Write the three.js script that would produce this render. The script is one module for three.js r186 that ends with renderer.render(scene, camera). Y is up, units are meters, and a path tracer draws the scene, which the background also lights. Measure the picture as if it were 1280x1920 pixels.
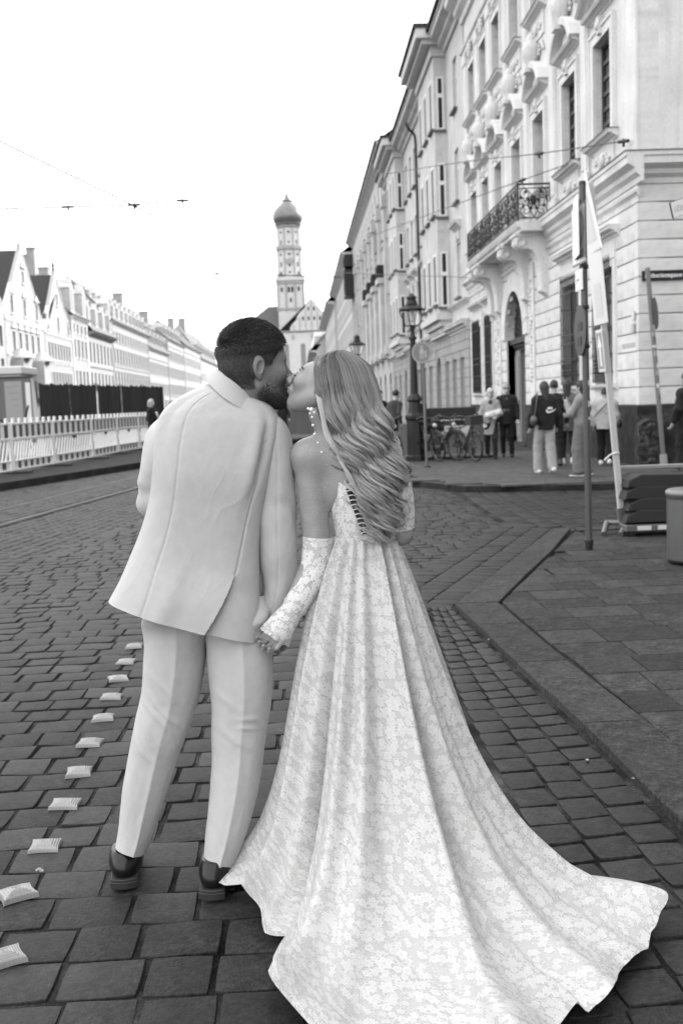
import * as THREE from 'three';
import { mergeGeometries, mergeVertices, toCreasedNormals } from 'three/addons/utils/BufferGeometryUtils.js';
import { RoundedBoxGeometry } from 'three/addons/geometries/RoundedBoxGeometry.js';
import { ImprovedNoise } from 'three/addons/math/ImprovedNoise.js';

// ---------- camera, sky, sun, exposure ----------
const scene = new THREE.Scene();
const camera = new THREE.PerspectiveCamera(51.28, 2 / 3, 0.1, 2000);
camera.position.set(0, 1.55, 0);
camera.rotation.order = 'YXZ';
camera.rotation.set(THREE.MathUtils.degToRad(-5.85), THREE.MathUtils.degToRad(-2), THREE.MathUtils.degToRad(-2.05));
camera.focus = 3.4; camera.userData.fStop = 4.5;
const renderer = new THREE.WebGLRenderer();
renderer.toneMapping = THREE.LinearToneMapping;
renderer.toneMappingExposure = 1.75;
renderer.shadowMap.enabled = true;
const SUN = new THREE.Vector3(0.7, 0.46, -0.5).normalize();
const noise = new ImprovedNoise();
function fbm(x, y, z = 0, o = 4) { let s = 0, a = 0.5; for (let i = 0; i < o; i++) { s += a * noise.noise(x, y, z + i * 7.3); x *= 2.03; y *= 2.03; z *= 2.03; a *= 0.5; } return s; }
{ // thin bright cloud veil over the whole sky, a little brighter round the sun
  const W = 512, H = 256, d = new Float32Array(W * H * 4), v = new THREE.Vector3();
  for (let j = 0; j < H; j++) for (let i = 0; i < W; i++) {
    const el = (j + 0.5) / H * Math.PI - Math.PI / 2, az = ((i + 0.5) / W - 0.5) * 2 * Math.PI;
    v.set(Math.cos(el) * Math.cos(az), Math.sin(el), Math.cos(el) * Math.sin(az));
    const c = fbm(v.x * 2.2, v.y * 5, v.z * 2.2, 5);
    const L = el < 0 ? 0.25 : 1.5 + 0.35 * c + 0.9 * Math.pow(Math.max(0, v.dot(SUN)), 12);
    const k = (j * W + i) * 4; d[k] = d[k + 1] = d[k + 2] = L; d[k + 3] = 1;
  }
  const t = new THREE.DataTexture(d, W, H, THREE.RGBAFormat, THREE.FloatType);
  t.mapping = THREE.EquirectangularReflectionMapping; t.magFilter = t.minFilter = THREE.LinearFilter; t.needsUpdate = true;
  scene.background = t; scene.environment = t;
}
const sun = new THREE.DirectionalLight(0xffffff, 3.8);
sun.position.copy(SUN).multiplyScalar(300); sun.castShadow = true; sun.shadow.radius = 3;
Object.assign(sun.shadow.camera, { left: -150, right: 150, top: 150, bottom: -150, near: 1, far: 800 });
scene.add(sun, sun.target);

// ---------- helpers ----------
function rng(s) { return () => { s |= 0; s = s + 0x6D2B79F5 | 0; let t = Math.imul(s ^ s >>> 15, 1 | s); t = t + Math.imul(t ^ t >>> 7, 61 | t) ^ t; return ((t ^ t >>> 14) >>> 0) / 4294967296; }; }
const V = (x, y, z) => new THREE.Vector3(x, y, z), PI = Math.PI;
const clamp = (x, a = 0, b = 1) => Math.min(b, Math.max(a, x)), lerp = (a, b, t) => a + (b - a) * t;
const sst = (a, b, x) => { const t = clamp((x - a) / (b - a)); return t * t * (3 - 2 * t); };
const bell = (x, c, w) => Math.exp(-(((x - c) / w) ** 2));
function mat(c, rough = 0.8, o = {}) { const m = new THREE.MeshPhysicalMaterial({ roughness: rough, side: THREE.DoubleSide, ...o }); m.color.setRGB(c, c, c); return m; }
const taken = new Map();
function numbered(n) { const k = taken.get(n) || 0; taken.set(n, k + 1); return k ? n + '_' + String(k).padStart(3, '0') : n; }
function mesh(name, geo, m, parent) {
  const o = new THREE.Mesh(Array.isArray(geo) ? join(geo) : geo, m);
  o.castShadow = o.receiveShadow = true; o.name = parent ? name : numbered(name); (parent || scene).add(o); return o;
}
function tag(o, label, category, group, kind) { Object.assign(o.userData, { label, category }); if (group) o.userData.group = group; if (kind) o.userData.kind = kind; return o; }
function thing(name, label, category, pos = [0, 0, 0], turn = 0, group) {
  const g = new THREE.Group(); g.name = numbered(name); g.position.set(...pos); g.rotation.y = turn; scene.add(g); return tag(g, label, category, group);
}
function struct(name, geo, m) { const o = mesh(name, geo, m); o.userData.kind = 'structure'; return o; }
function clean(g) { g = g.index ? g.toNonIndexed() : g; for (const k of Object.keys(g.attributes)) if (!['position', 'normal', 'uv'].includes(k)) g.deleteAttribute(k); if (!g.attributes.normal) g.computeVertexNormals(); if (!g.attributes.uv) g.setAttribute('uv', new THREE.BufferAttribute(new Float32Array(g.attributes.position.count * 2), 2)); return g; }
function join(list) { return list.length === 1 ? list[0] : mergeGeometries(list.map(clean)); }
// box from extents, uv in metres
function bx(x0, x1, y0, y1, z0, z1) {
  const g = new THREE.BoxGeometry(x1 - x0, y1 - y0, z1 - z0), p = g.attributes.position, n = g.attributes.normal, uv = g.attributes.uv;
  g.translate((x0 + x1) / 2, (y0 + y1) / 2, (z0 + z1) / 2);
  for (let i = 0; i < p.count; i++) { const X = p.getX(i), Y = p.getY(i), Z = p.getZ(i); if (Math.abs(n.getX(i)) > 0.5) uv.setXY(i, Z, Y); else if (Math.abs(n.getY(i)) > 0.5) uv.setXY(i, X, Z); else uv.setXY(i, X, Y); }
  return g;
}
function rbox(x0, x1, y0, y1, z0, z1, r = 0.01, s = 2) { const g = new RoundedBoxGeometry(x1 - x0, y1 - y0, z1 - z0, s, Math.min(r, (x1 - x0) / 2.01, (y1 - y0) / 2.01, (z1 - z0) / 2.01)); g.translate((x0 + x1) / 2, (y0 + y1) / 2, (z0 + z1) / 2); return g; }
function shp(pts) { const s = new THREE.Shape(); pts.forEach((p, i) => i ? s.lineTo(p[0], p[1]) : s.moveTo(p[0], p[1])); s.closePath(); return s; }
// wall in the local xy plane, front face at z = front, with openings [x0,x1,y0,y1,arch?]
function wallGeo(outline, holes, t = 0.35, front = 0) {
  const s = shp(outline);
  for (const h of holes) {
    const p = new THREE.Path(), [a, b, c, d, arch] = h;
    p.moveTo(a, c); p.lineTo(b, c);
    if (arch) { const r = (b - a) / 2; p.lineTo(b, d - r); p.absarc((a + b) / 2, d - r, r, 0, PI, false); } else { p.lineTo(b, d); p.lineTo(a, d); }
    p.closePath(); s.holes.push(p);
  }
  const g = new THREE.ExtrudeGeometry(s, { depth: t, bevelEnabled: false, curveSegments: 12 }); g.translate(0, 0, front - t); return g;
}
const rect = (x0, x1, y0, y1) => [[x0, y0], [x1, y0], [x1, y1], [x0, y1]];
// moulding: profile [[out, up], ...] swept along local x
function mould(x0, x1, prof, y = 0, z = 0) { const g = new THREE.ExtrudeGeometry(shp(prof), { depth: x1 - x0, bevelEnabled: false }); g.rotateY(-PI / 2); g.scale(1, 1, 1); g.rotateY(PI); // profile x -> local z
  const p = g.attributes.position; let m = 1e9; for (let i = 0; i < p.count; i++) m = Math.min(m, p.getX(i)); 
  const zs = []; for (let i = 0; i < p.count; i++) zs.push(p.getZ(i)); const flip = Math.abs(Math.max(...zs)) < Math.abs(Math.min(...zs)); if (flip) { g.rotateY(PI); m = 1e9; for (let i = 0; i < p.count; i++) m = Math.min(m, p.getX(i)); }
  g.translate(x0 - m, y, z); return g; }
function cyl(p, q, r0, r1 = r0, seg = 8, caps = true) { const a = V(...p), b = V(...q), d = b.clone().sub(a), g = new THREE.CylinderGeometry(r1, r0, d.length(), seg, 1, !caps); g.translate(0, d.length() / 2, 0); g.applyQuaternion(new THREE.Quaternion().setFromUnitVectors(V(0, 1, 0), d.normalize())); g.translate(a.x, a.y, a.z); return g; }
function tube(pts, r, seg = 16, rad = 6, closed = false) { return new THREE.TubeGeometry(new THREE.CatmullRomCurve3(pts.map(p => V(...p)), closed), seg, r, rad, closed); }
function lathe(pts, seg = 16) { return new THREE.LatheGeometry(pts.map(p => new THREE.Vector2(p[0], p[1])), seg); }
function ball(c, rx, ry = rx, rz = rx, a = 12, b = 8) { const g = new THREE.SphereGeometry(1, a, b); g.scale(rx, ry, rz); g.translate(...c); return g; }
// grid surface from f(u,v) -> [x,y,z], u,v in 0..1, uv = given function or u,v
function sheet(nu, nv, f, uvf, closeU = false) {
  const P = [], U = [], I = [];
  for (let j = 0; j <= nv; j++) for (let i = 0; i <= nu; i++) { const u = i / nu, v = j / nv; P.push(...f(closeU && i === nu ? 0 : u, v)); U.push(...(uvf ? uvf(u, v) : [u, v])); }
  for (let j = 0; j < nv; j++) for (let i = 0; i < nu; i++) { const a = j * (nu + 1) + i, b = a + 1, c = a + nu + 1, d = c + 1; I.push(a, b, d, a, d, c); }
  const g = new THREE.BufferGeometry(); g.setAttribute('position', new THREE.Float32BufferAttribute(P, 3)); g.setAttribute('uv', new THREE.Float32BufferAttribute(U, 2)); g.setIndex(I); g.computeVertexNormals();
  if (closeU) { const n = g.attributes.normal; for (let j = 0; j <= nv; j++) { const a = j * (nu + 1), b = a + nu; const s = V(n.getX(a) + n.getX(b), n.getY(a) + n.getY(b), n.getZ(a) + n.getZ(b)).normalize(); n.setXYZ(a, s.x, s.y, s.z); n.setXYZ(b, s.x, s.y, s.z); } }
  return g;
}
// smooth interpolation through a table [[t, a, b, ...], ...]
function curveTable(tab) {
  const n = tab[0].length - 1;
  return (t) => {
    let i = 0; while (i < tab.length - 2 && t > tab[i + 1][0]) i++;
    const p1 = tab[i], p2 = tab[i + 1], p0 = tab[Math.max(0, i - 1)], p3 = tab[Math.min(tab.length - 1, i + 2)], h = p2[0] - p1[0], s = clamp((t - p1[0]) / h), out = [];
    for (let k = 1; k <= n; k++) {
      const m1 = p2[0] === p0[0] ? 0 : (p2[k] - p0[k]) / (p2[0] - p0[0]) * h, m2 = p3[0] === p1[0] ? 0 : (p3[k] - p1[k]) / (p3[0] - p1[0]) * h;
      const s2 = s * s, s3 = s2 * s; out.push((2 * s3 - 3 * s2 + 1) * p1[k] + (s3 - 2 * s2 + s) * m1 + (-2 * s3 + 3 * s2) * p2[k] + (s3 - s2) * m2);
    }
    return out;
  };
}
// limb: skin of ellipses round a path; rows [x,y,z,rx,rz] (rx across, rz front to back), displaced by disp(angle,t)
function limb(rows, nu, nv, disp, o = {}) {
  const tab = curveTable(rows.map((r, i) => [i / (rows.length - 1), ...r]));
  const ref = V(...(o.ref || [0, 0, 1]));
  return sheet(nu, nv, (u, v) => {
    const a = tab(v), e = 0.004, q = tab(Math.min(1, v + e)), p = tab(Math.max(0, v - e));
    const T = V(q[0] - p[0], q[1] - p[1], q[2] - p[2]).normalize(), S = V().crossVectors(T, ref).normalize(), N = V().crossVectors(S, T).normalize();
    const th = u * 2 * PI, d = disp ? disp(th, v) : 0, ce = Math.cos(th), se = Math.sin(th), k = o.square ? 1 / Math.pow(Math.abs(ce) ** o.square + Math.abs(se) ** o.square, 1 / o.square) : 1;
    return V(a[0], a[1], a[2]).addScaledVector(S, ce * k * (a[3] + d)).addScaledVector(N, se * k * (a[4] + d)).toArray();
  }, o.uv, true);
}
// signed-distance modelling: naive surface nets
const sub3 = (a, b) => [a[0] - b[0], a[1] - b[1], a[2] - b[2]], dot3 = (a, b) => a[0] * b[0] + a[1] * b[1] + a[2] * b[2];
const smin = (a, b, k) => { const h = Math.max(k - Math.abs(a - b), 0) / k; return Math.min(a, b) - h * h * k * 0.25; };
function capD(p, a, b, ra, rb) { const ab = sub3(b, a), ap = sub3(p, a), t = clamp(dot3(ap, ab) / dot3(ab, ab)); return Math.hypot(ap[0] - ab[0] * t, ap[1] - ab[1] * t, ap[2] - ab[2] * t) - lerp(ra, rb, t); }
function ellD(p, c, r) { const x = (p[0] - c[0]) / r[0], y = (p[1] - c[1]) / r[1], z = (p[2] - c[2]) / r[2], k = Math.hypot(x, y, z), g = Math.hypot(x / r[0], y / r[1], z / r[2]); return g < 1e-9 ? -Math.min(...r) : k * (k - 1) / g; }
function surfaceNet(f, lo, hi, cell) {
  const n = [0, 1, 2].map(k => Math.ceil((hi[k] - lo[k]) / cell) + 1), [nx, ny, nz] = n, F = new Float32Array(nx * ny * nz), id = new Int32Array(nx * ny * nz).fill(-1), P = [], I = [];
  const at = (i, j, k) => i + nx * (j + ny * k);
  for (let k = 0; k < nz; k++) for (let j = 0; j < ny; j++) for (let i = 0; i < nx; i++) F[at(i, j, k)] = f([lo[0] + i * cell, lo[1] + j * cell, lo[2] + k * cell]);
  for (let k = 0; k < nz - 1; k++) for (let j = 0; j < ny - 1; j++) for (let i = 0; i < nx - 1; i++) {
    let m = 0; const v = []; for (let c = 0; c < 8; c++) { const w = F[at(i + (c & 1), j + (c >> 1 & 1), k + (c >> 2))]; v.push(w); if (w < 0) m |= 1 << c; }
    if (m === 0 || m === 255) continue;
    let s = [0, 0, 0], cnt = 0;
    for (let a = 0; a < 8; a++) for (let b = 0; b < 3; b++) { const c = a | 1 << b; if (c === a || (v[a] < 0) === (v[c] < 0)) continue; const t = v[a] / (v[a] - v[c]); for (let q = 0; q < 3; q++) s[q] += (a >> q & 1) + (q === b ? t : 0); cnt++; }
    id[at(i, j, k)] = P.length / 3; P.push(lo[0] + (i + s[0] / cnt) * cell, lo[1] + (j + s[1] / cnt) * cell, lo[2] + (k + s[2] / cnt) * cell);
  }
  for (let k = 1; k < nz - 1; k++) for (let j = 1; j < ny - 1; j++) for (let i = 1; i < nx - 1; i++) {
    const a = F[at(i, j, k)] < 0;
    for (const [di, dj, dk, q] of [[1, 0, 0, [[0, 0, 0], [0, -1, 0], [0, -1, -1], [0, 0, -1]]], [0, 1, 0, [[0, 0, 0], [0, 0, -1], [-1, 0, -1], [-1, 0, 0]]], [0, 0, 1, [[0, 0, 0], [-1, 0, 0], [-1, -1, 0], [0, -1, 0]]]]) {
      const b = F[at(i + di, j + dj, k + dk)] < 0; if (a === b) continue;
      const w = q.map(([x, y, z]) => id[at(i + x, j + y, k + z)]); if (w.some(x => x < 0)) continue;
      if (a) I.push(w[0], w[1], w[2], w[0], w[2], w[3]); else I.push(w[0], w[2], w[1], w[0], w[3], w[2]);
    }
  }
  const g = new THREE.BufferGeometry(); g.setAttribute('position', new THREE.Float32BufferAttribute(P, 3)); g.setAttribute('uv', new THREE.Float32BufferAttribute(new Float32Array(P.length / 3 * 2), 2)); g.setIndex(I);
  const N = [], e = cell * 0.5; for (let i = 0; i < P.length; i += 3) { const x = P[i], y = P[i + 1], z = P[i + 2], d = V(f([x + e, y, z]) - f([x - e, y, z]), f([x, y + e, z]) - f([x, y - e, z]), f([x, y, z + e]) - f([x, y, z - e])).normalize(); N.push(d.x, d.y, d.z); }
  g.setAttribute('normal', new THREE.Float32BufferAttribute(N, 3)); return g;
}
function paint(g, f) { const p = g.attributes.position, c = new Float32Array(p.count * 3); for (let i = 0; i < p.count; i++) { const v = f(p.getX(i), p.getY(i), p.getZ(i)); c[3 * i] = c[3 * i + 1] = c[3 * i + 2] = v; } g.setAttribute('color', new THREE.BufferAttribute(c, 3)); return g; }
// textures (grey values 0..255 from f(x,y) with x,y in 0..1; tiles when f does)
function tex(n, f, repeat = [1, 1], srgb = true) {
  const d = new Uint8Array(n * n * 4);
  for (let j = 0; j < n; j++) for (let i = 0; i < n; i++) { const v = clamp(f((i + 0.5) / n, (j + 0.5) / n), 0, 255), k = (j * n + i) * 4; d[k] = d[k + 1] = d[k + 2] = v; d[k + 3] = 255; }
  const t = new THREE.DataTexture(d, n, n, THREE.RGBAFormat); t.wrapS = t.wrapT = THREE.RepeatWrapping; t.magFilter = THREE.LinearFilter; t.minFilter = THREE.LinearFilter; t.repeat.set(...repeat); if (srgb) t.colorSpace = THREE.SRGBColorSpace; t.needsUpdate = true; return t;
}
function tile(f, x, y) { // blend so that the pattern wraps
  const a = x, b = y; return f(x, y) * (1 - a) * (1 - b) + f(x - 1, y) * a * (1 - b) + f(x, y - 1) * (1 - a) * b + f(x - 1, y - 1) * a * b;
}
function again(t, rx, ry) { const c = t.clone(); c.repeat.set(rx, ry); c.needsUpdate = true; return c; }
function textTex(w, h, draw) { const c = document.createElement('canvas'); c.width = w; c.height = h; const x = c.getContext('2d'); draw(x, w, h); const t = new THREE.CanvasTexture(c); t.colorSpace = THREE.SRGBColorSpace; return t; }

// ---------- ground ----------
const rr = rng(11);
const speck = tex(512, (x, y) => { const f = tile((a, b) => fbm(a * 90, b * 90, 1, 3), x, y), c = tile((a, b) => fbm(a * 7, b * 7, 4, 4), x, y); const m2 = tile((a, b) => fbm(a * 26, b * 26, 14, 3), x, y); return 185 + 130 * f + 110 * c + 150 * m2 + (rr() - 0.5) * 50; });
const pits = tex(512, (x, y) => 128 + 190 * tile((a, b) => fbm(a * 60, b * 60, 8, 4), x, y) + 80 * tile((a, b) => fbm(a * 9, b * 9, 3, 3), x, y), [1, 1], false);
const sandT = tex(1024, (x, y) => { const big = tile((a, b) => fbm(a * 9, b * 9, 2.5, 4), x, y), f = tile((a, b) => fbm(a * 150, b * 150, 6, 2), x, y); return 120 + 330 * big + 120 * f + (rr() - 0.5) * 40; });
const stoneMats = [0.027, 0.033, 0.039, 0.046, 0.055].map((c, i) => mat(c, 0.6 + 0.05 * (i % 3), { map: again(speck, 1, 1), bumpMap: pits, bumpScale: 0.0025, specularIntensity: 0.5 }));
const roadMat = mat(0.115, 0.95, { specularIntensity: 0.3, map: again(sandT, 0.5, 0.5), bumpMap: again(pits, 2, 2), bumpScale: 0.006 });
const road = struct('road', (() => { const g = new THREE.PlaneGeometry(900, 1400); g.rotateX(-PI / 2); g.translate(0, -0.008, -500); const p = g.attributes.position, u = g.attributes.uv; for (let i = 0; i < p.count; i++) u.setXY(i, p.getX(i), p.getZ(i)); return g; })(), roadMat);
// sett: unit block about 1 x 1 in plan, height 0.09 down, uneven top with rounded rim
function settGeo(seed, round = 0.06, dome = 0.006) {
  const r = rng(seed), n = 4, P = [], U = [], I = [], ou = r() * 5, ov = r() * 5;
  const jit = [...Array(4)].map(() => [(r() - 0.5) * 0.035, (r() - 0.5) * 0.035]), tilt = [(r() - 0.5) * 0.006, (r() - 0.5) * 0.006];
  const prof = [[-1, -0.03], [-1, -0.006], [-1 + round, -0.001], [-0.35, 0], [0.35, 0], [1 - round, -0.001], [1, -0.006], [1, -0.03]];
  const hts = prof.map(() => prof.map(() => (r() - 0.5) * 0.004));
  prof.forEach(([a], j) => prof.forEach(([b], i) => {
    let x = b * 0.5, z = a * 0.5; const w = [(0.5 - x) * (0.5 - z), (0.5 + x) * (0.5 - z), (0.5 - x) * (0.5 + z), (0.5 + x) * (0.5 + z)];
    const cr = Math.max(0, Math.abs(x) + Math.abs(z) - (1 - round * 1.6)); x -= Math.sign(x) * cr * 0.5; z -= Math.sign(z) * cr * 0.5;
    let jx = 0, jz = 0; w.forEach((q, k) => { jx += q * jit[k][0]; jz += q * jit[k][1]; });
    const y = Math.min(prof[i][1], prof[j][1]) + dome * (1 - 4 * x * x) * (1 - 4 * z * z) + hts[j][i] * (Math.abs(a) < 1 && Math.abs(b) < 1 ? 1 : 0.3) + tilt[0] * x * 2 + tilt[1] * z * 2;
    P.push(x + jx, y, z + jz); U.push(ou + x * 0.35, ov + z * 0.35);
  }));
  const m = prof.length; for (let j = 0; j < m - 1; j++) for (let i = 0; i < m - 1; i++) { if ((i === 0 || i === m - 2) && (j === 0 || j === m - 2)) continue; const a = j * m + i; I.push(a, a + m, a + 1, a + 1, a + m, a + m + 1); }
  const g = new THREE.BufferGeometry(); g.setAttribute('position', new THREE.Float32BufferAttribute(P, 3)); g.setAttribute('uv', new THREE.Float32BufferAttribute(U, 2)); g.setIndex(I); g.computeVertexNormals(); return g;
}
const flatSett = [...Array(6)].map((_, i) => settGeo(100 + i, 0.035, 0.002)), roundSett = [...Array(6)].map((_, i) => settGeo(200 + i, 0.05, 0.003));
const setts = []; // {x,z,w,d,a,kind}
const put = (x, z, w, d, a = 0, round = false, tone = 0, lift = 0) => setts.push({ x, z, w, d, a, round, tone, lift });
const edgeA = curveTable([[0, 0.74], [3.4, 0.75], [5.2, 0.76], [6.7, 0.83], [7.9, 0.92], [9.3, 1.06], [12.77, 2.4], [13.2, 2.42], [18, 2.45], [30, 1.7]]); // right edge of the main rows by distance
const tramEdge = (d) => -3.0 + (d - 10.5) * 0.19; // left edge
for (let row = 0, z = -1.5; z > -46; row++) { // main rows, pitch 0.2 m
  const pitch = 0.2 + (rr() - 0.5) * 0.012, d = -z + pitch / 2, L = Math.max(-1.2 - d * 0.34, tramEdge(d)), Rr = Math.min(edgeA(d)[0] - 0.015, d > 17.5 ? Math.max(1.5, 3.2 - (d - 17) * 0.6) : 9); let x = Rr - rr() * 0.1;
  x = Rr; let first = true;
  while (x > L) { const w = (first && row % 2 ? 0.12 : 0.18) + rr() * 0.07; first = false; const gap = 0.007 + rr() * 0.011; const lean = 0.012 * (x - Rr); put(x - w / 2, z - pitch / 2 + lean * 0.3 + (rr() - 0.5) * 0.003, w - gap, pitch - 0.005 - rr() * 0.006, (rr() - 0.5) * 0.009, false, fbm(x * 0.6, z * 0.6, 2, 2)); x -= w; }
  z -= pitch;
}
{ // gutter: three files of rounder setts along the kerb, bending at its corner
  const kerb = [[1.32, -1.5], [1.257, -4.39], [1.17, -5.92], [1.094, -7.79], [2.8, -12.02]];
  for (let f = 0; f < 3; f++) {
    const off = 0.085 + f * 0.163; // straight leg
    for (let z = -1.6 - rr() * 0.1; z > -7.7 - off * 0.25;) { const d = 0.15 + rr() * 0.05; const t = -z, kx = t < 4.33 ? lerp(1.32, 1.257, (t - 1.5) / 2.83) : t < 5.84 ? lerp(1.257, 1.17, (t - 4.33) / 1.51) : lerp(1.17, 1.094, (t - 5.84) / 1.84); const wF = (kx - 0.03 - (edgeA(t)[0])) / 3; put(kx - 0.02 - wF * (f + 0.5), z - d / 2, wF - 0.010, d - 0.010, 0.05 + (rr() - 0.5) * 0.04, true, fbm(z * 2, f * 3, 5, 2)); z -= d; }
    const ax = kerb[3][0], az = kerb[3][1], dx = kerb[4][0] - ax, dz = kerb[4][1] - az, len = Math.hypot(dx, dz), ux = dx / len, uz = dz / len, nx = uz, nz = -ux; // left of direction
    for (let s = -off * 0.3; s < len + 1.0 * (f + 1) * 0.25;) { const d = 0.15 + rr() * 0.04, m = s + d / 2; const wF = 0.235; put(ax + ux * m + nx * (0.03 + wF * (f + 0.5)), az + uz * m + nz * (0.03 + wF * (f + 0.5)), wF - 0.012, d - 0.010, Math.atan2(ux, uz), true, fbm(s * 2, f * 3, 9, 2) - 0.1); s += d; }
  }
}
for (let x = 2.5, k = 0; x < 7.5; k++) { // side street mouth: courses running away from the camera
  const w = 0.25 + rr() * 0.03; for (let z = (x < 2.8 ? -12.4 : -11.9) - rr() * 0.15; z > -17.6;) { const d = 0.16 + rr() * 0.07; const bend = 0.25 * ((-z - 12) / 5.5) ** 2; if (z - d > -17.4 + (x > 4.5 ? 0.3 : 0) - Math.max(0, 2.7 - x)) put(x + w / 2 + bend * (x < 5 ? 0.4 : 0.1), z - d / 2, w - 0.014, d - 0.009, 0.02, true, fbm(x * 0.5, z * 0.5, 7, 2) - 0.05); z -= d; } x += w;
}
{ // tram reservation: big worn setts laid along the rails
  const ux = 0.15, uz = -0.989; // along the rails
  for (let f = 0; f < 42; f++) { const off = -4.17 + f * 0.17; for (let s = -7 + rr(); s < 40;) { const d = 0.17 + rr() * 0.12; const m = s + d / 2, x = -4.3 + ux * m + uz * off, z = -15.13 + uz * m - ux * off; s += d; const D = -z; if (x > tramEdge(D) - 0.05 || x < -2.2 - D * 0.3) continue; const side = Math.abs(off - 0.0) < 0.1 || Math.abs(off - 1.09) < 0.1; if (side) continue; put(x, z, 0.15, d - 0.03, Math.atan2(ux, uz), true, 0.15 + fbm(x, z, 3, 2), -0.004); } }
}
setts.forEach(s => s.d2 = (s.w * s.d) / (s.x * s.x + s.z * s.z + 2.4));
const inView = (s) => { const a = (s.x * 1 + Math.tan(0.035) * s.z * 0) / -s.z; return -s.z > 1.75 && a > -0.42 && a < 0.42; };
const hiddenBy = (s) => s.x > -0.25 && s.x < 0.62 && s.z < -2.75 && s.z > -4.0;
setts.sort((a, b) => (inView(b) && !hiddenBy(b) ? b.d2 : b.d2 * 1e-3) - (inView(a) && !hiddenBy(a) ? a.d2 : a.d2 * 1e-3));
const dm = new THREE.Object3D();
const place = (o, s) => { o.position.set(s.x, s.lift + (rr() - 0.5) * 0.004, s.z); o.rotation.set(0, s.a, 0); o.scale.set(s.w, 1, s.d); };
setts.slice(0, 300).forEach((s, i) => { const m = mesh('sett', (s.round ? roundSett : flatSett)[Math.floor(rr() * 6)], stoneMats[clamp(Math.floor(2.2 + s.tone * 3 + (rr() - 0.5) * 2.4), 0, 4)], road); place(m, s); });
for (const round of [false, true]) for (let v = 0; v < 6; v++) {
  const L = setts.slice(300).filter((s, i) => s.round === round && i % 6 === v); if (!L.length) continue;
  const im = new THREE.InstancedMesh((round ? roundSett : flatSett)[v], mat(1, 0.62, { map: speck, bumpMap: pits, bumpScale: 0.0025, specularIntensity: 0.45 }), L.length), c = new THREE.Color();
  im.name = 'setts'; im.userData.kind = 'stuff'; im.castShadow = im.receiveShadow = true; L.forEach((s, i) => { place(dm, s); dm.updateMatrix(); im.setMatrixAt(i, dm.matrix); const g = clamp(0.04 + s.tone * 0.024 + (rr() - 0.5) * 0.018, 0.015, 0.09); im.setColorAt(i, c.setRGB(g, g, g)); }); road.add(im);
}
{ // rails of the tram line, groove between head and guard lip
  const railM = mat(0.07, 0.5, { metalness: 0.3 });
  for (const [x0, z0] of [[-4.3, -15.13], [-5.39, -14.97]]) { const g = thing('tram_rail', x0 > -5 ? 'grooved steel tram rail nearest the couple' : 'grooved steel tram rail nearest the kerb of the barriers', 'rail', [x0, 0, z0], Math.atan2(-0.15, 0.989), 'tram rails in the road'); mesh('rail_head', bx(-0.035, 0.02, -0.05, 0.006, -110, 9), railM, g); mesh('guard_lip', bx(0.055, 0.075, -0.05, 0.004, -110, 9), railM, g); }
}
// near pavement with slab kerb
const slabMats = [0.052, 0.062, 0.072, 0.084].map((c, i) => mat(c, 0.85, { map: again(speck, 1.3, 1.3), bumpMap: again(pits, 1.3, 1.3), bumpScale: 0.002, specularIntensity: 0.4 }));
const slabGeo = (pts, y, t = 0.05) => { const g = new THREE.ExtrudeGeometry(shp(pts.map(([x, z]) => [x, -z])), { depth: t - 0.006, bevelEnabled: true, bevelThickness: 0.006, bevelSize: 0.005, bevelOffset: -0.005, bevelSegments: 1 }); g.rotateX(-PI / 2); g.translate(0, y - t, 0); return g; };
const pave = (pts, y, t) => slabGeo(pts.map(([x, z]) => [x * 1.045, z * 1.045]), y - 0.065, t);
const pavement = struct('pavement', [pave([[1.3, -1.2], [1.48, -4.3], [1.36, -7.42], [2.9, -11.2], [9, -11.05], [9, -1.2]], 0.078, 0.09)], mat(0.03, 0.95, { map: sandT }));
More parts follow.
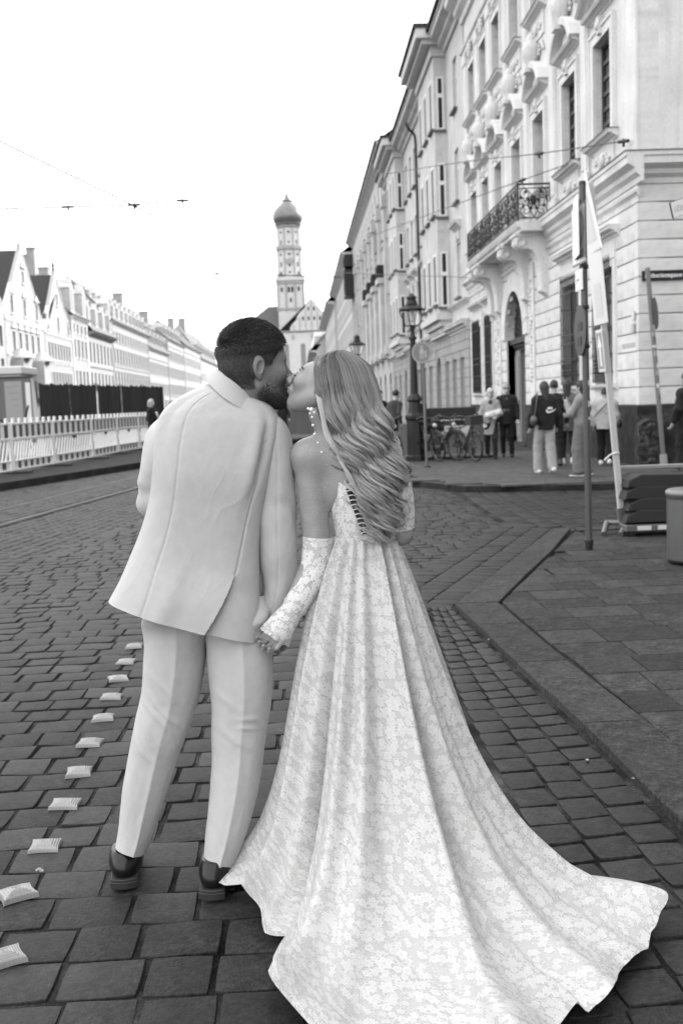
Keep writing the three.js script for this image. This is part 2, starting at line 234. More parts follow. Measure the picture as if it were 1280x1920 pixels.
{
  const k = [[1.27, 1.2, 1.54, 1.2], [1.235, 3.45, 1.525, 3.45], [1.2, 4.57, 1.48, 4.62], [1.13, 5.7, 1.41, 5.76], [1.085, 6.72, 1.37, 6.8], [1.045, 7.45, 1.35, 7.47]];
  for (let i = 0; i < 5; i++) { const a = k[i], b = k[i + 1]; mesh('kerb_stone', pave([[a[0], -a[1] - 0.004], [a[2], -a[1] - 0.004], [b[2], -b[1]], [b[0], -b[1]]], 0.1, 0.14), slabMats[1 + i % 3], pavement); }
  const p = [[1.045, 7.455, 1.355, 7.475], [1.49, 8.55, 1.78, 8.5], [2.02, 9.85, 2.3, 9.78], [2.7, 11.5, 2.9, 11.3]];
  for (let i = 0; i < 3; i++) { const a = p[i], b = p[i + 1], e = 0.004; mesh('kerb_stone', pave([[a[0] + e, -a[1] - e * 2], [a[2] + e, -a[1] - e * 2], [b[2], -b[1]], [b[0], -b[1]]], 0.1, 0.14), slabMats[3 - i % 2], pavement); }
  for (let i = 0; i < 6; i++) mesh('kerb_stone', pave([[2.93 + i, -11.46], [2.93 + i, -11.26], [3.92 + i, -11.24], [3.92 + i, -11.44]], 0.1, 0.14), slabMats[2], pavement);
  const left = (d) => (d < 7.46 ? lerp(1.56, 1.365, (d - 1.2) / 6.26) + (d > 3.3 && d < 6 ? 0.02 : 0) : lerp(1.37, 2.9, (d - 7.46) / 3.84)) + 0.01;
  for (let row = 0, d = 1.25; d < 11.1; row++) { const pz = 0.345 + (rr() - 0.5) * 0.04; for (let x = left(d) - 0.001, first = true; x < 4.6;) { const w = first ? 0.15 + rr() * 0.25 : 0.3 + rr() * 0.16; const xl0 = first ? left(d) : x, xl1 = first ? left(Math.min(d + pz, 11.2)) : x; if (x + w > xl1 + 0.05) mesh('paving_slab', pave([[xl0, -d - 0.003], [x + w - 0.006, -d - 0.003], [x + w - 0.006, -d - pz + 0.004], [xl1, -d - pz + 0.004]], 0.098 + (rr() - 0.5) * 0.005, 0.05), slabMats[Math.floor(rr() * 4)], pavement); x = Math.max(x + w, first ? xl1 + 0.1 : 0); first = false; } d += pz; }
}
// far pavement before the palace and along the houses
const farPave = struct('pavement', [slabGeo([[1.8, -19.6], [2.68, -17.52], [4.57, -17.02], [30, -16.6], [30, -20.7], [6.4, -20.7], [6.4, -330], [1.2, -330], [1.6, -40]], 0.1, 0.14)], mat(0.05, 0.9, { map: again(sandT, 0.5, 0.5) }));
{
  for (let row = 0, z = -17.25; z > -28; row++) { const pz = 0.34; for (let x = 1.9 + rr() * 0.3; x < 6.5;) { const w = 0.42 + rr() * 0.2; const zl = z - pz / 2; const ok = zl > -19.4 ? x > 2.62 - (-zl - 17.5) * 0.44 && (zl < -17.6 || x > 3.2) : x > 1.85; if (ok && z - pz > -28) mesh('paving_slab', slabGeo([[x, z], [x + w - 0.008, z], [x + w - 0.008, z - pz + 0.008], [x, z - pz + 0.008]], 0.118 + (rr() - 0.5) * 0.004, 0.03), farSlab(), farPave); x += w; } z -= pz; }
}
function farSlab() { farSlab.m ||= [0.08, 0.09, 0.1].map(c => mat(c, 0.85, { map: again(speck, 1, 1) })); return farSlab.m[Math.floor(rr() * 3)]; }
// raised reservation where the barriers stand
const island = struct('traffic_island', (() => { const P = [-6.188, 0, -21.969], Q = [-4.293, 0, -28.602]; const dx = (Q[0] - P[0]) / (P[2] - Q[2]), X = (d) => P[0] + dx * (d + P[2]); return [slabGeo([[X(12) - 0.02, -12], [X(45), -45], [X(45) - 26, -45], [X(12) - 18, -12]], 0.16, 0.2)]; })(), mat(0.045, 0.95, { map: again(sandT, 0.5, 0.5), bumpMap: again(pits, 0.5, 0.5), bumpScale: 0.02 }));

// ---------- buildings: shared pieces ----------
const stuccoT = tex(1024, (x, y) => { const a = tile((p, q) => fbm(p * 5, q * 5, 11, 5), x, y), b = tile((p, q) => fbm(p * 70, q * 70, 13, 3), x, y), s = tile((p, q) => fbm(p * 26, q * 2.2, 17, 4), x, y); return 228 + 40 * a + 22 * b - 46 * Math.max(0, s) + (rr() - 0.5) * 6; });
const rough = tex(256, (x, y) => 128 + 200 * tile((p, q) => fbm(p * 30, q * 30, 21, 4), x, y), [1, 1], false);
const stucco = (c, o = {}) => mat(c, 0.92, { map: again(stuccoT, 0.23, 0.23), bumpMap: again(rough, 1, 1), bumpScale: 0.004, ...o });
const glassM = mat(0.012, 0.06, { specularIntensity: 0.9 }), iron = mat(0.018, 0.5, { metalness: 0.3 }), whiteWood = mat(0.7, 0.5), darkWood = mat(0.05, 0.5), lead = mat(0.09, 0.6);
// window part: frame with sub-parts pane, sill
function win(g, x0, x1, y0, y1, o = {}) {
  const { cols = 2, rows = 3, w = 0.05, depth = 0.2, frame = darkWood, pane = glassM, sill, split } = o, F = [], z = -depth, bw = w * 0.6, gx = (x1 - x0 - 2 * w) / cols, gy = (y1 - y0 - 2 * w) / rows;
  F.push(bx(x0, x1, y0, y0 + w, z - 0.05, z + 0.03), bx(x0, x1, y1 - w, y1, z - 0.05, z + 0.03), bx(x0, x0 + w, y0 + w, y1 - w, z - 0.05, z + 0.028), bx(x1 - w, x1, y0 + w, y1 - w, z - 0.05, z + 0.028));
  for (let i = 1; i < cols; i++) F.push(bx(x0 + w + gx * i - bw / 2, x0 + w + gx * i + bw / 2, y0 + w, y1 - w, z - 0.04, z + 0.02));
  const ys = split ? [split] : [...Array(rows - 1)].map((_, i) => y0 + w + gy * (i + 1));
  for (const y of ys) F.push(bx(x0 + w, x1 - w, y - bw, y + bw, z - 0.04, z + (split ? 0.035 : 0.018)));
  const m = mesh('window', F, frame, g);
  mesh('pane', bx(x0 + w * 0.5, x1 - w * 0.5, y0 + w * 0.5, y1 - w * 0.5, z - 0.03, z - 0.012), pane, m);
  if (sill) mesh('sill', bx(x0 - 0.1, x1 + 0.1, y0 - 0.08, y0, -0.05, sill), o.sillM || lead, m);
  return m;
}
const CORN = (h, d) => [[0, 0], [d * 0.15, 0], [d * 0.2, h * 0.18], [d * 0.45, h * 0.3], [d * 0.5, h * 0.45], [d * 0.9, h * 0.6], [d * 0.92, h * 0.82], [d, h * 0.86], [d, h], [0, h]];
// ---------- the white palace at the corner ----------
{
  const M = stucco(0.82), MO = stucco(0.85), MS = stucco(0.79), GB = stucco(0.8), plinthM = [0.075, 0.09, 0.105].map(c => mat(c, 0.85, { map: again(sandT, 0.7, 0.7), bumpMap: again(pits, 0.7, 0.7), bumpScale: 0.006 }));
  const pal = thing('palace', 'white stucco palace with wrought iron balcony and arched portal at the corner', 'palace', [6.58, 0, -20.58], -PI / 2);
  const L = -20.3, ax = [-2.2, -4.95, -8.15, -11.05, -13.85, -16.2, -18.6], hw = 0.62, r = rng(5);
  const holes = []; for (const a of ax) holes.push([a - hw, a + hw, 6.85, 8.88], [a - hw, a + hw, 11.5, 13.35]);
  mesh('upper_wall', wallGeo(rect(L, 0, 6.0, 15.6), holes, 0.4), M, pal);
  const gh = [[ax[0] - 0.66, ax[0] + 0.66, 1.75, 4.15], [ax[1] - 0.75, ax[1] + 0.75, 1.75, 4.15], [-16.55, -15.45, 1.7, 4.1], [-19.2, -17.65, 1.7, 4.1]], dr = [-13.2, -10.4, 0.1, 4.7, true];
  // rusticated ground floor: courses with recessed joints
  const arcPts = [...Array(17)].map((_, k) => [-11.8 - 1.4 * Math.cos(k / 16 * PI), 3.3 + 1.4 * Math.sin(k / 16 * PI)]);
  mesh('backing_wall', wallGeo([[L, 1.2], [-13.2, 1.2], ...arcPts, [-10.4, 1.2], [0, 1.2], [0, 5.6], [L, 5.6]], gh, 0.36, -0.03), GB, pal);
  for (let k = 0, n = 12; k < n; k++) {
    const y0 = 1.3 + k * 0.35, y1 = y0 + 0.35 - 0.02; const cuts = [];
    for (const h of gh) if (h[2] < y1 && h[3] > y0) cuts.push([h[0], h[1]]);
    if (y0 < 4.7) { const c = (dr[0] + dr[1]) / 2, ym = (y0 + y1) / 2 - 3.3, hw2 = y0 < 3.3 ? 1.4 : ym < 1.4 ? Math.sqrt(1.96 - ym * ym) : 0; if (hw2) cuts.push([c - hw2, c + hw2]); }
    cuts.sort((a, b) => a[0] - b[0]); let x = L;
    for (const c of [...cuts, [0.025, 0]]) { let len = c[0] - x; while (len > 0.06) { const w = len > 1.5 ? 0.75 + r() * 0.25 : len; mesh('rustic_block', rbox(x + 0.004, x + w - 0.004, y0, y1, -0.05, 0.022 + r() * 0.006, 0.012, 1), [M, MS, MO][Math.floor(r() * 3)], pal); x += w; len -= w; } x = c[1]; }
  }
  // plinth blocks
  for (let x = L; x < 0.06;) { const w = Math.min(1.1 + r() * 0.5, 0.07 - x); if (x + w > dr[0] && x < dr[1]) { if (x < dr[0] - 0.1) mesh('plinth_stone', rbox(x, dr[0], 0.02, 1.29, -0.3, 0.07, 0.015, 1), plinthM[0], pal); x = dr[1]; continue; } mesh('plinth_stone', rbox(x + 0.003, x + w - 0.003, 0.02, 1.29, -0.3, 0.07, 0.015, 1), plinthM[Math.floor(r() * 3)], pal); x += w; }
  // string cornice between floors, with lead top
  mesh('string_course', [mould(L, 0.34, CORN(0.55, 0.34), 5.48)], MO, pal); mesh('cornice_flashing', bx(L, 0.36, 6.032, 6.045, 0, 0.36), lead, pal);
  mesh('string_course', [mould(L, 0.1, CORN(0.12, 0.1), 5.25)], MO, pal);
  // lisenes
  for (const a of [...ax.slice(0, 6).map((v, i) => (v + ax[i + 1]) / 2), L + 0.4]) { mesh('lisene', [bx(a - 0.3, a + 0.3, 6.05, 14.0, 0, 0.06), bx(a - 0.22, a + 0.22, 6.5, 13.7, 0.06, 0.085), bx(a - 0.34, a + 0.34, 13.7, 14.0, 0.06, 0.12), bx(a - 0.36, a + 0.36, 6.05, 6.4, 0.06, 0.12)], MO, pal); }
  mesh('corner_pilaster', [bx(-0.85, 0.03, 6.06, 14.0, 0, 0.05), bx(-0.9, 0.06, 13.7, 14.0, 0.05, 0.1)], MO, pal);
  // entablature
  mesh('architrave', [mould(L, 0.2, [[0, 0], [0.1, 0], [0.12, 0.14], [0.18, 0.16], [0.2, 0.24], [0, 0.24]], 14.02)], MO, pal);
  mesh('main_cornice', [mould(L - 0.1, 0.75, CORN(0.95, 0.75), 15.3)], MO, pal);
  ax.forEach((a, i) => {
    for (const [y0, y1] of [[6.85, 8.88], [11.5, 13.35]]) {
      const open = i === 2 || i === 3 || i === 4 || i === 5; // balcony doors show pale inner blinds
      win(pal, a - hw, a + hw, y0, y1, { cols: 2, rows: 6, w: 0.07, depth: y0 < 8 && open ? 0.34 : y0 < 8 ? 0.15 : 0.2, frame: darkWood, pane: glassM });
      mesh('surround', [bx(a - hw - 0.2, a - hw, y0 - 0.02, y1 + 0.2, 0, 0.07), bx(a + hw, a + hw + 0.2, y0 - 0.02, y1 + 0.2, 0, 0.07), bx(a - hw, a + hw, y1, y1 + 0.2, 0, 0.07), bx(a - hw - 0.26, a - hw - 0.2, y0 - 0.02, y1 + 0.26, 0, 0.1), bx(a + hw + 0.2, a + hw + 0.26, y0 - 0.02, y1 + 0.26, 0, 0.1), bx(a - hw - 0.2, a + hw + 0.2, y1 + 0.2, y1 + 0.26, 0, 0.1)], MO, pal);
      mesh('sill', [mould(a - hw - 0.36, a + hw + 0.36, CORN(0.16, 0.24), y0 - 0.18)], MO, pal); mesh('sill_flashing', bx(a - hw - 0.38, a + hw + 0.38, y0 - 0.018, y0 - 0.004, 0, 0.26), lead, pal);
      // apron below with relief
      const p = [bx(a - hw - 0.1, a + hw + 0.1, y0 - 0.75, y0 - 0.18, 0, 0.04)]; for (let k = 0; k < 14; k++) { const t = k / 13 * 2 - 1; p.push(ball([a + t * 0.5, y0 - 0.45 + 0.1 * Math.sin(t * 6), 0.05], 0.07, 0.06, 0.045, 6, 4)); } p.push(ball([a, y0 - 0.45, 0.06], 0.13, 0.16, 0.07, 8, 6));
      mesh('apron_relief', p, MO, pal);
    }
    // pediment over the first floor window
    const w = 0.98, y = 9.38, P = [mould(a - w, a + w, CORN(0.14, 0.24), y)];
    if (i === 0) { for (const s of [-1, 1]) { const q = mould(0, Math.hypot(w, 0.62), CORN(0.13, 0.34), 0); q.rotateZ(s * Math.atan2(0.62, w)); if (s > 0) q.translate(a - w, y + 0.14, 0); else { q.translate(a, y + 0.14 + 0.62, 0); } P.push(q); } }
    else { const R = (w * w + 0.6 * 0.6) / 1.2, cy = y + 0.14 + 0.6 - R, th = Math.asin(w / R), s = new THREE.Shape(); s.absarc(a, cy, R + 0.06, PI / 2 - th, PI / 2 + th, false); s.absarc(a, cy, R - 0.08, PI / 2 + th, PI / 2 - th, true); P.push(new THREE.ExtrudeGeometry(s, { depth: 0.27, bevelEnabled: true, bevelThickness: 0.02, bevelSize: 0.02, bevelSegments: 1, curveSegments: 14 })); }
    mesh('pediment', P, MO, pal);
    const sh = []; for (let k = -4; k <= 4; k++) { const an = k * 0.33; const g = ball([0, 0.16, 0], 0.045, 0.2, 0.07, 6, 5); g.rotateZ(an); g.translate(a, y + 0.18, 0.07); sh.push(g); } for (const s of [-1, 1]) for (let k = 0; k < 5; k++) sh.push(ball([a + s * (0.3 + k * 0.1), y + 0.2 + 0.06 * Math.sin(k * 2), 0.07], 0.07, 0.07, 0.06, 6, 5));
    mesh('shell_relief', sh, MO, pal);
    mesh('keystone', [bx(a - 0.09, a + 0.09, 8.95, 9.3, 0.0, 0.14), ball([a, 9.12, 0.15], 0.07, 0.1, 0.05, 8, 6)], MO, pal);
    // urn on a bracket above the pediment
    const u = lathe([[0, 0], [0.13, 0.02], [0.1, 0.1], [0.2, 0.28], [0.24, 0.5], [0.18, 0.68], [0.09, 0.74], [0.12, 0.8], [0.05, 0.9], [0, 0.95]], 14); u.translate(a, 10.02, 0.22);
    mesh('urn', [u, bx(a - 0.16, a + 0.16, 9.94, 10.03, 0, 0.4)], MO, pal);
    for (const s of [-1, 1]) { const gar = []; for (let k = 0; k < 9; k++) gar.push(ball([a + s * (0.22 + k * 0.06), 10.35 + 0.25 * Math.sin(k / 8 * PI) + (r() - 0.5) * 0.05, 0.05], 0.06 + r() * 0.03, 0.06, 0.05, 6, 4)); mesh('garland', gar, MO, pal); }
    const cart = []; for (let k = 0; k < 16; k++) { const an = k / 16 * 2 * PI; cart.push(ball([a + 0.22 * Math.cos(an), 13.95 + 0.3 * Math.sin(an), 0.1], 0.06 + r() * 0.03, 0.07, 0.07, 6, 4)); } cart.push(ball([a, 13.95, 0.08], 0.15, 0.22, 0.09, 8, 6)); mesh('cartouche', cart, MO, pal);
  });
  // ground floor windows with grilles
  gh.forEach((h, i) => {
    win(pal, ...h, { cols: 2, rows: 4, w: 0.07, depth: 0.14, pane: mat(0.2, 0.2) });
    mesh('surround', [bx(h[0] - 0.16, h[0], h[2], h[3] + 0.14, 0, 0.075), bx(h[1], h[1] + 0.16, h[2], h[3] + 0.14, 0, 0.075), bx(h[0], h[1], h[3], h[3] + 0.14, 0, 0.075)], MO, pal);
    mesh('hood_mould', [mould(h[0] - 0.4, h[1] + 0.4, CORN(0.22, 0.28), 4.72), bx(h[0] - 0.1, h[1] + 0.1, 4.32, 4.62, 0, 0.05)], MO, pal);
    mesh('sill', [mould(h[0] - 0.22, h[1] + 0.22, CORN(0.14, 0.18), h[2] - 0.15)], MO, pal);
    const bars = [], n = 9; for (let k = 0; k <= n; k++) { const x = lerp(h[0] + 0.03, h[1] - 0.03, k / n); bars.push(cyl([x, h[2] + 0.03, 0.13], [x, h[3] + 0.1, 0.13], 0.014, 0.014, 6), cyl([x, h[3] + 0.1, 0.13], [x, h[3] + 0.26, 0.13], 0.024, 0.002, 6)); if (k < n) { const g = new THREE.TorusGeometry(0.05, 0.009, 4, 10); g.translate(x + 0.07, h[2] + 0.3, 0.13); bars.push(g); const g2 = g.clone(); g2.translate(0, 0.16, 0); bars.push(g2); } }
    for (const y of [h[2] + 0.08, h[2] + 0.62, 2.75, 2.95, 3.95]) bars.push(bx(h[0] - 0.02, h[1] + 0.02, y - 0.014, y + 0.014, 0.118, 0.142)); for (const y of [2.0, 3.6]) for (const x of [h[0] - 0.01, h[1] + 0.01]) bars.push(bx(x - 0.012, x + 0.012, y - 0.012, y + 0.012, -0.1, 0.13));
    mesh('grille', bars, iron, pal);
  });
  // portal
  { const c = -11.8, R = [];
    for (let k = 0; k < 13; k++) { const a0 = k / 13 * PI + 0.012, a1 = (k + 1) / 13 * PI - 0.012, s = new THREE.Shape(); s.absarc(c, 3.3, 1.4, a0, a1, false); s.absarc(c, 3.3, 1.95, a1, a0, true); const g = new THREE.ExtrudeGeometry(s, { depth: 0.1, bevelEnabled: true, bevelSize: 0.01, bevelThickness: 0.01, bevelSegments: 1, curveSegments: 4 }); g.translate(0, 0, -0.02); mesh('arch_stone', g, MO, pal); }
    const s = new THREE.Shape(); s.moveTo(c + 1.4, 0.1); s.lineTo(c + 1.4, 3.3); s.absarc(c, 3.3, 1.4, 0, PI, false); s.lineTo(c - 1.4, 0.1); const lin = []; const n = 26, pts = s.getPoints(20);
    for (let k = 0; k < pts.length - 1; k++) { const a = pts[k], b = pts[k + 1]; const q = new THREE.BufferGeometry(); q.setAttribute('position', new THREE.Float32BufferAttribute([a.x, a.y, 0, b.x, b.y, 0, b.x, b.y, -0.3, a.x, a.y, 0, b.x, b.y, -0.3, a.x, a.y, -0.3], 3)); q.computeVertexNormals(); lin.push(q); }
    mesh('portal_reveal', lin, GB, pal);
    mesh('transom_beam', [mould(c - 1.5, c + 1.5, CORN(0.34, 0.24), 2.96, -0.3)], darkWood, pal);
    const fan = []; for (let k = 0; k <= 12; k++) { const a = k / 12 * PI; fan.push(cyl([c + 0.3 * Math.cos(a), 3.34 + 0.3 * Math.sin(a), -0.2], [c + 1.36 * Math.cos(a), 3.34 + 1.3 * Math.sin(a), -0.2], 0.016, 0.016, 5)); if (k < 12) { const m = a + PI / 24; const g = new THREE.TorusGeometry(0.11, 0.014, 4, 12); g.translate(c + 1.05 * Math.cos(m), 3.34 + 1.05 * Math.sin(m), -0.2); fan.push(g); const h = new THREE.TorusGeometry(0.08, 0.012, 4, 10); h.translate(c + 0.68 * Math.cos(m), 3.34 + 0.68 * Math.sin(m), -0.2); fan.push(h); } }
    mesh('fanlight_grille', fan, iron, pal);
    mesh('fanlight_pane', (() => { const q = new THREE.CircleGeometry(1.39, 24, 0, PI); q.translate(c, 3.32, -0.26); return q; })(), mat(0.02, 0.5), pal);
    const leafL = mesh('door', [bx(c - 1.4, c - 0.75, 0.12, 2.96, -0.32, -0.26), bx(c - 1.32, c - 0.83, 0.3, 1.3, -0.26, -0.23), bx(c - 1.32, c - 0.83, 1.45, 2.8, -0.26, -0.23)], mat(0.28, 0.5), pal); mesh('handle', [cyl([c - 0.8, 1.2, -0.22], [c - 0.8, 1.42, -0.22], 0.015)], iron, leafL);
    mesh('inner_door', [bx(c - 0.74, c + 1.4, 0.12, 2.96, -6.4, -6.34)], mat(0.12, 0.6), pal);
    mesh('vestibule', [bx(c - 0.74, c - 0.7, 0.1, 3, -6.4, -0.34), bx(c + 1.36, c + 1.4, 0.1, 3, -6.4, -0.31), bx(c - 0.74, c + 1.4, 2.95, 3.0, -6.4, -0.31), bx(c - 0.74, c + 1.4, 0.08, 0.12, -6.4, -0.35)], mat(0.22, 0.8), pal);
    mesh('threshold', rbox(c - 1.5, c + 1.5, 0.02, 0.14, -0.8, 0.12, 0.01, 1), plinthM[2], pal);
    // pilaster strips and hanging ornament beside the portal
    for (const s of [-1, 1]) { const x = c + s * 2.5; const o = [bx(x - 0.3, x + 0.3, 1.3, 5.2, 0.03, 0.07)]; for (let k = 0; k < 26; k++) o.push(ball([x + (r() - 0.5) * 0.16, 2.0 + k * 0.11, 0.08], 0.05 + r() * 0.04, 0.06 + r() * 0.04, 0.05, 6, 4)); mesh('leaf_hanging', o, MO, pal); }
    // four scroll consoles under the balcony
    for (const x of [-7.6, -9.75, -13.85, -15.0]) {
      const q = new THREE.Shape(); q.moveTo(0, 5.72); q.lineTo(0.82, 5.72); q.bezierCurveTo(0.9, 5.5, 0.78, 5.32, 0.62, 5.36); q.bezierCurveTo(0.35, 5.4, 0.22, 5.05, 0.2, 4.6); q.bezierCurveTo(0.2, 4.3, 0.12, 4.2, 0, 4.15); q.closePath();
      const g = new THREE.ExtrudeGeometry(q, { depth: 0.44, bevelEnabled: true, bevelSize: 0.02, bevelThickness: 0.02, bevelSegments: 1, curveSegments: 8 }); g.rotateY(-PI / 2); g.translate(x + 0.22, 0, 0);
      const v1 = cyl([x - 0.26, 5.52, 0.72], [x + 0.26, 5.52, 0.72], 0.15, 0.15, 16), v2 = cyl([x - 0.25, 4.32, 0.12], [x + 0.25, 4.32, 0.12], 0.1, 0.1, 12), rim = new THREE.TorusGeometry(0.1, 0.025, 6, 16); rim.rotateY(PI / 2); rim.translate(x + 0.27, 5.52, 0.72);
      const flutes = []; for (let k = 0; k < 5; k++) flutes.push(bx(x - 0.18 + k * 0.08, x - 0.14 + k * 0.08, 5.56, 5.7, 0.83, 0.87));
      mesh('console', [g, v1, v2, rim, ...flutes, bx(x - 0.3, x + 0.3, 5.66, 5.73, 0.0, 0.9)], MO, pal);
    }
  }
  // balcony slab and railing
  mesh('balcony_slab', [mould(-15.2, -6.95, [[0, 0], [0.78, 0], [0.8, 0.06], [0.86, 0.1], [0.9, 0.18], [0.92, 0.24], [0, 0.24]], 5.74)], MO, pal);
  { const zf = 0.86, y0 = 6.02, y1 = 6.9; const bar = [], scroll = [];
    const spiral = (x, y, R, turns, dir, ph) => { const pts = []; for (let k = 0; k <= 14; k++) { const t = k / 14, a = ph + dir * t * turns * 2 * PI, q = R * (1 - t * 0.85); pts.push([x + q * Math.cos(a), y + q * Math.sin(a), 0]); } return tube(pts, 0.011, 22, 4); };
    const panel = (w) => { const L2 = []; const n = Math.max(1, Math.round(w / 0.85)), pw = w / n; for (let i = 0; i < n; i++) { const cx = (i + 0.5) * pw; for (const s of [-1, 1]) { L2.push(spiral(cx + s * pw * 0.24, 6.25, 0.17, 1.6, s, -PI / 2), spiral(cx + s * pw * 0.26, 6.66, 0.15, 1.5, -s, PI / 2), spiral(cx + s * pw * 0.1, 6.47, 0.12, 1.4, s, PI), spiral(cx + s * pw * 0.4, 6.46, 0.1, 1.4, -s, 0)); L2.push(tube([[cx, 6.08, 0], [cx + s * pw * 0.18, 6.4, 0], [cx + s * pw * 0.05, 6.6, 0], [cx + s * pw * 0.3, 6.84, 0]], 0.012, 12, 4)); for (let k = 0; k < 5; k++) L2.push(ball([cx + s * pw * (0.08 + 0.08 * k), 6.2 + 0.55 * ((k * 0.37 + 0.2) % 1), 0], 0.04, 0.055, 0.012, 5, 4)); } L2.push(ball([cx, 6.5, 0], 0.07, 0.13, 0.02, 8, 6)); } return join(L2); };
    const front = panel(8.0); front.translate(-15.1, 0, zf); const e1 = panel(0.82); e1.rotateY(PI / 2); e1.translate(-7.02, 0, 0.86); const e2 = e1.clone(); e2.translate(-8.08, 0, 0);
    mesh('scrollwork', front, iron, pal); mesh('scrollwork', e1, iron, pal); mesh('scrollwork', e2, iron, pal);
    const rails = []; for (const [y, h] of [[6.9, 0.022], [6.06, 0.014], [6.8, 0.01]]) rails.push(bx(-15.12, -7.0, y - h, y + h, zf - 0.02, zf + 0.02), bx(-7.03, -6.99, y - h, y + h, 0, zf - 0.02), bx(-15.12, -15.08, y - h, y + h, 0, zf - 0.02)); mesh('handrail', rails, iron, pal);
    for (let k = 0; k <= 6; k++) { const x = lerp(-15.1, -7.01, k / 6); mesh('rail_post', bx(x - 0.018, x + 0.018, 5.98, 6.94, zf - 0.019, zf + 0.019), iron, pal); } mesh('rail_post', bx(-7.03, -6.99, 5.98, 6.94, 0.01, 0.05), iron, pal);
  }
  // body, side wall along the lane, roof
  mesh('core', [bx(L + 0.02, -0.4, 0.05, 15.6, -26, -7.0)], mat(0.3), pal);
  const side = (h, t) => { const g = wallGeo(rect(0.401, 26, h[0], h[1]), t, 0.4); g.rotateY(PI / 2); return g; };
  const sideHoles = []; for (let k = 0; k < 6; k++) sideHoles.push([3 + k * 3.6, 4.3 + k * 3.6, 6.85, 8.88], [3 + k * 3.6, 4.3 + k * 3.6, 11.5, 13.35]);
  const SW = side([6.0, 15.6], sideHoles); SW.translate(0.0, 0, 0); mesh('side_wall', SW, M, pal);
  sideHoles.forEach(h => { const m = win(pal, h[0], h[1], h[2], h[3], { cols: 2, rows: 6, depth: 0.26 }); m.rotation.y = PI / 2; });
  const b2 = wallGeo(rect(0, 26, 1.2, 5.6), [], 0.3, -0.04); b2.rotateY(PI / 2); mesh('backing_wall', b2, GB, pal);
  for (let k = 0; k < 12; k++) { const y0 = 1.3 + k * 0.35; for (let x = 0; x < 26;) { const w = x < 4 ? 2.2 + r() * 1.5 : 22 + 5; const g = rbox(x, Math.min(26, x + w - 0.006), y0, y0 + 0.33, -0.05, 0.025, 0.012, 1); g.rotateY(PI / 2); mesh('rustic_block', g, [M, MS][k % 2], pal); x += w; } }
  for (let x = 0; x < 12;) { const w = 1.3 + r() * 0.5; const g = rbox(x + 0.003, x + w - 0.003, 0.02, 1.29, -0.3, 0.07, 0.015, 1); g.rotateY(PI / 2); mesh('plinth_stone', g, plinthM[Math.floor(r() * 3)], pal); x += w; }
  const sc = mould(-0.0, 26, CORN(0.55, 0.34), 5.48); sc.rotateY(PI / 2); mesh('string_course', sc, MO, pal); const sf = bx(0, 26, 6.032, 6.046, 0, 0.36); sf.rotateY(PI / 2); mesh('cornice_flashing', sf, lead, pal);
  const mc = mould(-0.1, 26, CORN(0.95, 0.75), 15.3); mc.rotateY(PI / 2); mesh('main_cornice', mc, MO, pal);
  const roofG = new THREE.BufferGeometry(), A = [L - 0.2, 16.25, 0.8], B = [0.8, 16.25, 0.8], C2 = [0.8, 16.25, -27], D2 = [L - 0.2, 16.25, -27], E1 = [-10, 22.5, -8], E2 = [-10, 22.5, -20]; roofG.setAttribute('position', new THREE.Float32BufferAttribute([A, B, E1, B, C2, E2, B, E2, E1, C2, D2, E2, D2, A, E1, D2, E1, E2].flat(), 3)); roofG.computeVertexNormals(); mesh('roof', roofG, mat(0.12, 0.8), pal);
}
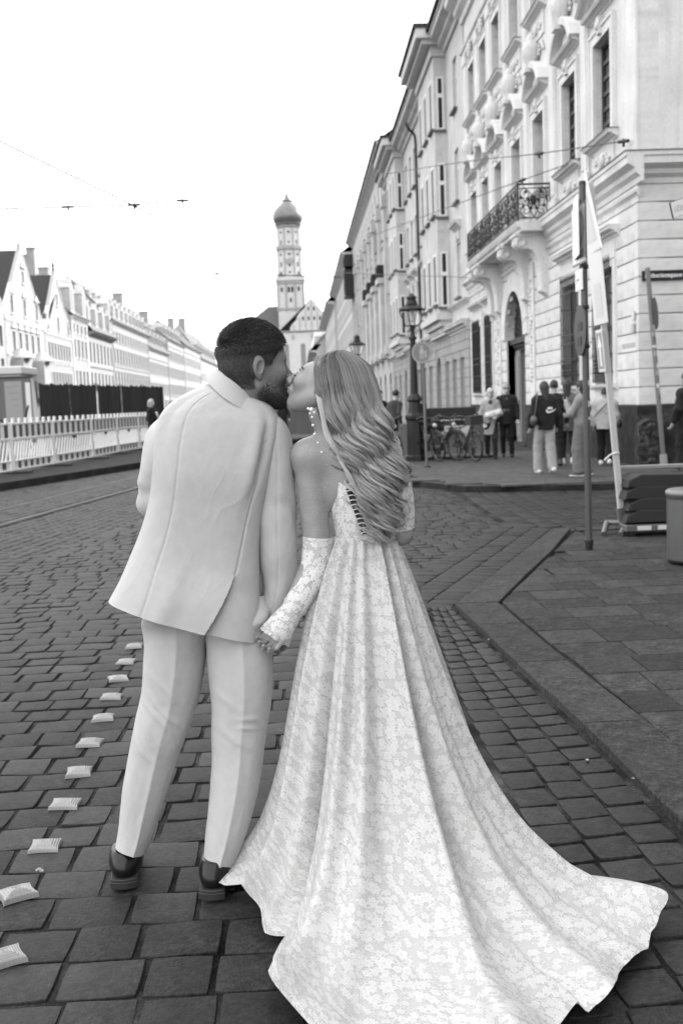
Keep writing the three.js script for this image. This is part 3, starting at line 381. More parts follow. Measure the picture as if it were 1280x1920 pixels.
{ // guard stone and small plaques at the corner, street name plate
  const z0 = -20.58, st = thing('guard_stone', 'weathered arched guard stone leaning at the palace corner plinth', 'guard stone', [6.62, 0.1, -20.36]);
  const s = new THREE.Shape(); s.moveTo(-0.19, 0); s.lineTo(-0.19, 0.72); s.absarc(0, 0.72, 0.19, PI, 0, true); s.lineTo(0.19, 0); const sm = mat(0.17, 0.9, { map: again(sandT, 1.5, 1.5), bumpMap: pits, bumpScale: 0.01 });
  const eg = (y0, y1) => { const q = new THREE.Shape(); if (y1 > 0.8) { q.moveTo(-0.19, y0); q.lineTo(-0.19, 0.72); q.absarc(0, 0.72, 0.19, PI, 0, true); q.lineTo(0.19, y0); } else { q.moveTo(-0.2, y0); q.lineTo(-0.2, y1); q.lineTo(0.2, y1); q.lineTo(0.2, y0); } return new THREE.ExtrudeGeometry(q, { depth: 0.2, bevelEnabled: true, bevelSize: 0.02, bevelThickness: 0.03, bevelSegments: 2 }); };
  mesh('block', eg(0.44, 0.91), sm, st); mesh('block', eg(0, 0.42), sm, st);
  const p0 = [6.616, 3.757, -20.5], p1 = [7.442, 3.822, -20.5];
  const np = thing('street_name_plate', 'dark street name plate with white letters on the palace side wall', 'street sign', [(p0[0] + p1[0]) / 2, p0[1], z0 + 0.07]); const w = p1[0] - p0[0];
  const tt = textTex(512, 96, (c, W, H) => { c.fillStyle = '#15161a'; c.fillRect(0, 0, W, H); c.fillStyle = '#f2f2f2'; c.font = 'bold 58px serif'; c.textAlign = 'center'; c.textBaseline = 'middle'; c.fillText('Katharinengasse', W / 2, H / 2 + 2, W - 50); });
  mesh('plate', rbox(-w / 2, w / 2, -0.095, 0.095, -0.03, 0.008, 0.01, 1), mat(0.01, 0.3), np); const f = new THREE.PlaneGeometry(w - 0.02, 0.17); f.translate(0, 0, 0.0105); mesh('lettering', f, mat(1, 0.8, { map: tt }), np);
  for (const [a, b, c, d, t] of [[1192, 580, 1200, 598, 'small pale notice on the palace corner above the door bell plate'], [1194, 603, 1200, 622, 'narrow grey tablet below the small notice on the palace corner']]) { const q = [6.554, 3.029, -20.55]; const y = t.startsWith('small') ? q[1] : q[1] - 0.24; const g = mesh('wall_plaque', rbox(6.5, 6.535, y - 0.09, y + 0.09, -20.83, -20.71, 0.004, 1), mat(t.startsWith('small') ? 0.6 : 0.4, 0.5)); tag(g, t, 'plaque'); }
  const lt = textTex(256, 96, (c, W, H) => { c.fillStyle = '#d4d4d4'; c.fillRect(0, 0, W, H); c.fillStyle = '#8d8d8d'; c.font = '52px sans-serif'; c.textAlign = 'center'; c.textBaseline = 'middle'; for (let k = 0; k < 9; k++) { c.fillRect(14 + k * 26, 22, 18, 44); c.fillStyle = k % 2 ? '#9a9a9a' : '#868686'; } });
  const y = 2.46, ln = thing('wall_lettering', 'faint grey lettering panel on the palace facade near the corner', 'lettering', [6.548, y, -21.15], -PI / 2); const pg = new THREE.PlaneGeometry(0.95, 0.22); mesh('panel', pg, mat(1, 0.8, { map: lt }), ln);
}

// ---------- houses along both sides, church ----------
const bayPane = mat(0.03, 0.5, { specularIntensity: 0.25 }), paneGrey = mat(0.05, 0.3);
const roofT = tex(256, (x, y) => 190 + 60 * tile((p, q) => fbm(p * 14, q * 14, 31, 4), x, y) + 30 * Math.sin(y * 2 * PI * 12) + (rr() - 0.5) * 40);
const roofDark = mat(0.045, 0.85, { map: again(roofT, 0.6, 0.6), bumpMap: again(roofT, 0.6, 0.6), bumpScale: 0.02 }), roofMid = mat(0.16, 0.85, { map: again(roofT, 0.6, 0.6), bumpMap: again(roofT, 0.6, 0.6), bumpScale: 0.02 }), roofPale = mat(0.26, 0.85, { map: again(roofT, 0.6, 0.6) });
const tri = (...q) => { const g = new THREE.BufferGeometry(); g.setAttribute('position', new THREE.Float32BufferAttribute(q.flat(), 3)); g.setAttribute('uv', new THREE.Float32BufferAttribute(q.map(p => [p[0] + p[2] * 0.7, p[1] * 1.2]).flat(), 2)); g.computeVertexNormals(); return g; };
const quad = (a, b, c, d) => tri(a, b, c, a, c, d);
// a house whose front lies in its local xy plane between a and b; rows of windows [y0,y1,count,width]
function house(o) {
  const g = thing(o.name || 'townhouse', o.label, 'house', o.pos, o.turn, o.group), { a, b, eave: E, depth = 14, rows = [], wall = stucco(0.75), trim = stucco(0.8), roof = roofMid } = o;
  const holes = [], m0 = o.margin ?? 0.9;
  for (const [y0, y1, n, w, arch] of rows) for (let i = 0; i < n; i++) { const cx = n === 1 ? (a + b) / 2 : lerp(a + m0 + w / 2, b - m0 - w / 2, i / (n - 1)); holes.push([cx - w / 2, cx + w / 2, y0, y1, arch]); }
  let outline = rect(a, b, 0, E);
  if (o.gable) outline = o.gable === 'steps' ? [[a, 0], [b, 0], [b, E], ...[...Array(5)].flatMap((_, k) => { const t = (k + 1) / 6, x = lerp(b, (a + b) / 2, t), y = lerp(E, o.apex, t); return [[lerp(b, (a + b) / 2, k / 6) - 0.0, y], [x, y]]; }), ...[...Array(5)].flatMap((_, q) => { const k = 4 - q, t = (k + 1) / 6, y = lerp(E, o.apex, t); return [[lerp(a, (a + b) / 2, t), y], [lerp(a, (a + b) / 2, k / 6), y]]; }), [a, E]] : [[a, 0], [b, 0], [b, E], [(a + b) / 2 + 0.5, o.apex - 0.6], [(a + b) / 2 + 0.35, o.apex], [(a + b) / 2 - 0.35, o.apex], [(a + b) / 2 - 0.5, o.apex - 0.6], [a, E]];
  mesh('front_wall', wallGeo(outline, holes, 0.4), wall, g);
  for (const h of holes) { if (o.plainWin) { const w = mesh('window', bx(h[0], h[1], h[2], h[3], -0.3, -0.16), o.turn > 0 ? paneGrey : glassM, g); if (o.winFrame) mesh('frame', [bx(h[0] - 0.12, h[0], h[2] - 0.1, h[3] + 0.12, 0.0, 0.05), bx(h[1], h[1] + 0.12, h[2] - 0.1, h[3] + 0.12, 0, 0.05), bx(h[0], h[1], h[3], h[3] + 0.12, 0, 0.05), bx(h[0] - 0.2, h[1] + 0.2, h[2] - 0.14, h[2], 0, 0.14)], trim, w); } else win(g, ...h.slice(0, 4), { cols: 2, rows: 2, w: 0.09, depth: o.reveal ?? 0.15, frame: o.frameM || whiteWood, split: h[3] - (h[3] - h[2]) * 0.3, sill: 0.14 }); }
  mesh('side_wall', bx(a, a + 0.4, 0, E, -depth, -0.402), wall, g); mesh('side_wall', bx(b - 0.4, b, 0, E, -depth, -0.402), wall, g); mesh('rear_wall', bx(a + 0.4, b - 0.4, 0, E, -depth, -depth + 0.3), wall, g);
  mesh('inner_floor', [bx(a + 0.41, b - 0.41, 0.1, E - 0.1, -depth + 0.4, -1.6)], mat(0.1), g);
  const R = o.ridge ?? E + 6, ov = o.over ?? 0.5;
  if (o.gable) { const c = (a + b) / 2, ap = o.apex - 0.5; mesh('roof', [quad([a - 0.2, E - 0.1, -0.35], [a - 0.2, E - 0.1, -depth], [c, ap, -depth], [c, ap, -0.35]), quad([b + 0.2, E - 0.1, -0.35], [c, ap, -0.35], [c, ap, -depth], [b + 0.2, E - 0.1, -depth])], roof, g); mesh('gable_coping', [-1, 1].map(s => { const x0 = s < 0 ? a : b, L = Math.hypot(c - x0, o.apex - 0.6 - E); const q = bx(0, L, 0, 0.16, -0.42, 0.06); q.rotateZ(s < 0 ? Math.atan2(o.apex - 0.6 - E, c - a) : PI - Math.atan2(o.apex - 0.6 - E, b - c)); q.translate(x0, E + (s > 0 ? 0.1 : 0), 0); return q; }), trim, g); const f = lathe([[0, 0], [0.25, 0.02], [0.12, 0.3], [0.22, 0.6], [0.05, 1.0], [0.03, 1.9], [0, 1.95]], 8); f.translate(c, o.apex, -0.2); mesh('finial', f, o.finial || trim, g); }
  else { const mid = -depth * (o.ridgeAt ?? 0.45); mesh('roof', [quad([a - 0.1, E, ov], [b + 0.1, E, ov], [b + 0.1, R, mid], [a - 0.1, R, mid]), quad([a - 0.1, R, mid], [b + 0.1, R, mid], [b + 0.1, E, -depth], [a - 0.1, E, -depth])], roof, g); mesh('gable_end', [tri([a, E, 0], [a, R - 0.1, mid], [a, E, -depth]), tri([b, E, 0], [b, R - 0.1, mid], [b, E, -depth])], wall, g); mesh('eaves_cornice', [mould(a, b, CORN(0.55, ov), E - 0.55)], trim, g); mesh('gutter', [cyl([a, E, ov + 0.05], [b, E, ov + 0.05], 0.09, 0.09, 6)], lead, g);
    const slope = (R - E) / (ov - mid); for (const [n, yy, dw, dh] of o.dormers || []) for (let i = 0; i < n; i++) { const x = lerp(a + 1.3, b - 1.3, n === 1 ? 0.5 : i / (n - 1)), z = ov - (yy - E) / slope + 0.1; const d = mesh('dormer', [bx(x - dw / 2, x + dw / 2, yy - 0.1, yy + dh, z - 2.2, z), quad([x - dw / 2 - 0.15, yy + dh, z + 0.15], [x, yy + dh + dw * 0.55, z + 0.15], [x, yy + dh + dw * 0.55, z - 3], [x - dw / 2 - 0.15, yy + dh, z - 3]), quad([x + dw / 2 + 0.15, yy + dh, z + 0.15], [x, yy + dh + dw * 0.55, z + 0.15], [x, yy + dh + dw * 0.55, z - 3], [x + dw / 2 + 0.15, yy + dh, z - 3]), tri([x - dw / 2, yy + dh, z], [x + dw / 2, yy + dh, z], [x, yy + dh + dw * 0.5, z])], o.dormerM || trim, g); mesh('pane', bx(x - dw * 0.32, x + dw * 0.32, yy + 0.15, yy + dh - 0.1, z - 0.02, z + 0.02), glassM, d); } }
  for (const [x, y, z, w, h] of o.chimneys || []) mesh('chimney', [bx(x - w / 2, x + w / 2, y - 3, y + h, z - w / 2, z + w / 2), bx(x - w / 2 - 0.1, x + w / 2 + 0.1, y + h, y + h + 0.2, z - w / 2 - 0.1, z + w / 2 + 0.1)], o.chimM || stucco(0.35), g);
  for (const y of o.strings || []) mesh('string_course', [mould(a, b, CORN(0.25, 0.16), y)], trim, g);
  if (o.corner) for (const s of [a, b]) mesh('pilaster', bx(s - (s === b ? 0.7 : 0), s + (s === a ? 0.7 : 0), 0.1, E - 0.6, 0.0, 0.1), trim, g);
  return g;
}
// --- grey house with bay windows next to the palace ---
{
  const W = stucco(0.66), Wb = stucco(0.66), T = stucco(0.72), G = stucco(0.42), r = rng(77);
  const g = thing('bay_house', 'grey stucco house with two bay window towers beside the palace', 'house', [6.58, 0, -41.12], -PI / 2), N = -34;
  const rows = [[5.6, 7.75], [9.35, 11.4], [12.9, 14.9]], xs = [-2.3, -11.6, -13.9, -17.2, -19.4, -21.6, -31.6], bays = [[-10.3, -4.7], [-28.6, -22.9]];
  const holes = []; for (const [y0, y1] of rows) for (const x of xs) holes.push([x - 0.5, x + 0.5, y0, y1]);
  mesh('front_wall', wallGeo(rect(N, 0, 4.6, 16.4), holes, 0.4), W, g);
  holes.forEach(h => { win(g, ...h, { cols: 1, rows: 2, split: h[2] + (h[3] - h[2]) * 0.68, w: 0.1, depth: 0.14, frame: whiteWood, sill: 0.16, sillM: lead }); });
  for (const x of xs) mesh('window_hood', [mould(x - 0.85, x + 0.85, CORN(0.3, 0.3), 8.25), bx(x - 0.45, x + 0.45, 7.85, 8.2, 0, 0.06), ball([x, 8.02, 0.06], 0.14, 0.14, 0.07, 8, 6)], T, g);
  mesh('string_course', [mould(N, 0, CORN(0.2, 0.2), 5.2)], T, g); mesh('string_course', [mould(N, 0, CORN(0.4, 0.35), 4.2)], T, g);
  const gholes = [[-2.4, -1.3, 0.5, 3.2], [-4.6, -3.4, 0.5, 3.2], [-6.9, -5.6, 0.5, 3.2], [-10, -8.4, 0.12, 3.5, true], [-13, -11.5, 0.5, 3.2], [-15.6, -14.2, 0.5, 3.2], [-18.5, -17, 0.5, 3.2], [-21.5, -20, 0.5, 3.2], [-25.5, -24, 0.12, 3.4, true], [-29, -27.5, 0.5, 3.2], [-32.5, -31, 0.5, 3.2]];
  mesh('ground_floor_wall', wallGeo(rect(N, 0, 0, 4.2), gholes, 0.4), G, g);
  for (let k = 0; k < 11; k++) { const y = 0.15 + k * 0.37, cuts = gholes.filter(h => h[2] < y + 0.35 && h[3] > y).map(h => [h[0], h[1]]).sort((p, q) => p[0] - q[0]); let x = N; for (const c of [...cuts, [0, 0]]) { if (c[0] - x > 0.02) mesh('stone_band', bx(x, c[0], y, y + 0.34, -0.01, 0.03), G, g); x = c[1]; } }
  gholes.forEach(h => h[4] ? mesh('door', [bx(h[0], h[1], 0.12, h[3] - 0.2, -0.35, -0.25)], darkWood, g) : win(g, ...h.slice(0, 4), { cols: 1, rows: 1, w: 0.12, depth: 0.2, frame: whiteWood, pane: mat(0.25, 0.08) }));
  for (const [x0, x1] of bays) {
    const P = 0.52, bay = mesh('bay_tower', [wallGeo(rect(x0, x1, 5.2, 16.6), [], 0.3, P)], Wb, g);
    mesh('cheek_wall', [bx(x1 - 0.22, x1, 5.2, 16.6, 0.0, P - 0.301), bx(x0, x0 + 0.22, 5.2, 16.6, 0, P - 0.301)], Wb, bay);
    for (const [y0, y1] of rows) { const yy0 = y0 - 0.15, yy1 = y1; const f = mesh('cheek_window', [bx(x1, x1 + 0.03, yy0, yy1, 0.1, 0.15), bx(x1, x1 + 0.03, yy0, yy1, 0.37, 0.42), bx(x1, x1 + 0.03, yy0, yy0 + 0.08, 0.15, 0.37), bx(x1, x1 + 0.03, yy1 - 0.08, yy1, 0.15, 0.37), bx(x1, x1 + 0.03, yy0 + 1.3, yy0 + 1.46, 0.15, 0.37), bx(x1 + 0.0, x1 + 0.016, yy0 + 0.08, yy1 - 0.08, 0.15, 0.18), bx(x1, x1 + 0.016, yy0 + 0.08, yy1 - 0.08, 0.34, 0.37)], whiteWood, g); mesh('pane', bx(x1, x1 + 0.008, yy0 + 0.08, yy1 - 0.08, 0.18, 0.34), glassM, f); mesh('sill', bx(x1 - 0.02, x1 + 0.1, yy0 - 0.1, yy0, 0.05, P + 0.05), lead, f); }
    for (const [y0, y1] of rows) for (let k = 0; k < 3; k++) { const x = lerp(x0 + 0.9, x1 - 0.9, k / 2); const f = mesh('bay_window', [bx(x - 0.5, x - 0.4, y0, y1, P, P + 0.04), bx(x + 0.4, x + 0.5, y0, y1, P, P + 0.04), bx(x - 0.4, x + 0.4, y0, y0 + 0.1, P, P + 0.04), bx(x - 0.4, x + 0.4, y1 - 0.1, y1, P, P + 0.04)], whiteWood, g); mesh('pane', bx(x - 0.4, x + 0.4, y0 + 0.1, y1 - 0.1, P - 0.02, P + 0.012), bayPane, f); mesh('sill', bx(x - 0.6, x + 0.6, y0 - 0.1, y0, P, P + 0.14), lead, f); }
    mesh('bay_corbel', [bx(x0 - 0.15, x1 + 0.15, 4.9, 5.2, 0, P + 0.15), bx(x0, x1, 4.65, 4.9, 0.0, P - 0.05), bx(x0 + 0.3, x1 - 0.3, 4.3, 4.65, 0, P - 0.25)], T, g);
    mesh('bay_cornice', [bx(x0 - 0.12, x1 + 0.12, 15.7, 16.1, P + 0.001, P + 0.12), bx(x1 + 0.001, x1 + 0.12, 15.7, 16.1, 0, P), bx(x0 - 0.5, x1 + 0.55, 16.3, 16.7, 0.3, P + 0.75), bx(x0 - 0.35, x1 + 0.38, 16.1, 16.3, 0.2, P + 0.5)], T, g); mesh('bay_eaves', [bx(x0 - 0.6, x1 + 0.62, 16.7, 16.85, 0.0, P + 0.85)], roofDark, g);
  }
  mesh('eaves', [mould(N, 0, CORN(0.7, 0.75), 15.8)], T, g); mesh('gutter', [bx(N, 0, 16.5, 16.64, 0.7, 0.86)], roofDark, g);
  mesh('downpipe', [tube([[-15.1, 15.7, 0.6], [-15.1, 15.4, 0.5], [-15.1, 15.1, 0.2], [-15.1, 14.6, 0.14]], 0.07, 12, 8), cyl([-15.1, 0.2, 0.14], [-15.1, 14.7, 0.14], 0.07, 0.07, 8)], iron, g);
  mesh('roof', [quad([N, 16.6, 0.8], [0.3, 16.6, 0.8], [0.3, 21, -6], [N, 21, -6]), quad([N, 21, -6], [0.3, 21, -6], [0.3, 16, -13], [N, 16, -13])], roofDark, g); mesh('side_wall', bx(N, N + 0.4, 0, 16.5, -13, -0.41), W, g); mesh('side_wall', bx(-0.4, 0, 0, 16.5, -13, -0.41), W, g); mesh('inner_floor', bx(N + 0.5, -0.5, 0.1, 16, -12, -1.4), mat(0.1), g);
  mesh('dormer', [bx(-16, -14.4, 17, 19, -3, 0.2)], roofDark, g);
}
// --- further houses on the right ---
const RT = -PI / 2;
const h3 = house({ label: 'tall pale house with pilasters and small balconies beyond the bay window house', pos: [6.58, 0, -75.2], turn: RT, a: -47, b: 0, eave: 19.3, ridge: 24, rows: [[0.6, 3.6, 10, 2.2, true], [5.6, 8.2, 14, 1.1], [9.6, 12, 14, 1.1], [13.3, 15.2, 14, 1.1], [16.4, 17.8, 14, 1.0]], wall: stucco(0.62), trim: stucco(0.66), strings: [4.6, 8.9, 12.7, 15.8], roof: roofMid, over: 0.7, frameM: mat(0.4), chimneys: [[-46, 22, -3, 1.2, 2]] });
{ const T = stucco(0.64); for (let k = 0; k <= 8; k++) { const x = -1.2 - k * 5.5; mesh('pilaster', [bx(x - 0.45, x + 0.45, 5.0, 15.8, 0, 0.28), bx(x - 0.6, x + 0.6, 15.0, 15.8, 0, 0.4), bx(x - 0.6, x + 0.6, 4.85, 5.5, 0, 0.42)], T, h3); if (k < 4) { mesh('oriel', [bx(x - 2.9, x - 0.9, 5.0, 10.2, 0, 0.55), bx(x - 3.1, x - 0.7, 9.9, 10.3, 0, 0.75), bx(x - 3.0, x - 0.8, 4.6, 5.0, 0, 0.65)], T, h3); const R = []; for (let q = 0; q < 9; q++) R.push(bx(x - 3.0 + q * 0.27, x - 2.97 + q * 0.27, 10.3, 11.2, 0.68, 0.71)); R.push(bx(x - 3.0, x - 0.8, 11.18, 11.24, 0.66, 0.73), bx(x - 0.83, x - 0.8, 10.3, 11.2, 0, 0.7)); for (let q = 0; q < 5; q++) R.push(bx(x - 0.83, x - 0.8, 10.3, 11.2, 0.1 + q * 0.13, 0.12 + q * 0.13)); mesh('balcony_railing', R, iron, h3); } }
  mesh('end_balcony', [bx(-46.8, -43, 13.1, 13.4, 0, 1.2), bx(-46.8, -43, 16.0, 16.3, 0, 1.2), ...[...Array(14)].map((_, q) => bx(-46.7 + q * 0.28, -46.66 + q * 0.28, 13.4, 17.5, 1.1, 1.15)), bx(-43.05, -43, 13.4, 17.6, 0.2, 1.15)], iron, h3); }
house({ label: 'pale five storey house with dark eaves line far down the right side', pos: [6.3, 0, -122.4], turn: RT, a: -48, b: 0, eave: 18.4, ridge: 24, rows: [[0.6, 3.4, 12, 2.2], [5.4, 7.6, 16, 1.1], [8.8, 11, 16, 1.1], [12.2, 14.2, 16, 1.1], [15.2, 16.8, 16, 1.0]], plainWin: true, winFrame: true, wall: stucco(0.68), roof: roofMid, over: 1.0, strings: [4.4] });
house({ label: 'light house with stepped gable end wall far down the right side', pos: [6, 0, -170.6], turn: RT, a: -62, b: 0, eave: 17.5, ridge: 25, rows: [[0.6, 3.4, 14, 2.2], [5.4, 7.4, 18, 1.1], [8.8, 10.8, 18, 1.1], [12, 14, 18, 1.1]], plainWin: true, wall: stucco(0.66), roof: roofDark, over: 1.2, dormers: [[6, 19, 1.6, 1.6]], chimneys: [[-3, 25, -6, 1.6, 2.5], [-40, 25, -5, 1.6, 2.5]] });
house({ label: 'low dark roofed house closing the right side before the church', pos: [4, 0, -233], turn: RT, a: -90, b: 0, eave: 13, ridge: 21, rows: [[0.6, 3.4, 18, 2.2], [5.4, 7.4, 22, 1.2], [9, 11, 22, 1.2]], plainWin: true, wall: stucco(0.66), roof: roofDark, over: 1.5, dormers: [[9, 14.4, 1.8, 1.6]] });
// --- left side, in the sun ---
const LT = PI / 2, LG = 'sunlit houses along the left side of the street', LW = stucco(0.46);
house({ label: 'leftmost sunlit white house cut by the picture edge', pos: [-28.8, 0, -84], turn: LT, a: 0, b: 23.8, eave: 12.2, gable: true, apex: 19, rows: [[0.6, 3.2, 5, 2], [5, 7, 6, 1.1], [8.2, 10.2, 6, 1.1]], wall: LW, roof: roofDark, plainWin: true, group: LG, depth: 24 });
const l1 = house({ label: 'sunlit white gabled house with ornate tall gable and steep dark roof', pos: [-28.8, 0, -108], turn: LT, a: 0, b: 16.4, eave: 11.4, gable: true, apex: 19.3, rows: [[0.6, 3.0, 4, 2.2, true], [4.6, 6.5, 6, 1.0], [8.0, 10, 5, 1.0], [11.8, 13.6, 3, 0.9], [15.3, 16.6, 1, 0.8]], margin: 2.6, wall: LW, roof: roofDark, plainWin: true, winFrame: true, strings: [3.9, 7.3, 10.8], group: LG, depth: 30, chimneys: [[5, 18.5, -5, 1.6, 1.4]] });
{ const T = stucco(0.7); for (const [y, n, hw] of [[10.4, 5, 5.1], [13.9, 3, 5.2], [17, 1, 0]]) for (let i = 0; i < n; i++) { const x = n === 1 ? 8.2 : lerp(3.1, 13.3, i / (n - 1)); mesh('window_gable', [tri([x - 0.9, y, 0.12], [x + 0.9, y, 0.12], [x, y + 0.7, 0.12]), bx(x - 0.95, x + 0.95, y - 0.12, y, 0, 0.2)], T, l1); } mesh('oriel', [bx(10.2, 13.4, 3.2, 7.2, 0, 1.2), cyl([11.8, 7.2, 0.6], [11.8, 8.2, 0.6], 1.6, 0.3, 8)], stucco(0.5), l1); mesh('oriel', [bx(1.6, 4.4, 3.2, 7.2, 0, 1.2), cyl([3, 7.2, 0.6], [3, 8.2, 0.6], 1.6, 0.3, 8)], stucco(0.5), l1); }
house({ label: 'sunlit white gabled house with plain gable, dark roof and thin finial', pos: [-28.8, 0, -124.6], turn: LT, a: 0, b: 14.6, eave: 10.8, gable: true, apex: 18.6, rows: [[0.6, 3.0, 4, 2], [4.4, 6.4, 8, 0.9], [7.8, 9.8, 8, 0.9], [11.2, 13, 3, 0.9], [14.4, 15.8, 1, 0.8]], margin: 1.4, wall: LW, roof: roofDark, plainWin: true, winFrame: true, strings: [3.7, 7.2, 10.5], group: LG, depth: 30, finial: iron });
house({ label: 'sunlit narrow house with arched dormers and corner turret piers', pos: [-28.8, 0, -139.4], turn: LT, a: 0, b: 10.2, eave: 13.9, ridge: 20, rows: [[0.6, 3.0, 3, 2], [4.6, 7, 4, 1.1], [8.6, 11, 4, 1.1], [11.8, 13, 4, 1.0]], wall: LW, roof: roofPale, plainWin: true, winFrame: true, corner: true, dormers: [[2, 14.4, 2.4, 3.0]], dormerM: stucco(0.55), group: LG, chimneys: [[2, 20, -5, 1, 2.6], [4, 20, -6, 1, 2]] });
house({ label: 'sunlit house with heavy grey eaves and three tall dormers', pos: [-28.8, 0, -149.8], turn: LT, a: 0, b: 19.4, eave: 12.6, ridge: 20.6, rows: [[0.6, 3.0, 5, 2], [4.4, 7, 7, 1.1], [8.4, 11.2, 7, 1.1]], wall: LW, trim: stucco(0.42), roof: roofPale, plainWin: true, strings: [7.6], over: 0.9, dormers: [[4, 13.6, 1.7, 2.4]], dormerM: stucco(0.6), group: LG, chimneys: [[7, 20.5, -7, 1.4, 1.6]] });
house({ label: 'long sunlit palace front with two rows of roof dormers', pos: [-28.8, 0, -169.4], turn: LT, a: 0, b: 40, eave: 15.5, ridge: 22.5, rows: [[0.5, 4, 7, 2.4, true], [5.2, 7.8, 14, 1.2], [9, 11.4, 14, 1.2], [12.4, 14, 14, 1.1]], wall: LW, trim: stucco(0.5), roof: roofPale, plainWin: true, winFrame: true, strings: [4.4, 8.3], corner: true, dormers: [[9, 16.6, 1.6, 1.6], [9, 19.4, 1.2, 1.0]], dormerM: stucco(0.6), group: LG });
house({ label: 'sunlit lower house with steep roof and square chimney on the left side', pos: [-28.8, 0, -209.8], turn: LT, a: 0, b: 30, eave: 13.4, ridge: 23, rows: [[0.5, 3.4, 6, 2.2], [4.6, 6.8, 9, 1.3], [8.6, 10.8, 9, 1.3]], wall: LW, trim: stucco(0.5), roof: roofPale, plainWin: true, winFrame: true, strings: [11.4], dormers: [[6, 14.6, 1.6, 1.6], [4, 17.6, 1.4, 1.3]], dormerM: stucco(0.5), group: LG, chimneys: [[4, 22, -6, 1.8, 2.2]] });
house({ label: 'sunlit house with round corner bay and flat parapet further down the left side', pos: [-28.8, 0, -240.2], turn: LT, a: 0, b: 34, eave: 17, ridge: 22, rows: [[0.5, 3.4, 8, 2.2], [4.8, 7, 11, 1.3], [8.6, 10.8, 11, 1.3], [12.4, 14.6, 11, 1.3]], wall: LW, trim: stucco(0.5), roof: roofPale, plainWin: true, winFrame: true, strings: [4.2, 15.3], corner: true, dormers: [[6, 18, 1.8, 1.6]], dormerM: stucco(0.5), group: LG, chimneys: [[8, 22, -6, 2, 1.6]] });
house({ label: 'sunlit tall house with twin chimneys further down the left side', pos: [-28.8, 0, -274.6], turn: LT, a: 0, b: 44, eave: 17.5, ridge: 24, rows: [[0.5, 3.4, 10, 2.2], [4.8, 7, 14, 1.4], [8.6, 10.8, 14, 1.4], [12.4, 14.6, 14, 1.4]], wall: LW, trim: stucco(0.5), roof: roofMid, plainWin: true, strings: [4.2, 15.6], corner: true, group: LG, chimneys: [[26, 24, -6, 1.6, 2.2]] });
house({ label: 'farthest sunlit gabled house on the left before the groom', pos: [-28.8, 0, -319], turn: LT, a: 0, b: 70, eave: 16, ridge: 26, rows: [[0.5, 3.4, 12, 2.4], [5, 7.4, 16, 1.6], [9.4, 11.8, 16, 1.6]], wall: LW, trim: stucco(0.5), roof: roofPale, plainWin: true, group: LG, dormers: [[8, 18, 2.4, 2]], chimneys: [[10, 27, -6, 2, 1.4]] });
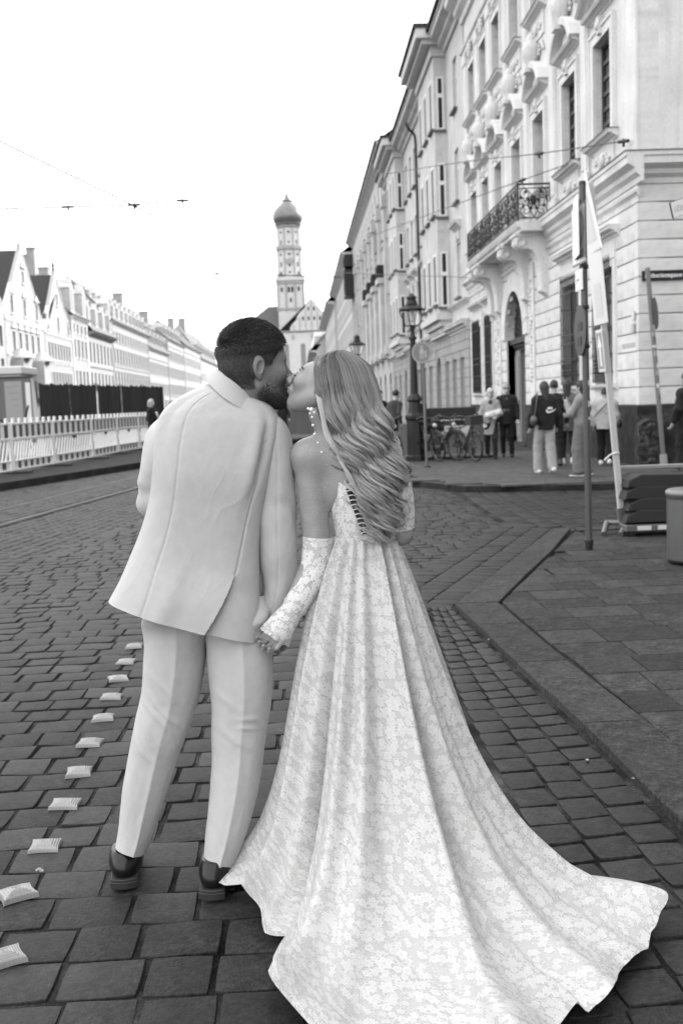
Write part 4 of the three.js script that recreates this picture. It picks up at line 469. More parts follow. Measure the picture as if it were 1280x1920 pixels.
// --- church with onion tower at the end of the street ---
{
  const W = stucco(0.68), T = stucco(0.42), Z = -480, mpp = 0.24;
  const ch = thing('church_tower', 'slender pale church tower with onion dome at the end of the street', 'church tower', [-3.4, 0, Z], 0); ch.scale.set(1.15, 0.962, 1.15); ch.position.x = -2.2;
  const sq = 4.9, dk = mat(0.03, 0.6);
  mesh('lower_stage', [wallGeo(rect(-sq, sq, 30, 58), [], 0.6, sq), bx(-sq, -sq + 0.6, 30, 58, -sq, sq - 0.6), bx(sq - 0.6, sq, 30, 58, -sq, sq - 0.6), bx(-sq, sq, 30, 58, -sq, -sq + 0.6)], W, ch);
  const fr = []; for (const x of [-sq, -1.7, 1.7, sq]) fr.push(bx(x - 0.45, x + 0.45, 44, 58, sq + 0.001, sq + 0.25)); fr.push(bx(-sq - 0.3, sq + 0.3, 56.3, 57.2, sq + 0.26, sq + 0.5), bx(-sq - 0.2, sq + 0.2, 44.6, 45.4, sq + 0.26, sq + 0.4)); mesh('stage_frame', fr, T, ch); mesh('stage_cornice', [bx(-sq - 0.7, sq + 0.7, 57.6, 59.2, -sq - 0.7, sq + 0.7)], W, ch);
  for (const [x, y0, y1, w] of [[-3.3, 52.6, 54.6, 0.8], [3.1, 52.8, 54.8, 0.8], [-0.65, 52.4, 54.8, 0.9], [0.65, 52.4, 54.8, 0.9], [0, 47.9, 49.8, 0.7]]) mesh('opening', bx(x - w / 2, x + w / 2, y0, y1, sq - 0.05, sq + 0.1), dk, ch);
  for (const s of [-1, 1]) mesh('corner_cap', (() => { const g = lathe([[1.3, 0], [1.1, 1], [0.3, 1.8], [0, 2.6]], 8); g.translate(s * 3.6, 59.2, 3.6); return g; })(), mat(0.12), ch);
  const oct = (r0, r1, y0, y1) => { const g = new THREE.CylinderGeometry(r1, r0, y1 - y0, 8); g.rotateY(PI / 8); g.translate(0, (y0 + y1) / 2, 0); return toCreasedNormals(g, 0.3); };
  mesh('octagon_stage', [oct(4.9, 4.75, 59.2, 72.6)], W, ch); mesh('octagon_stage', [oct(4.5, 4.4, 72.6, 82.4)], W, ch);
  mesh('gallery', [oct(5.4, 5.5, 71.8, 73.4)], T, ch); mesh('octagon_cornice', [oct(4.8, 5.2, 81.6, 82.6)], T, ch);
  for (let k = 0; k < 8; k++) { const a = PI / 8 + k * PI / 4; for (const [R, y0, y1] of [[4.8, 59.4, 71.8], [4.45, 73.4, 81.6]]) mesh('edge_strip', (() => { const g = bx(-0.35, 0.35, y0, y1, R - 0.3, R + 0.12); g.rotateY(a); return g; })(), T, ch); const b = k * PI / 4; for (const [R, y, h, w] of [[4.5, 69.5, 0.9, 0.9], [4.5, 65, 2.1, 0.7], [4.5, 61.4, 0.8, 0.8], [4.15, 79.5, 0.9, 0.9], [4.15, 74.9, k % 2 ? 2 : 0.8, 0.7]]) mesh('opening', (() => { const g = bx(-w / 2, w / 2, y - h / 2, y + h / 2, R - 0.3, R + 0.03); g.rotateY(b); return g; })(), dk, ch); }
  mesh('clock_face', (() => { const g = new THREE.CylinderGeometry(1.3, 1.3, 0.2, 20); g.rotateX(PI / 2); g.translate(0, 66.3, 4.75); return g; })(), mat(0.3), ch);
  mesh('onion_dome', lathe([[4.3, 82.6], [5.0, 83.6], [5.7, 85.4], [5.85, 87.2], [5.3, 89.2], [4.1, 91], [2.8, 92.4], [1.7, 93.8], [1.0, 95.4], [0.55, 97], [0.25, 98.8], [0, 98.9]], 24), mat(0.2, 0.35, { metalness: 0.4, map: again(stuccoT, 3, 3) }), ch); mesh('dome_skirt', lathe([[4.4, 82.5], [5.0, 82.7], [5.05, 83.7], [4.9, 84.2]], 24), mat(0.1, 0.5), ch); mesh('cross', [bx(-0.16, 0.16, 98.6, 101.4, -0.16, 0.16), bx(-0.7, 0.7, 99.4, 99.65, -0.1, 0.1)], iron, ch);
  // nave roof behind and the white gabled preaching hall in front
  const nv = thing('church_nave', 'dark steep roofed church nave behind the groom head', 'church', [-6, 0, Z - 4]); mesh('nave_wall', bx(-24, 12, 0, 32, -20, 12), W, nv); mesh('nave_roof', [quad([-24, 31, 13], [12, 31, 13], [10, 45.5, -2], [-6.5, 45.5, -2]), quad([-24, 31, -20], [12, 31, -20], [10, 45.5, -2], [-6.5, 45.5, -2]), tri([-24, 31, 13], [-24, 31, -20], [-6.5, 45.5, -2])], roofMid, nv);
  const ps = thing('preaching_hall', 'white baroque gabled church front between the groom and bride heads', 'church', [6.2, -1.6, Z + 24]); const s = 8.4;
  const cur = []; const prof = [[s + 0.8, 34], [s + 0.6, 35.5], [s - 0.4, 37], [s - 2.0, 38.4], [s - 2.4, 40], [s - 3.6, 41.6], [s - 4.8, 42.6], [2.4, 43.6], [2.2, 45.4], [1.0, 46.6], [0, 47.6]]; for (const p of prof) cur.push(p); for (const p of [...prof].reverse()) cur.push([-p[0], p[1]]);
  mesh('front_wall', wallGeo([[-14, 0], [12, 0], [12, 34], ...cur, [-14, 34]], [-11, -4, 2.6, 9].map(x => [x - 1, x + 1, 14, 28.6, true]), 0.8), W, ps); for (const x of [-11, -4, 2.6, 9]) mesh('tall_window', bx(x - 1, x + 1, 14, 28.6, -0.9, -0.4), mat(0.2, 0.3), ps); mesh('cornice', [mould(-14, 12, CORN(0.9, 0.7), 33.2)], T, ps);
  for (let k = -3; k <= 3; k++) mesh('gable_strip', bx(k * 2.5 - 0.2, k * 2.5 + 0.2, 34.2, 46 - Math.abs(k) * 3.2, 0.001, 0.25), T, ps); for (const [x, y] of [[-1.2, 43], [1.2, 43], [-3.6, 39], [-1.2, 39], [1.2, 39], [3.6, 39]]) mesh('opening', bx(x - 0.4, x + 0.4, y - 0.8, y + 0.8, 0.0, 0.05), dk, ps); for (const x of [-8, 0, 7]) mesh('lamp', bx(x - 0.4, x + 0.4, 30.6, 32.4, 0, 0.5), T, ps); mesh('finial_cross', [bx(-0.1, 0.1, 47.5, 50.5, -0.5, -0.3), bx(-0.6, 0.6, 49.3, 49.5, -0.5, -0.3)], iron, ps); mesh('hall_roof', [quad([-14, 34, -0.8], [-14, 34, -24], [0, 47, -24], [0, 47, -0.8]), quad([12, 34, -0.8], [0, 47, -0.8], [0, 47, -24], [12, 34, -24])], roofMid, ps); mesh('side_wall', bx(-14, -13.2, 0, 34, -24, -0.81), W, ps); mesh('side_wall', bx(11.2, 12, 0, 34, -24, -0.81), W, ps);
}
// --- house behind the photographer's right, across the lane: it keeps the crossing in shade ---
house({ name: 'corner_house', label: 'tall grey house across the lane to the right of the photographer', pos: [8, 0, 26], turn: RT, a: -36.4, b: 0, eave: 17, ridge: 22, rows: [[0.6, 3.4, 8, 2], [5, 7.2, 10, 1.2], [8.8, 11, 10, 1.2], [12.4, 14.6, 10, 1.2]], wall: stucco(0.5), plainWin: true, roof: roofMid });

// ---------- street furniture ----------
const whiteP = mat(0.72, 0.45), greyP = mat(0.09, 0.5), galv = mat(0.2, 0.45, { metalness: 0.5, map: again(stuccoT, 2, 2) }), blackP = mat(0.02, 0.55), rubber = mat(0.022, 0.75, { bumpMap: again(pits, 2, 2), bumpScale: 0.01 });
{ // plastic barriers with slanted slats
  const ends = [[-7.309, 0.16, -22.306], [-6.824, 0.16, -25.428], [-6.491, 0.16, -28.26], [-6.115, 0.16, -31.532], [-5.927, 0.16, -34.753], [-5.619, 0.16, -37.3], [-5.234, 0.16, -39.724]];
  const names = ['cut by the left picture edge', 'second from the left edge below the poster hoarding', 'third from the left edge', 'fourth from the left edge', 'fifth from the left edge', 'sixth, nearest the groom elbow'];
  for (let i = 0; i < 6; i++) {
    const p = ends[i], q = ends[i + 1], L = Math.hypot(q[0] - p[0], q[2] - p[2]), b = thing('barrier', 'white and red striped plastic site barrier, ' + names[i], 'barrier', [p[0], 0.16, p[2]], Math.atan2(-(q[2] - p[2]), q[0] - p[0]), 'site barriers in a row on the left'), H = 1.24;
    const red = mat(0.06, 0.45);
    mesh('frame', [rbox(0.02, 0.1, 0.04, H - 0.04, -0.03, 0.03, 0.015, 2), rbox(L - 0.1, L - 0.02, 0.04, H - 0.04, -0.03, 0.03, 0.015, 2), ...[[0.06, 0.05], [0.27, 0.045], [0.78, 0.06], [1.14, 0.05]].map(([y, h]) => rbox(0.1, L - 0.1, y, y + h, -0.025, 0.028, 0.012, 2))], whiteP, b);
    const n = 13; for (let k = 0; k < n; k++) { const x = lerp(0.14, L - 0.14, (k + 0.5) / n), w = (L - 0.28) / n; mesh(k % 2 ? 'stripe_board' : 'stripe_board', bx(x - w / 2, x + w / 2, 0.84, 1.14, -0.012, 0.012), k % 2 ? whiteP : red, b); mesh('foot_stripe', bx(x - w / 2, x + w / 2, 0.11, 0.27, -0.012, 0.012), k % 2 ? red : whiteP, b); }
    for (let k = 0; k < 7; k++) { const x = lerp(0.2, L - 0.2, k / 6); mesh('peg', rbox(x - 0.05, x + 0.05, 1.18, 1.3, -0.03, 0.03, 0.012, 1), whiteP, b); }
    for (let k = 0; k < 14; k++) { const x = lerp(0.12, L - 0.36, k / 13); const g = bx(-0.028, 0.028, 0.0, 0.55, -0.014, 0.014); g.rotateZ(-0.42); g.translate(x + 0.02, 0.3, 0); mesh('slat', g, whiteP, b); }
    mesh('label_plate', rbox(L / 2 - 0.12, L / 2 + 0.12, 0.68, 0.77, 0.02, 0.035, 0.006, 1), i === 1 ? mat(0.25) : blackP, b);
    mesh('foot', [rbox(-0.1, 0.22, 0, 0.07, -0.42, 0.42, 0.03, 2)], mat(0.06, 0.8), b);
  }
}
{ // black site fence with cloth, poster hoarding, site container
  const a = [-9.119, 2.614, -38], c = [-6.297, 2.505, -50], dx = c[0] - a[0], dz = c[2] - a[2], L = Math.hypot(dx, dz), n = 5;
  const f = thing('site_fence', 'black cloth covered site fence behind the barriers', 'fence', [a[0], 0.16, a[2]], Math.atan2(-dz, dx)), Hh = a[1] - 0.16;
  const cloth = mat(0.016, 0.9, { bumpMap: again(stuccoT, 2, 2), bumpScale: 0.03 });
  for (let k = 0; k < n; k++) { const x0 = L * k / n, x1 = L * (k + 1) / n - 0.03; mesh('cloth', sheet(60, 20, (u, v) => { const x = lerp(x0, x1, u); return [x, 0.1 + (Hh - 0.1 - 0.05 * Math.sin(u * PI * 2.5) ** 2) * v, 0.05 * fbm(x * 2.4, v * 0.7, k, 4) + 0.03 * Math.sin(u * 9 + k + v) * (1 - v * 0.6)]; }), cloth, f); mesh('post', cyl([x0, 0, -0.08], [x0, Hh + 0.05, -0.08], 0.025), iron, f); mesh('clip', ball([lerp(x0, x1, 0.3), Hh - 0.04, 0.04], 0.045, 0.045, 0.03, 8, 6), whiteP, f); mesh('clip', ball([lerp(x0, x1, 0.75), Hh - 0.04, 0.04], 0.04, 0.04, 0.03, 8, 6), whiteP, f); }
  const z = -36, p0 = [-10.929, 2.865, -36], p1 = [-8.838, 2.74, -36], p2 = [-8.591, 1.108, -36], h = p1[1] - 0.16, w = p1[0] - p0[0];
  const hd = thing('poster_hoarding', 'tall hoarding with pale scribbled poster and slanted edge by the black fence', 'hoarding', [p0[0], 0.16, z]);
  const pt = textTex(512, 512, (x, W, H) => { x.fillStyle = '#5a5a5a'; x.fillRect(0, 0, W, H); x.fillStyle = '#3a3a3a'; x.fillRect(0, 0, 150, H); x.fillStyle = '#8d8d8d'; x.fillRect(250, 20, 120, H); x.fillStyle = '#cfcfcf'; x.fillRect(395, 30, 34, H); x.fillStyle = '#a9a9a9'; x.fillRect(440, 0, 72, H); x.strokeStyle = '#1c1c1c'; x.lineWidth = 14; x.beginPath(); x.arc(190, 330, 60, 0, 5.4); x.stroke(); x.beginPath(); x.moveTo(200, 150); x.quadraticCurveTo(150, 260, 160, 420); x.stroke(); x.beginPath(); x.moveTo(410, 180); x.quadraticCurveTo(350, 330, 420, 480); x.stroke(); x.fillStyle = '#222'; x.beginPath(); x.ellipse(470, 360, 14, 90, 0.3, 0, 7); x.fill(); x.strokeStyle = '#777'; x.lineWidth = 5; for (let k = 0; k < 9; k++) { x.beginPath(); x.moveTo(260 + k * 14, 60 + k * 40); x.lineTo(350 - k * 4, 50 + k * 44); x.stroke(); } });
  const gm = wallGeo([[0, 0], [w + (p2[0] - p1[0]) * 1.3, 0], [w, h], [0, h]], [], 0.08); const gp = gm.attributes.position, gu = gm.attributes.uv; for (let i = 0; i < gp.count; i++) gu.setXY(i, gp.getX(i) / (w * 1.15), gp.getY(i) / h); mesh('poster_board', gm, mat(1, 0.6, { map: pt }), hd); mesh('top_rail', bx(0, w, h, h + 0.06, -0.1, 0.02), blackP, hd);
  const c0 = [-13.757, 3.535, -44], c1 = [-11.186, 3.361, -44], ct = thing('site_container', 'grey site container roof showing above the poster hoarding', 'container', [c0[0], 0.16, -44]); const cw = c1[0] - c0[0], chh = c0[1] - 0.2; mesh('box', [rbox(0, cw, 0, chh - 0.35, -2.4, 0, 0.05, 2)], mat(0.3, 0.5), ct); mesh('roof_edge', [rbox(-0.05, cw + 0.05, chh - 0.35, chh, -2.45, 0.06, 0.08, 2)], mat(0.5, 0.5), ct); mesh('side_window', bx(0.9, cw - 0.12, chh - 0.95, chh - 0.45, 0.001, 0.02), mat(0.2, 0.2), ct);
}
// cast iron lamp posts
function lampPost(pos, label, s = 1) {
  const g = thing('street_lamp', label, 'street lamp', pos, 0.35, 'cast iron street lamps'); g.scale.setScalar(s);
  const oct = (pts) => { const q = lathe(pts, 8); return toCreasedNormals(q, 0.5); };
  mesh('base', [oct([[0.27, 0], [0.27, 0.12], [0.23, 0.16], [0.22, 1.0], [0.26, 1.05], [0.26, 1.12], [0.17, 1.2], [0.15, 1.45], [0.19, 1.5], [0.17, 1.58], [0.1, 1.66]])], iron, g);
  mesh('pole', [lathe([[0.1, 1.66], [0.085, 2.4], [0.07, 2.95], [0.1, 2.98], [0.1, 3.03], [0.06, 3.06], [0.045, 3.2], [0.09, 3.24], [0.05, 3.28]], 12), cyl([-0.16, 2.86, 0], [0.16, 2.86, 0], 0.015)], iron, g);
  const F = []; for (let k = 0; k < 4; k++) { const a = k * PI / 2 + PI / 4, b = a + PI / 2, c = (r, an, y) => [r * Math.cos(an), y, r * Math.sin(an)]; F.push(cyl(c(0.17, a, 3.3), c(0.33, a, 3.68), 0.014, 0.014, 5), cyl(c(0.17, a, 3.3), c(0.17, b, 3.3), 0.014, 0.014, 5), cyl(c(0.33, a, 3.68), c(0.33, b, 3.68), 0.016, 0.016, 5)); mesh('pane', quad(c(0.165, a, 3.31), c(0.165, b, 3.31), c(0.32, b, 3.67), c(0.32, a, 3.67)), lampPost.glass ||= mat(0.95, 0.05, { transmission: 1, thickness: 0, ior: 1.45 }), g); }
  mesh('lantern_frame', F, iron, g); const rf = new THREE.CylinderGeometry(0.13, 0.38, 0.13, 4, 1); rf.translate(0, 3.76, 0); mesh('lantern_roof', [toCreasedNormals(rf, 0.3), lathe([[0.14, 3.82], [0.12, 3.9], [0.1, 3.95], [0.15, 3.97], [0.09, 4.02], [0.05, 4.06], [0, 4.09]], 12)], iron, g); mesh('bulb_holder', [cyl([0, 3.5, 0], [0, 3.72, 0], 0.05, 0.06), ball([0, 3.46, 0], 0.05, 0.08, 0.05)], mat(0.6, 0.3), g);
  return g;
}
lampPost([2.69, 0.11, -25.2], 'black cast iron street lamp standing next to the parked bicycles', 0.96);
lampPost([2.32, 0.1, -42.2], 'smaller looking distant lantern just above the bride hair', 1.0);
// signs
{
  const b = [2.638, 0.12, -22.586], s = thing('round_sign', 'thin pole with round path sign in front of the bicycles', 'traffic sign', [b[0], 0.12, b[2]]); s.rotation.z = 0.012;
  mesh('pole', cyl([0, 0, 0], [0, 2.68, 0], 0.03, 0.03, 10), galv, s); mesh('foot_plate', cyl([0, 0, 0], [0, 0.03, 0], 0.09, 0.08, 12), iron, s);
  const tt = textTex(256, 256, (x) => { x.fillStyle = '#8c8c8c'; x.fillRect(0, 0, 256, 256); x.fillStyle = '#666666'; x.beginPath(); x.arc(128, 128, 112, 0, 7); x.fill(); x.fillStyle = '#949494'; x.beginPath(); x.arc(128, 62, 16, 0, 7); x.fill(); x.beginPath(); x.moveTo(104, 84); x.lineTo(152, 84); x.lineTo(158, 140); x.lineTo(98, 140); x.fill(); x.fillRect(106, 136, 16, 70); x.fillRect(134, 136, 16, 70); x.beginPath(); x.arc(178, 120, 12, 0, 7); x.fill(); x.fillRect(168, 132, 22, 60); });
  const d = new THREE.CircleGeometry(0.225, 32); d.translate(0, 2.42, 0.048); const dm2 = mesh('sign_disc', [cyl([0, 2.42, 0.03], [0, 2.42, 0.04], 0.01, 0.01), (() => { const q = new THREE.CylinderGeometry(0.228, 0.228, 0.012, 32); q.rotateX(PI / 2); q.translate(0, 2.42, 0.04); return q; })()], galv, s); mesh('sign_face', d, mat(1, 0.4, { map: tt }), s).rotation.y = 0; s.rotation.y = -0.55;
}
{
  const b = [2.769, 0.035, -10.259], t = [2.744, 3.522, -10.12], s = thing('sign_pole', 'grey steel pole with a zone sign, small plate and dark round sign back', 'traffic sign', [b[0], 0.035, b[2]]); const H = t[1] - 0.035; s.rotation.z = -(t[0] - b[0]) / H * 1;
  mesh('pole', cyl([0, 0, 0], [0, H, 0], 0.033, 0.033, 14), mat(0.11, 0.45, { metalness: 0.4, map: again(stuccoT, 3, 1) }), s); mesh('pole_cap', cyl([0, H, 0], [0, H + 0.03, 0], 0.037, 0.03, 12), blackP, s); mesh('foot_sleeve', [lathe([[0.035, 0], [0.035, 0.02], [0.045, 0.09], [0.034, 0.1]], 14)], iron, s);
  for (const [y, h] of [[1.42, 0.06], [1.62, 0.05], [1.28, 0.03]]) mesh('sticker', (() => { const q = new THREE.CylinderGeometry(0.0342, 0.0342, h, 10, 1, true, 0.2, 1.9); q.translate(0, y, 0); return q; })(), mat(0.45, 0.6), s);
  for (const y of [2.34, 2.72, 1.97]) mesh('clamp', lathe([[0.033, y - 0.02], [0.044, y - 0.018], [0.044, y + 0.018], [0.033, y + 0.02]], 12), iron, s);
  const zt = textTex(256, 360, (x) => { x.fillStyle = '#d9d9d9'; x.fillRect(0, 0, 256, 360); x.strokeStyle = '#333'; x.lineWidth = 6; x.strokeRect(5, 5, 246, 350); x.strokeStyle = '#b0b0b0'; x.lineWidth = 24; x.beginPath(); x.arc(128, 140, 92, 0, 7); x.stroke(); x.strokeStyle = '#8a8a8a'; x.lineWidth = 4; x.beginPath(); x.arc(128, 140, 104, 0, 7); x.stroke(); x.fillStyle = '#2b2b2b'; x.font = 'bold 64px sans-serif'; x.textAlign = 'center'; x.fillText('ZONE', 128, 325); });
  const zs = mesh('zone_sign', rbox(-0.25, 0.25, 2.74, 3.3, 0.035, 0.043, 0.004, 1), galv, s); zs.rotation.y = -1.56; const zf = new THREE.PlaneGeometry(0.485, 0.545); zf.translate(0, 3.02, 0.0455); mesh('zone_face', zf, mat(1, 0.4, { map: zt }), zs);
  const w2 = mesh('white_plate', rbox(-0.2, 0.2, 2.8, 3.36, 0.05, 0.06, 0.004, 1), whiteP, s); w2.rotation.y = -1.72; w2.position.set(-0.03, 0, 0.08);
  const sp = mesh('small_plate', rbox(-0.17, 0.1, 2.5, 2.7, 0.036, 0.044, 0.004, 1), whiteP, s); sp.rotation.y = -1.58; const tp = new THREE.PlaneGeometry(0.2, 0.14); tp.translate(-0.04, 2.6, 0.046); mesh('plate_print', tp, mat(1, 0.5, { map: textTex(128, 96, (x) => { x.fillStyle = '#dcdcdc'; x.fillRect(0, 0, 128, 96); x.fillStyle = '#777'; x.fillRect(20, 40, 60, 12); x.fillRect(20, 40, 10, 34); }) }), sp);
  const dg = new THREE.CylinderGeometry(0.24, 0.24, 0.012, 32); dg.rotateX(PI / 2); dg.translate(0, 2.12, 0.045); const rd = mesh('round_sign_back', dg, mat(0.03, 0.5), s); rd.rotation.y = -1.6; mesh('back_label', [bx(-0.06, 0.1, 2.12, 2.2, 0.0515, 0.055), bx(-0.1, 0.06, 1.98, 2.06, 0.0515, 0.055)], mat(0.012, 0.6), rd);
}
{ // leaning white post with triangle, long plate, arrow plate; its foot and the rubber weights
  const b = [3.431, 0.035, -11.341], t = [3.1, 3.954, -11], s = thing('construction_sign', 'leaning white post with tall white warning plates and an arrow plate', 'construction sign', [b[0], 0.035, b[2]]), H = t[1] - 0.035; s.rotation.z = -(t[0] - b[0]) / H; 
  mesh('post', rbox(-0.03, 0.03, 0.05, H - 0.2, -0.03, 0.03, 0.006, 2), mat(0.62, 0.5, { map: again(stuccoT, 2, 2) }), s); mesh('sleeve', rbox(-0.04, 0.04, 0.06, 0.28, -0.04, 0.04, 0.006, 2), galv, s);
  const triS = new THREE.Shape(); triS.moveTo(-0.42, 0); triS.lineTo(0.42, 0); triS.lineTo(0, 0.82); triS.closePath(); const tg = new THREE.ExtrudeGeometry(triS, { depth: 0.006, bevelEnabled: true, bevelSize: 0.03, bevelThickness: 0.003, bevelSegments: 2 }); tg.translate(0, H - 0.9, 0.04);
  const tm = mesh('warning_triangle', tg, whiteP, s); tm.rotation.y = -1.63; const ti = new THREE.ShapeGeometry(shp([[-0.27, 0.09], [0.27, 0.09], [0, 0.6]])); ti.translate(0, H - 0.9, 0.052); mesh('triangle_print', ti, mat(0.6, 0.5), tm);
  const lp = mesh('long_plate', rbox(-0.2, 0.36, 2.25, 3.12, 0.04, 0.048, 0.004, 1), whiteP, s); lp.rotation.y = -1.6; const lpp = new THREE.PlaneGeometry(0.3, 0.35); lpp.translate(0.08, 2.5, 0.05); mesh('faint_print', lpp, mat(0.62, 0.5), lp);
  const tx = textTex(128, 256, (x) => { x.fillStyle = '#dedede'; x.fillRect(0, 0, 128, 256); x.fillStyle = '#8c8c8c'; x.fillRect(10, 14, 108, 228); x.fillStyle = '#f0f0f0'; x.beginPath(); x.moveTo(64, 24); x.lineTo(108, 104); x.lineTo(82, 104); x.lineTo(82, 226); x.lineTo(46, 226); x.lineTo(46, 104); x.lineTo(20, 104); x.closePath(); x.fill(); });
  const ap = mesh('arrow_plate', rbox(-0.2, 0.1, 1.75, 2.2, 0.04, 0.048, 0.004, 1), whiteP, s); ap.rotation.y = -1.62; const af = new THREE.PlaneGeometry(0.28, 0.43); af.translate(-0.05, 1.975, 0.0505); mesh('arrow_face', af, mat(1, 0.4, { map: tx }), ap);
  mesh('cable_tie', [tube([[0.04, 0.87, 0.0], [0, 0.88, 0.05], [-0.06, 0.87, 0.04], [-0.14, 0.82, 0.05]], 0.008, 12, 5)], whiteP, s);
  const ft = thing('post_foot', 'grey metal clamp foot at the base of the leaning white post', 'sign foot', [b[0], 0.035, b[2]]); mesh('leg', cyl([-0.16, 0.12, -0.05], [-0.25, 0.02, 0.14], 0.03, 0.03, 8), galv, ft); mesh('leg', cyl([0.04, 0.12, 0.04], [-0.1, 0.02, 0.24], 0.03, 0.03, 8), galv, ft); mesh('brace', cyl([-0.18, 0.12, -0.06], [0.06, 0.12, 0.06], 0.028, 0.028, 8), galv, ft);
  const p0 = [3.354, 0.035, -10.995], p1 = [p0[0] + 1.35, 0.1, p0[2]];
  const tr = thing('weight_tray', 'metal tray with white labels under the black rubber weights', 'tray', [p0[0] + 0.02, 0.035, p0[2] - 0.05]); mesh('deck', rbox(0, 1.3, 0.05, 0.12, -0.45, 0, 0.01, 1), galv, tr); for (const x of [0.05, 1.2]) mesh('foot', rbox(x, x + 0.06, 0, 0.05, -0.4, -0.02, 0.01, 1), iron, tr); for (const x of [0.12, 0.34]) mesh('label', bx(x, x + 0.15, 0.065, 0.11, 0.0, 0.004), mat(0.6, 0.6), tr);
  for (let k = 0; k < 4; k++) { const sg = new THREE.Shape(); sg.moveTo(0, 0); sg.lineTo(1.1, 0); sg.lineTo(1.1, 0.09); sg.lineTo(0.14, 0.115); sg.lineTo(0.02, 0.06); sg.closePath(); const g = new THREE.ExtrudeGeometry(sg, { depth: 0.36, bevelEnabled: true, bevelSize: 0.012, bevelThickness: 0.015, bevelSegments: 2 }); g.translate(0.02 + (k % 2) * 0.03, 0, -0.42); const w = mesh('rubber_weight', g, rubber); w.position.set(p0[0] + 0.02, 0.19 + k * 0.125 - 0.005, p0[2] - 0.05); w.rotation.y = (k - 1.5) * 0.03; tag(w, ['lowest black rubber weight lying on the metal tray', 'second black rubber weight from the bottom of the stack', 'third black rubber weight from the bottom of the stack', 'topmost black rubber weight of the stack'][k], 'rubber weight', 'stack of rubber sign weights'); const hs = bx(0.2, 0.3, 0.1, 0.118, -0.3, -0.2); if (k === 3) mesh('grip_slot', hs, mat(0.005), w); }
  const bar = mesh('grey_plank', rbox(0, 0.98, -0.02, 0.02, -0.05, 0.05, 0.008, 1), mat(0.3, 0.7, { map: again(stuccoT, 2, 2) })); bar.position.set(p0[0] + 0.06, 0.735, p0[2] - 0.5); tag(bar, 'pale plank lying across the top of the rubber weights', 'plank');
}
{ // litter bin, cut sign at the right edge, leaning stickered pole
  const b = [3.359, 0.035, -9.18], g = thing('litter_bin', 'round grey metal litter bin cut by the right picture edge', 'litter bin', [b[0] + 0.02, 0.035, b[2]]); mesh('drum', [lathe([[0, 0.02], [0.2, 0.02], [0.205, 0.05], [0.205, 0.58], [0.2, 0.6]], 28)], mat(0.14, 0.4, { metalness: 0.4, map: again(stuccoT, 2, 1) }), g); mesh('lid_ring', [lathe([[0.2, 0.6], [0.215, 0.61], [0.215, 0.64], [0.19, 0.66], [0.08, 0.665], [0.07, 0.62]], 28)], mat(0.18, 0.4, { metalness: 0.4 }), g); mesh('painted_shadow_band', [lathe([[0.207, 0.575], [0.207, 0.6]], 28)], blackP, g);  // black band round the drum is shade under the lid, put in as colour
  const q = [4.208, 3.544, -12], sg = thing('cut_sign', 'white plate with dark edge and lettering cut by the right picture edge', 'sign', [q[0], q[1], -12]); const cp = mesh('plate', rbox(0, 0.7, -0.09, 0.09, -0.02, 0.0, 0.008, 1), iron, sg); const pf = new THREE.PlaneGeometry(0.69, 0.17); pf.translate(0.35, 0, 0.003); mesh('plate_face', pf, mat(1, 0.4, { map: textTex(512, 128, (x) => { x.fillStyle = '#e6e6e6'; x.fillRect(0, 0, 512, 128); x.fillStyle = '#777'; x.font = 'italic 64px serif'; x.fillText('(Zimm', 20, 86); }) }), cp); cp.rotation.set(0, 0.45, 0.3); mesh('mast', [cyl([0.66, -q[1] + 0.03, -0.36], [0.66, 0.4, -0.36], 0.035)], galv, sg);
  const p = [6.862, 0.11, -20.037], t = [6.565, 3.749, -20], lp = thing('leaning_pole', 'leaning pole with stickers and edge-on round sign at the palace corner', 'pole', [p[0], 0.11, p[2]]), H = t[1]; const k = (t[0] - p[0]) / H; lp.rotation.z = -k; mesh('pole', cyl([0, 0.1, 0], [0, H, 0], 0.045, 0.045, 12), mat(0.2, 0.5, { map: again(stuccoT, 2, 2) }), lp); mesh('foot', cyl([0, 0, 0], [0, 0.25, 0], 0.075, 0.07, 12), mat(0.3, 0.6), lp); const rs = rng(3); for (let i = 0; i < 12; i++) { const y = 1.3 + i * 0.12 + rs() * 0.04, q2 = new THREE.CylinderGeometry(0.047, 0.047, 0.05 + rs() * 0.06, 10, 1, true, rs() * 2 - 1, 1.2 + rs()); q2.translate(0, y, 0); mesh('sticker', q2, mat([0.08, 0.3, 0.55][i % 3], 0.6), lp); } const dd = new THREE.CylinderGeometry(0.3, 0.3, 0.012, 28); dd.rotateX(PI / 2); dd.translate(0, H - 0.85, 0.07); mesh('round_sign', dd, mat(0.06, 0.5), lp).rotation.y = 1.42;
}
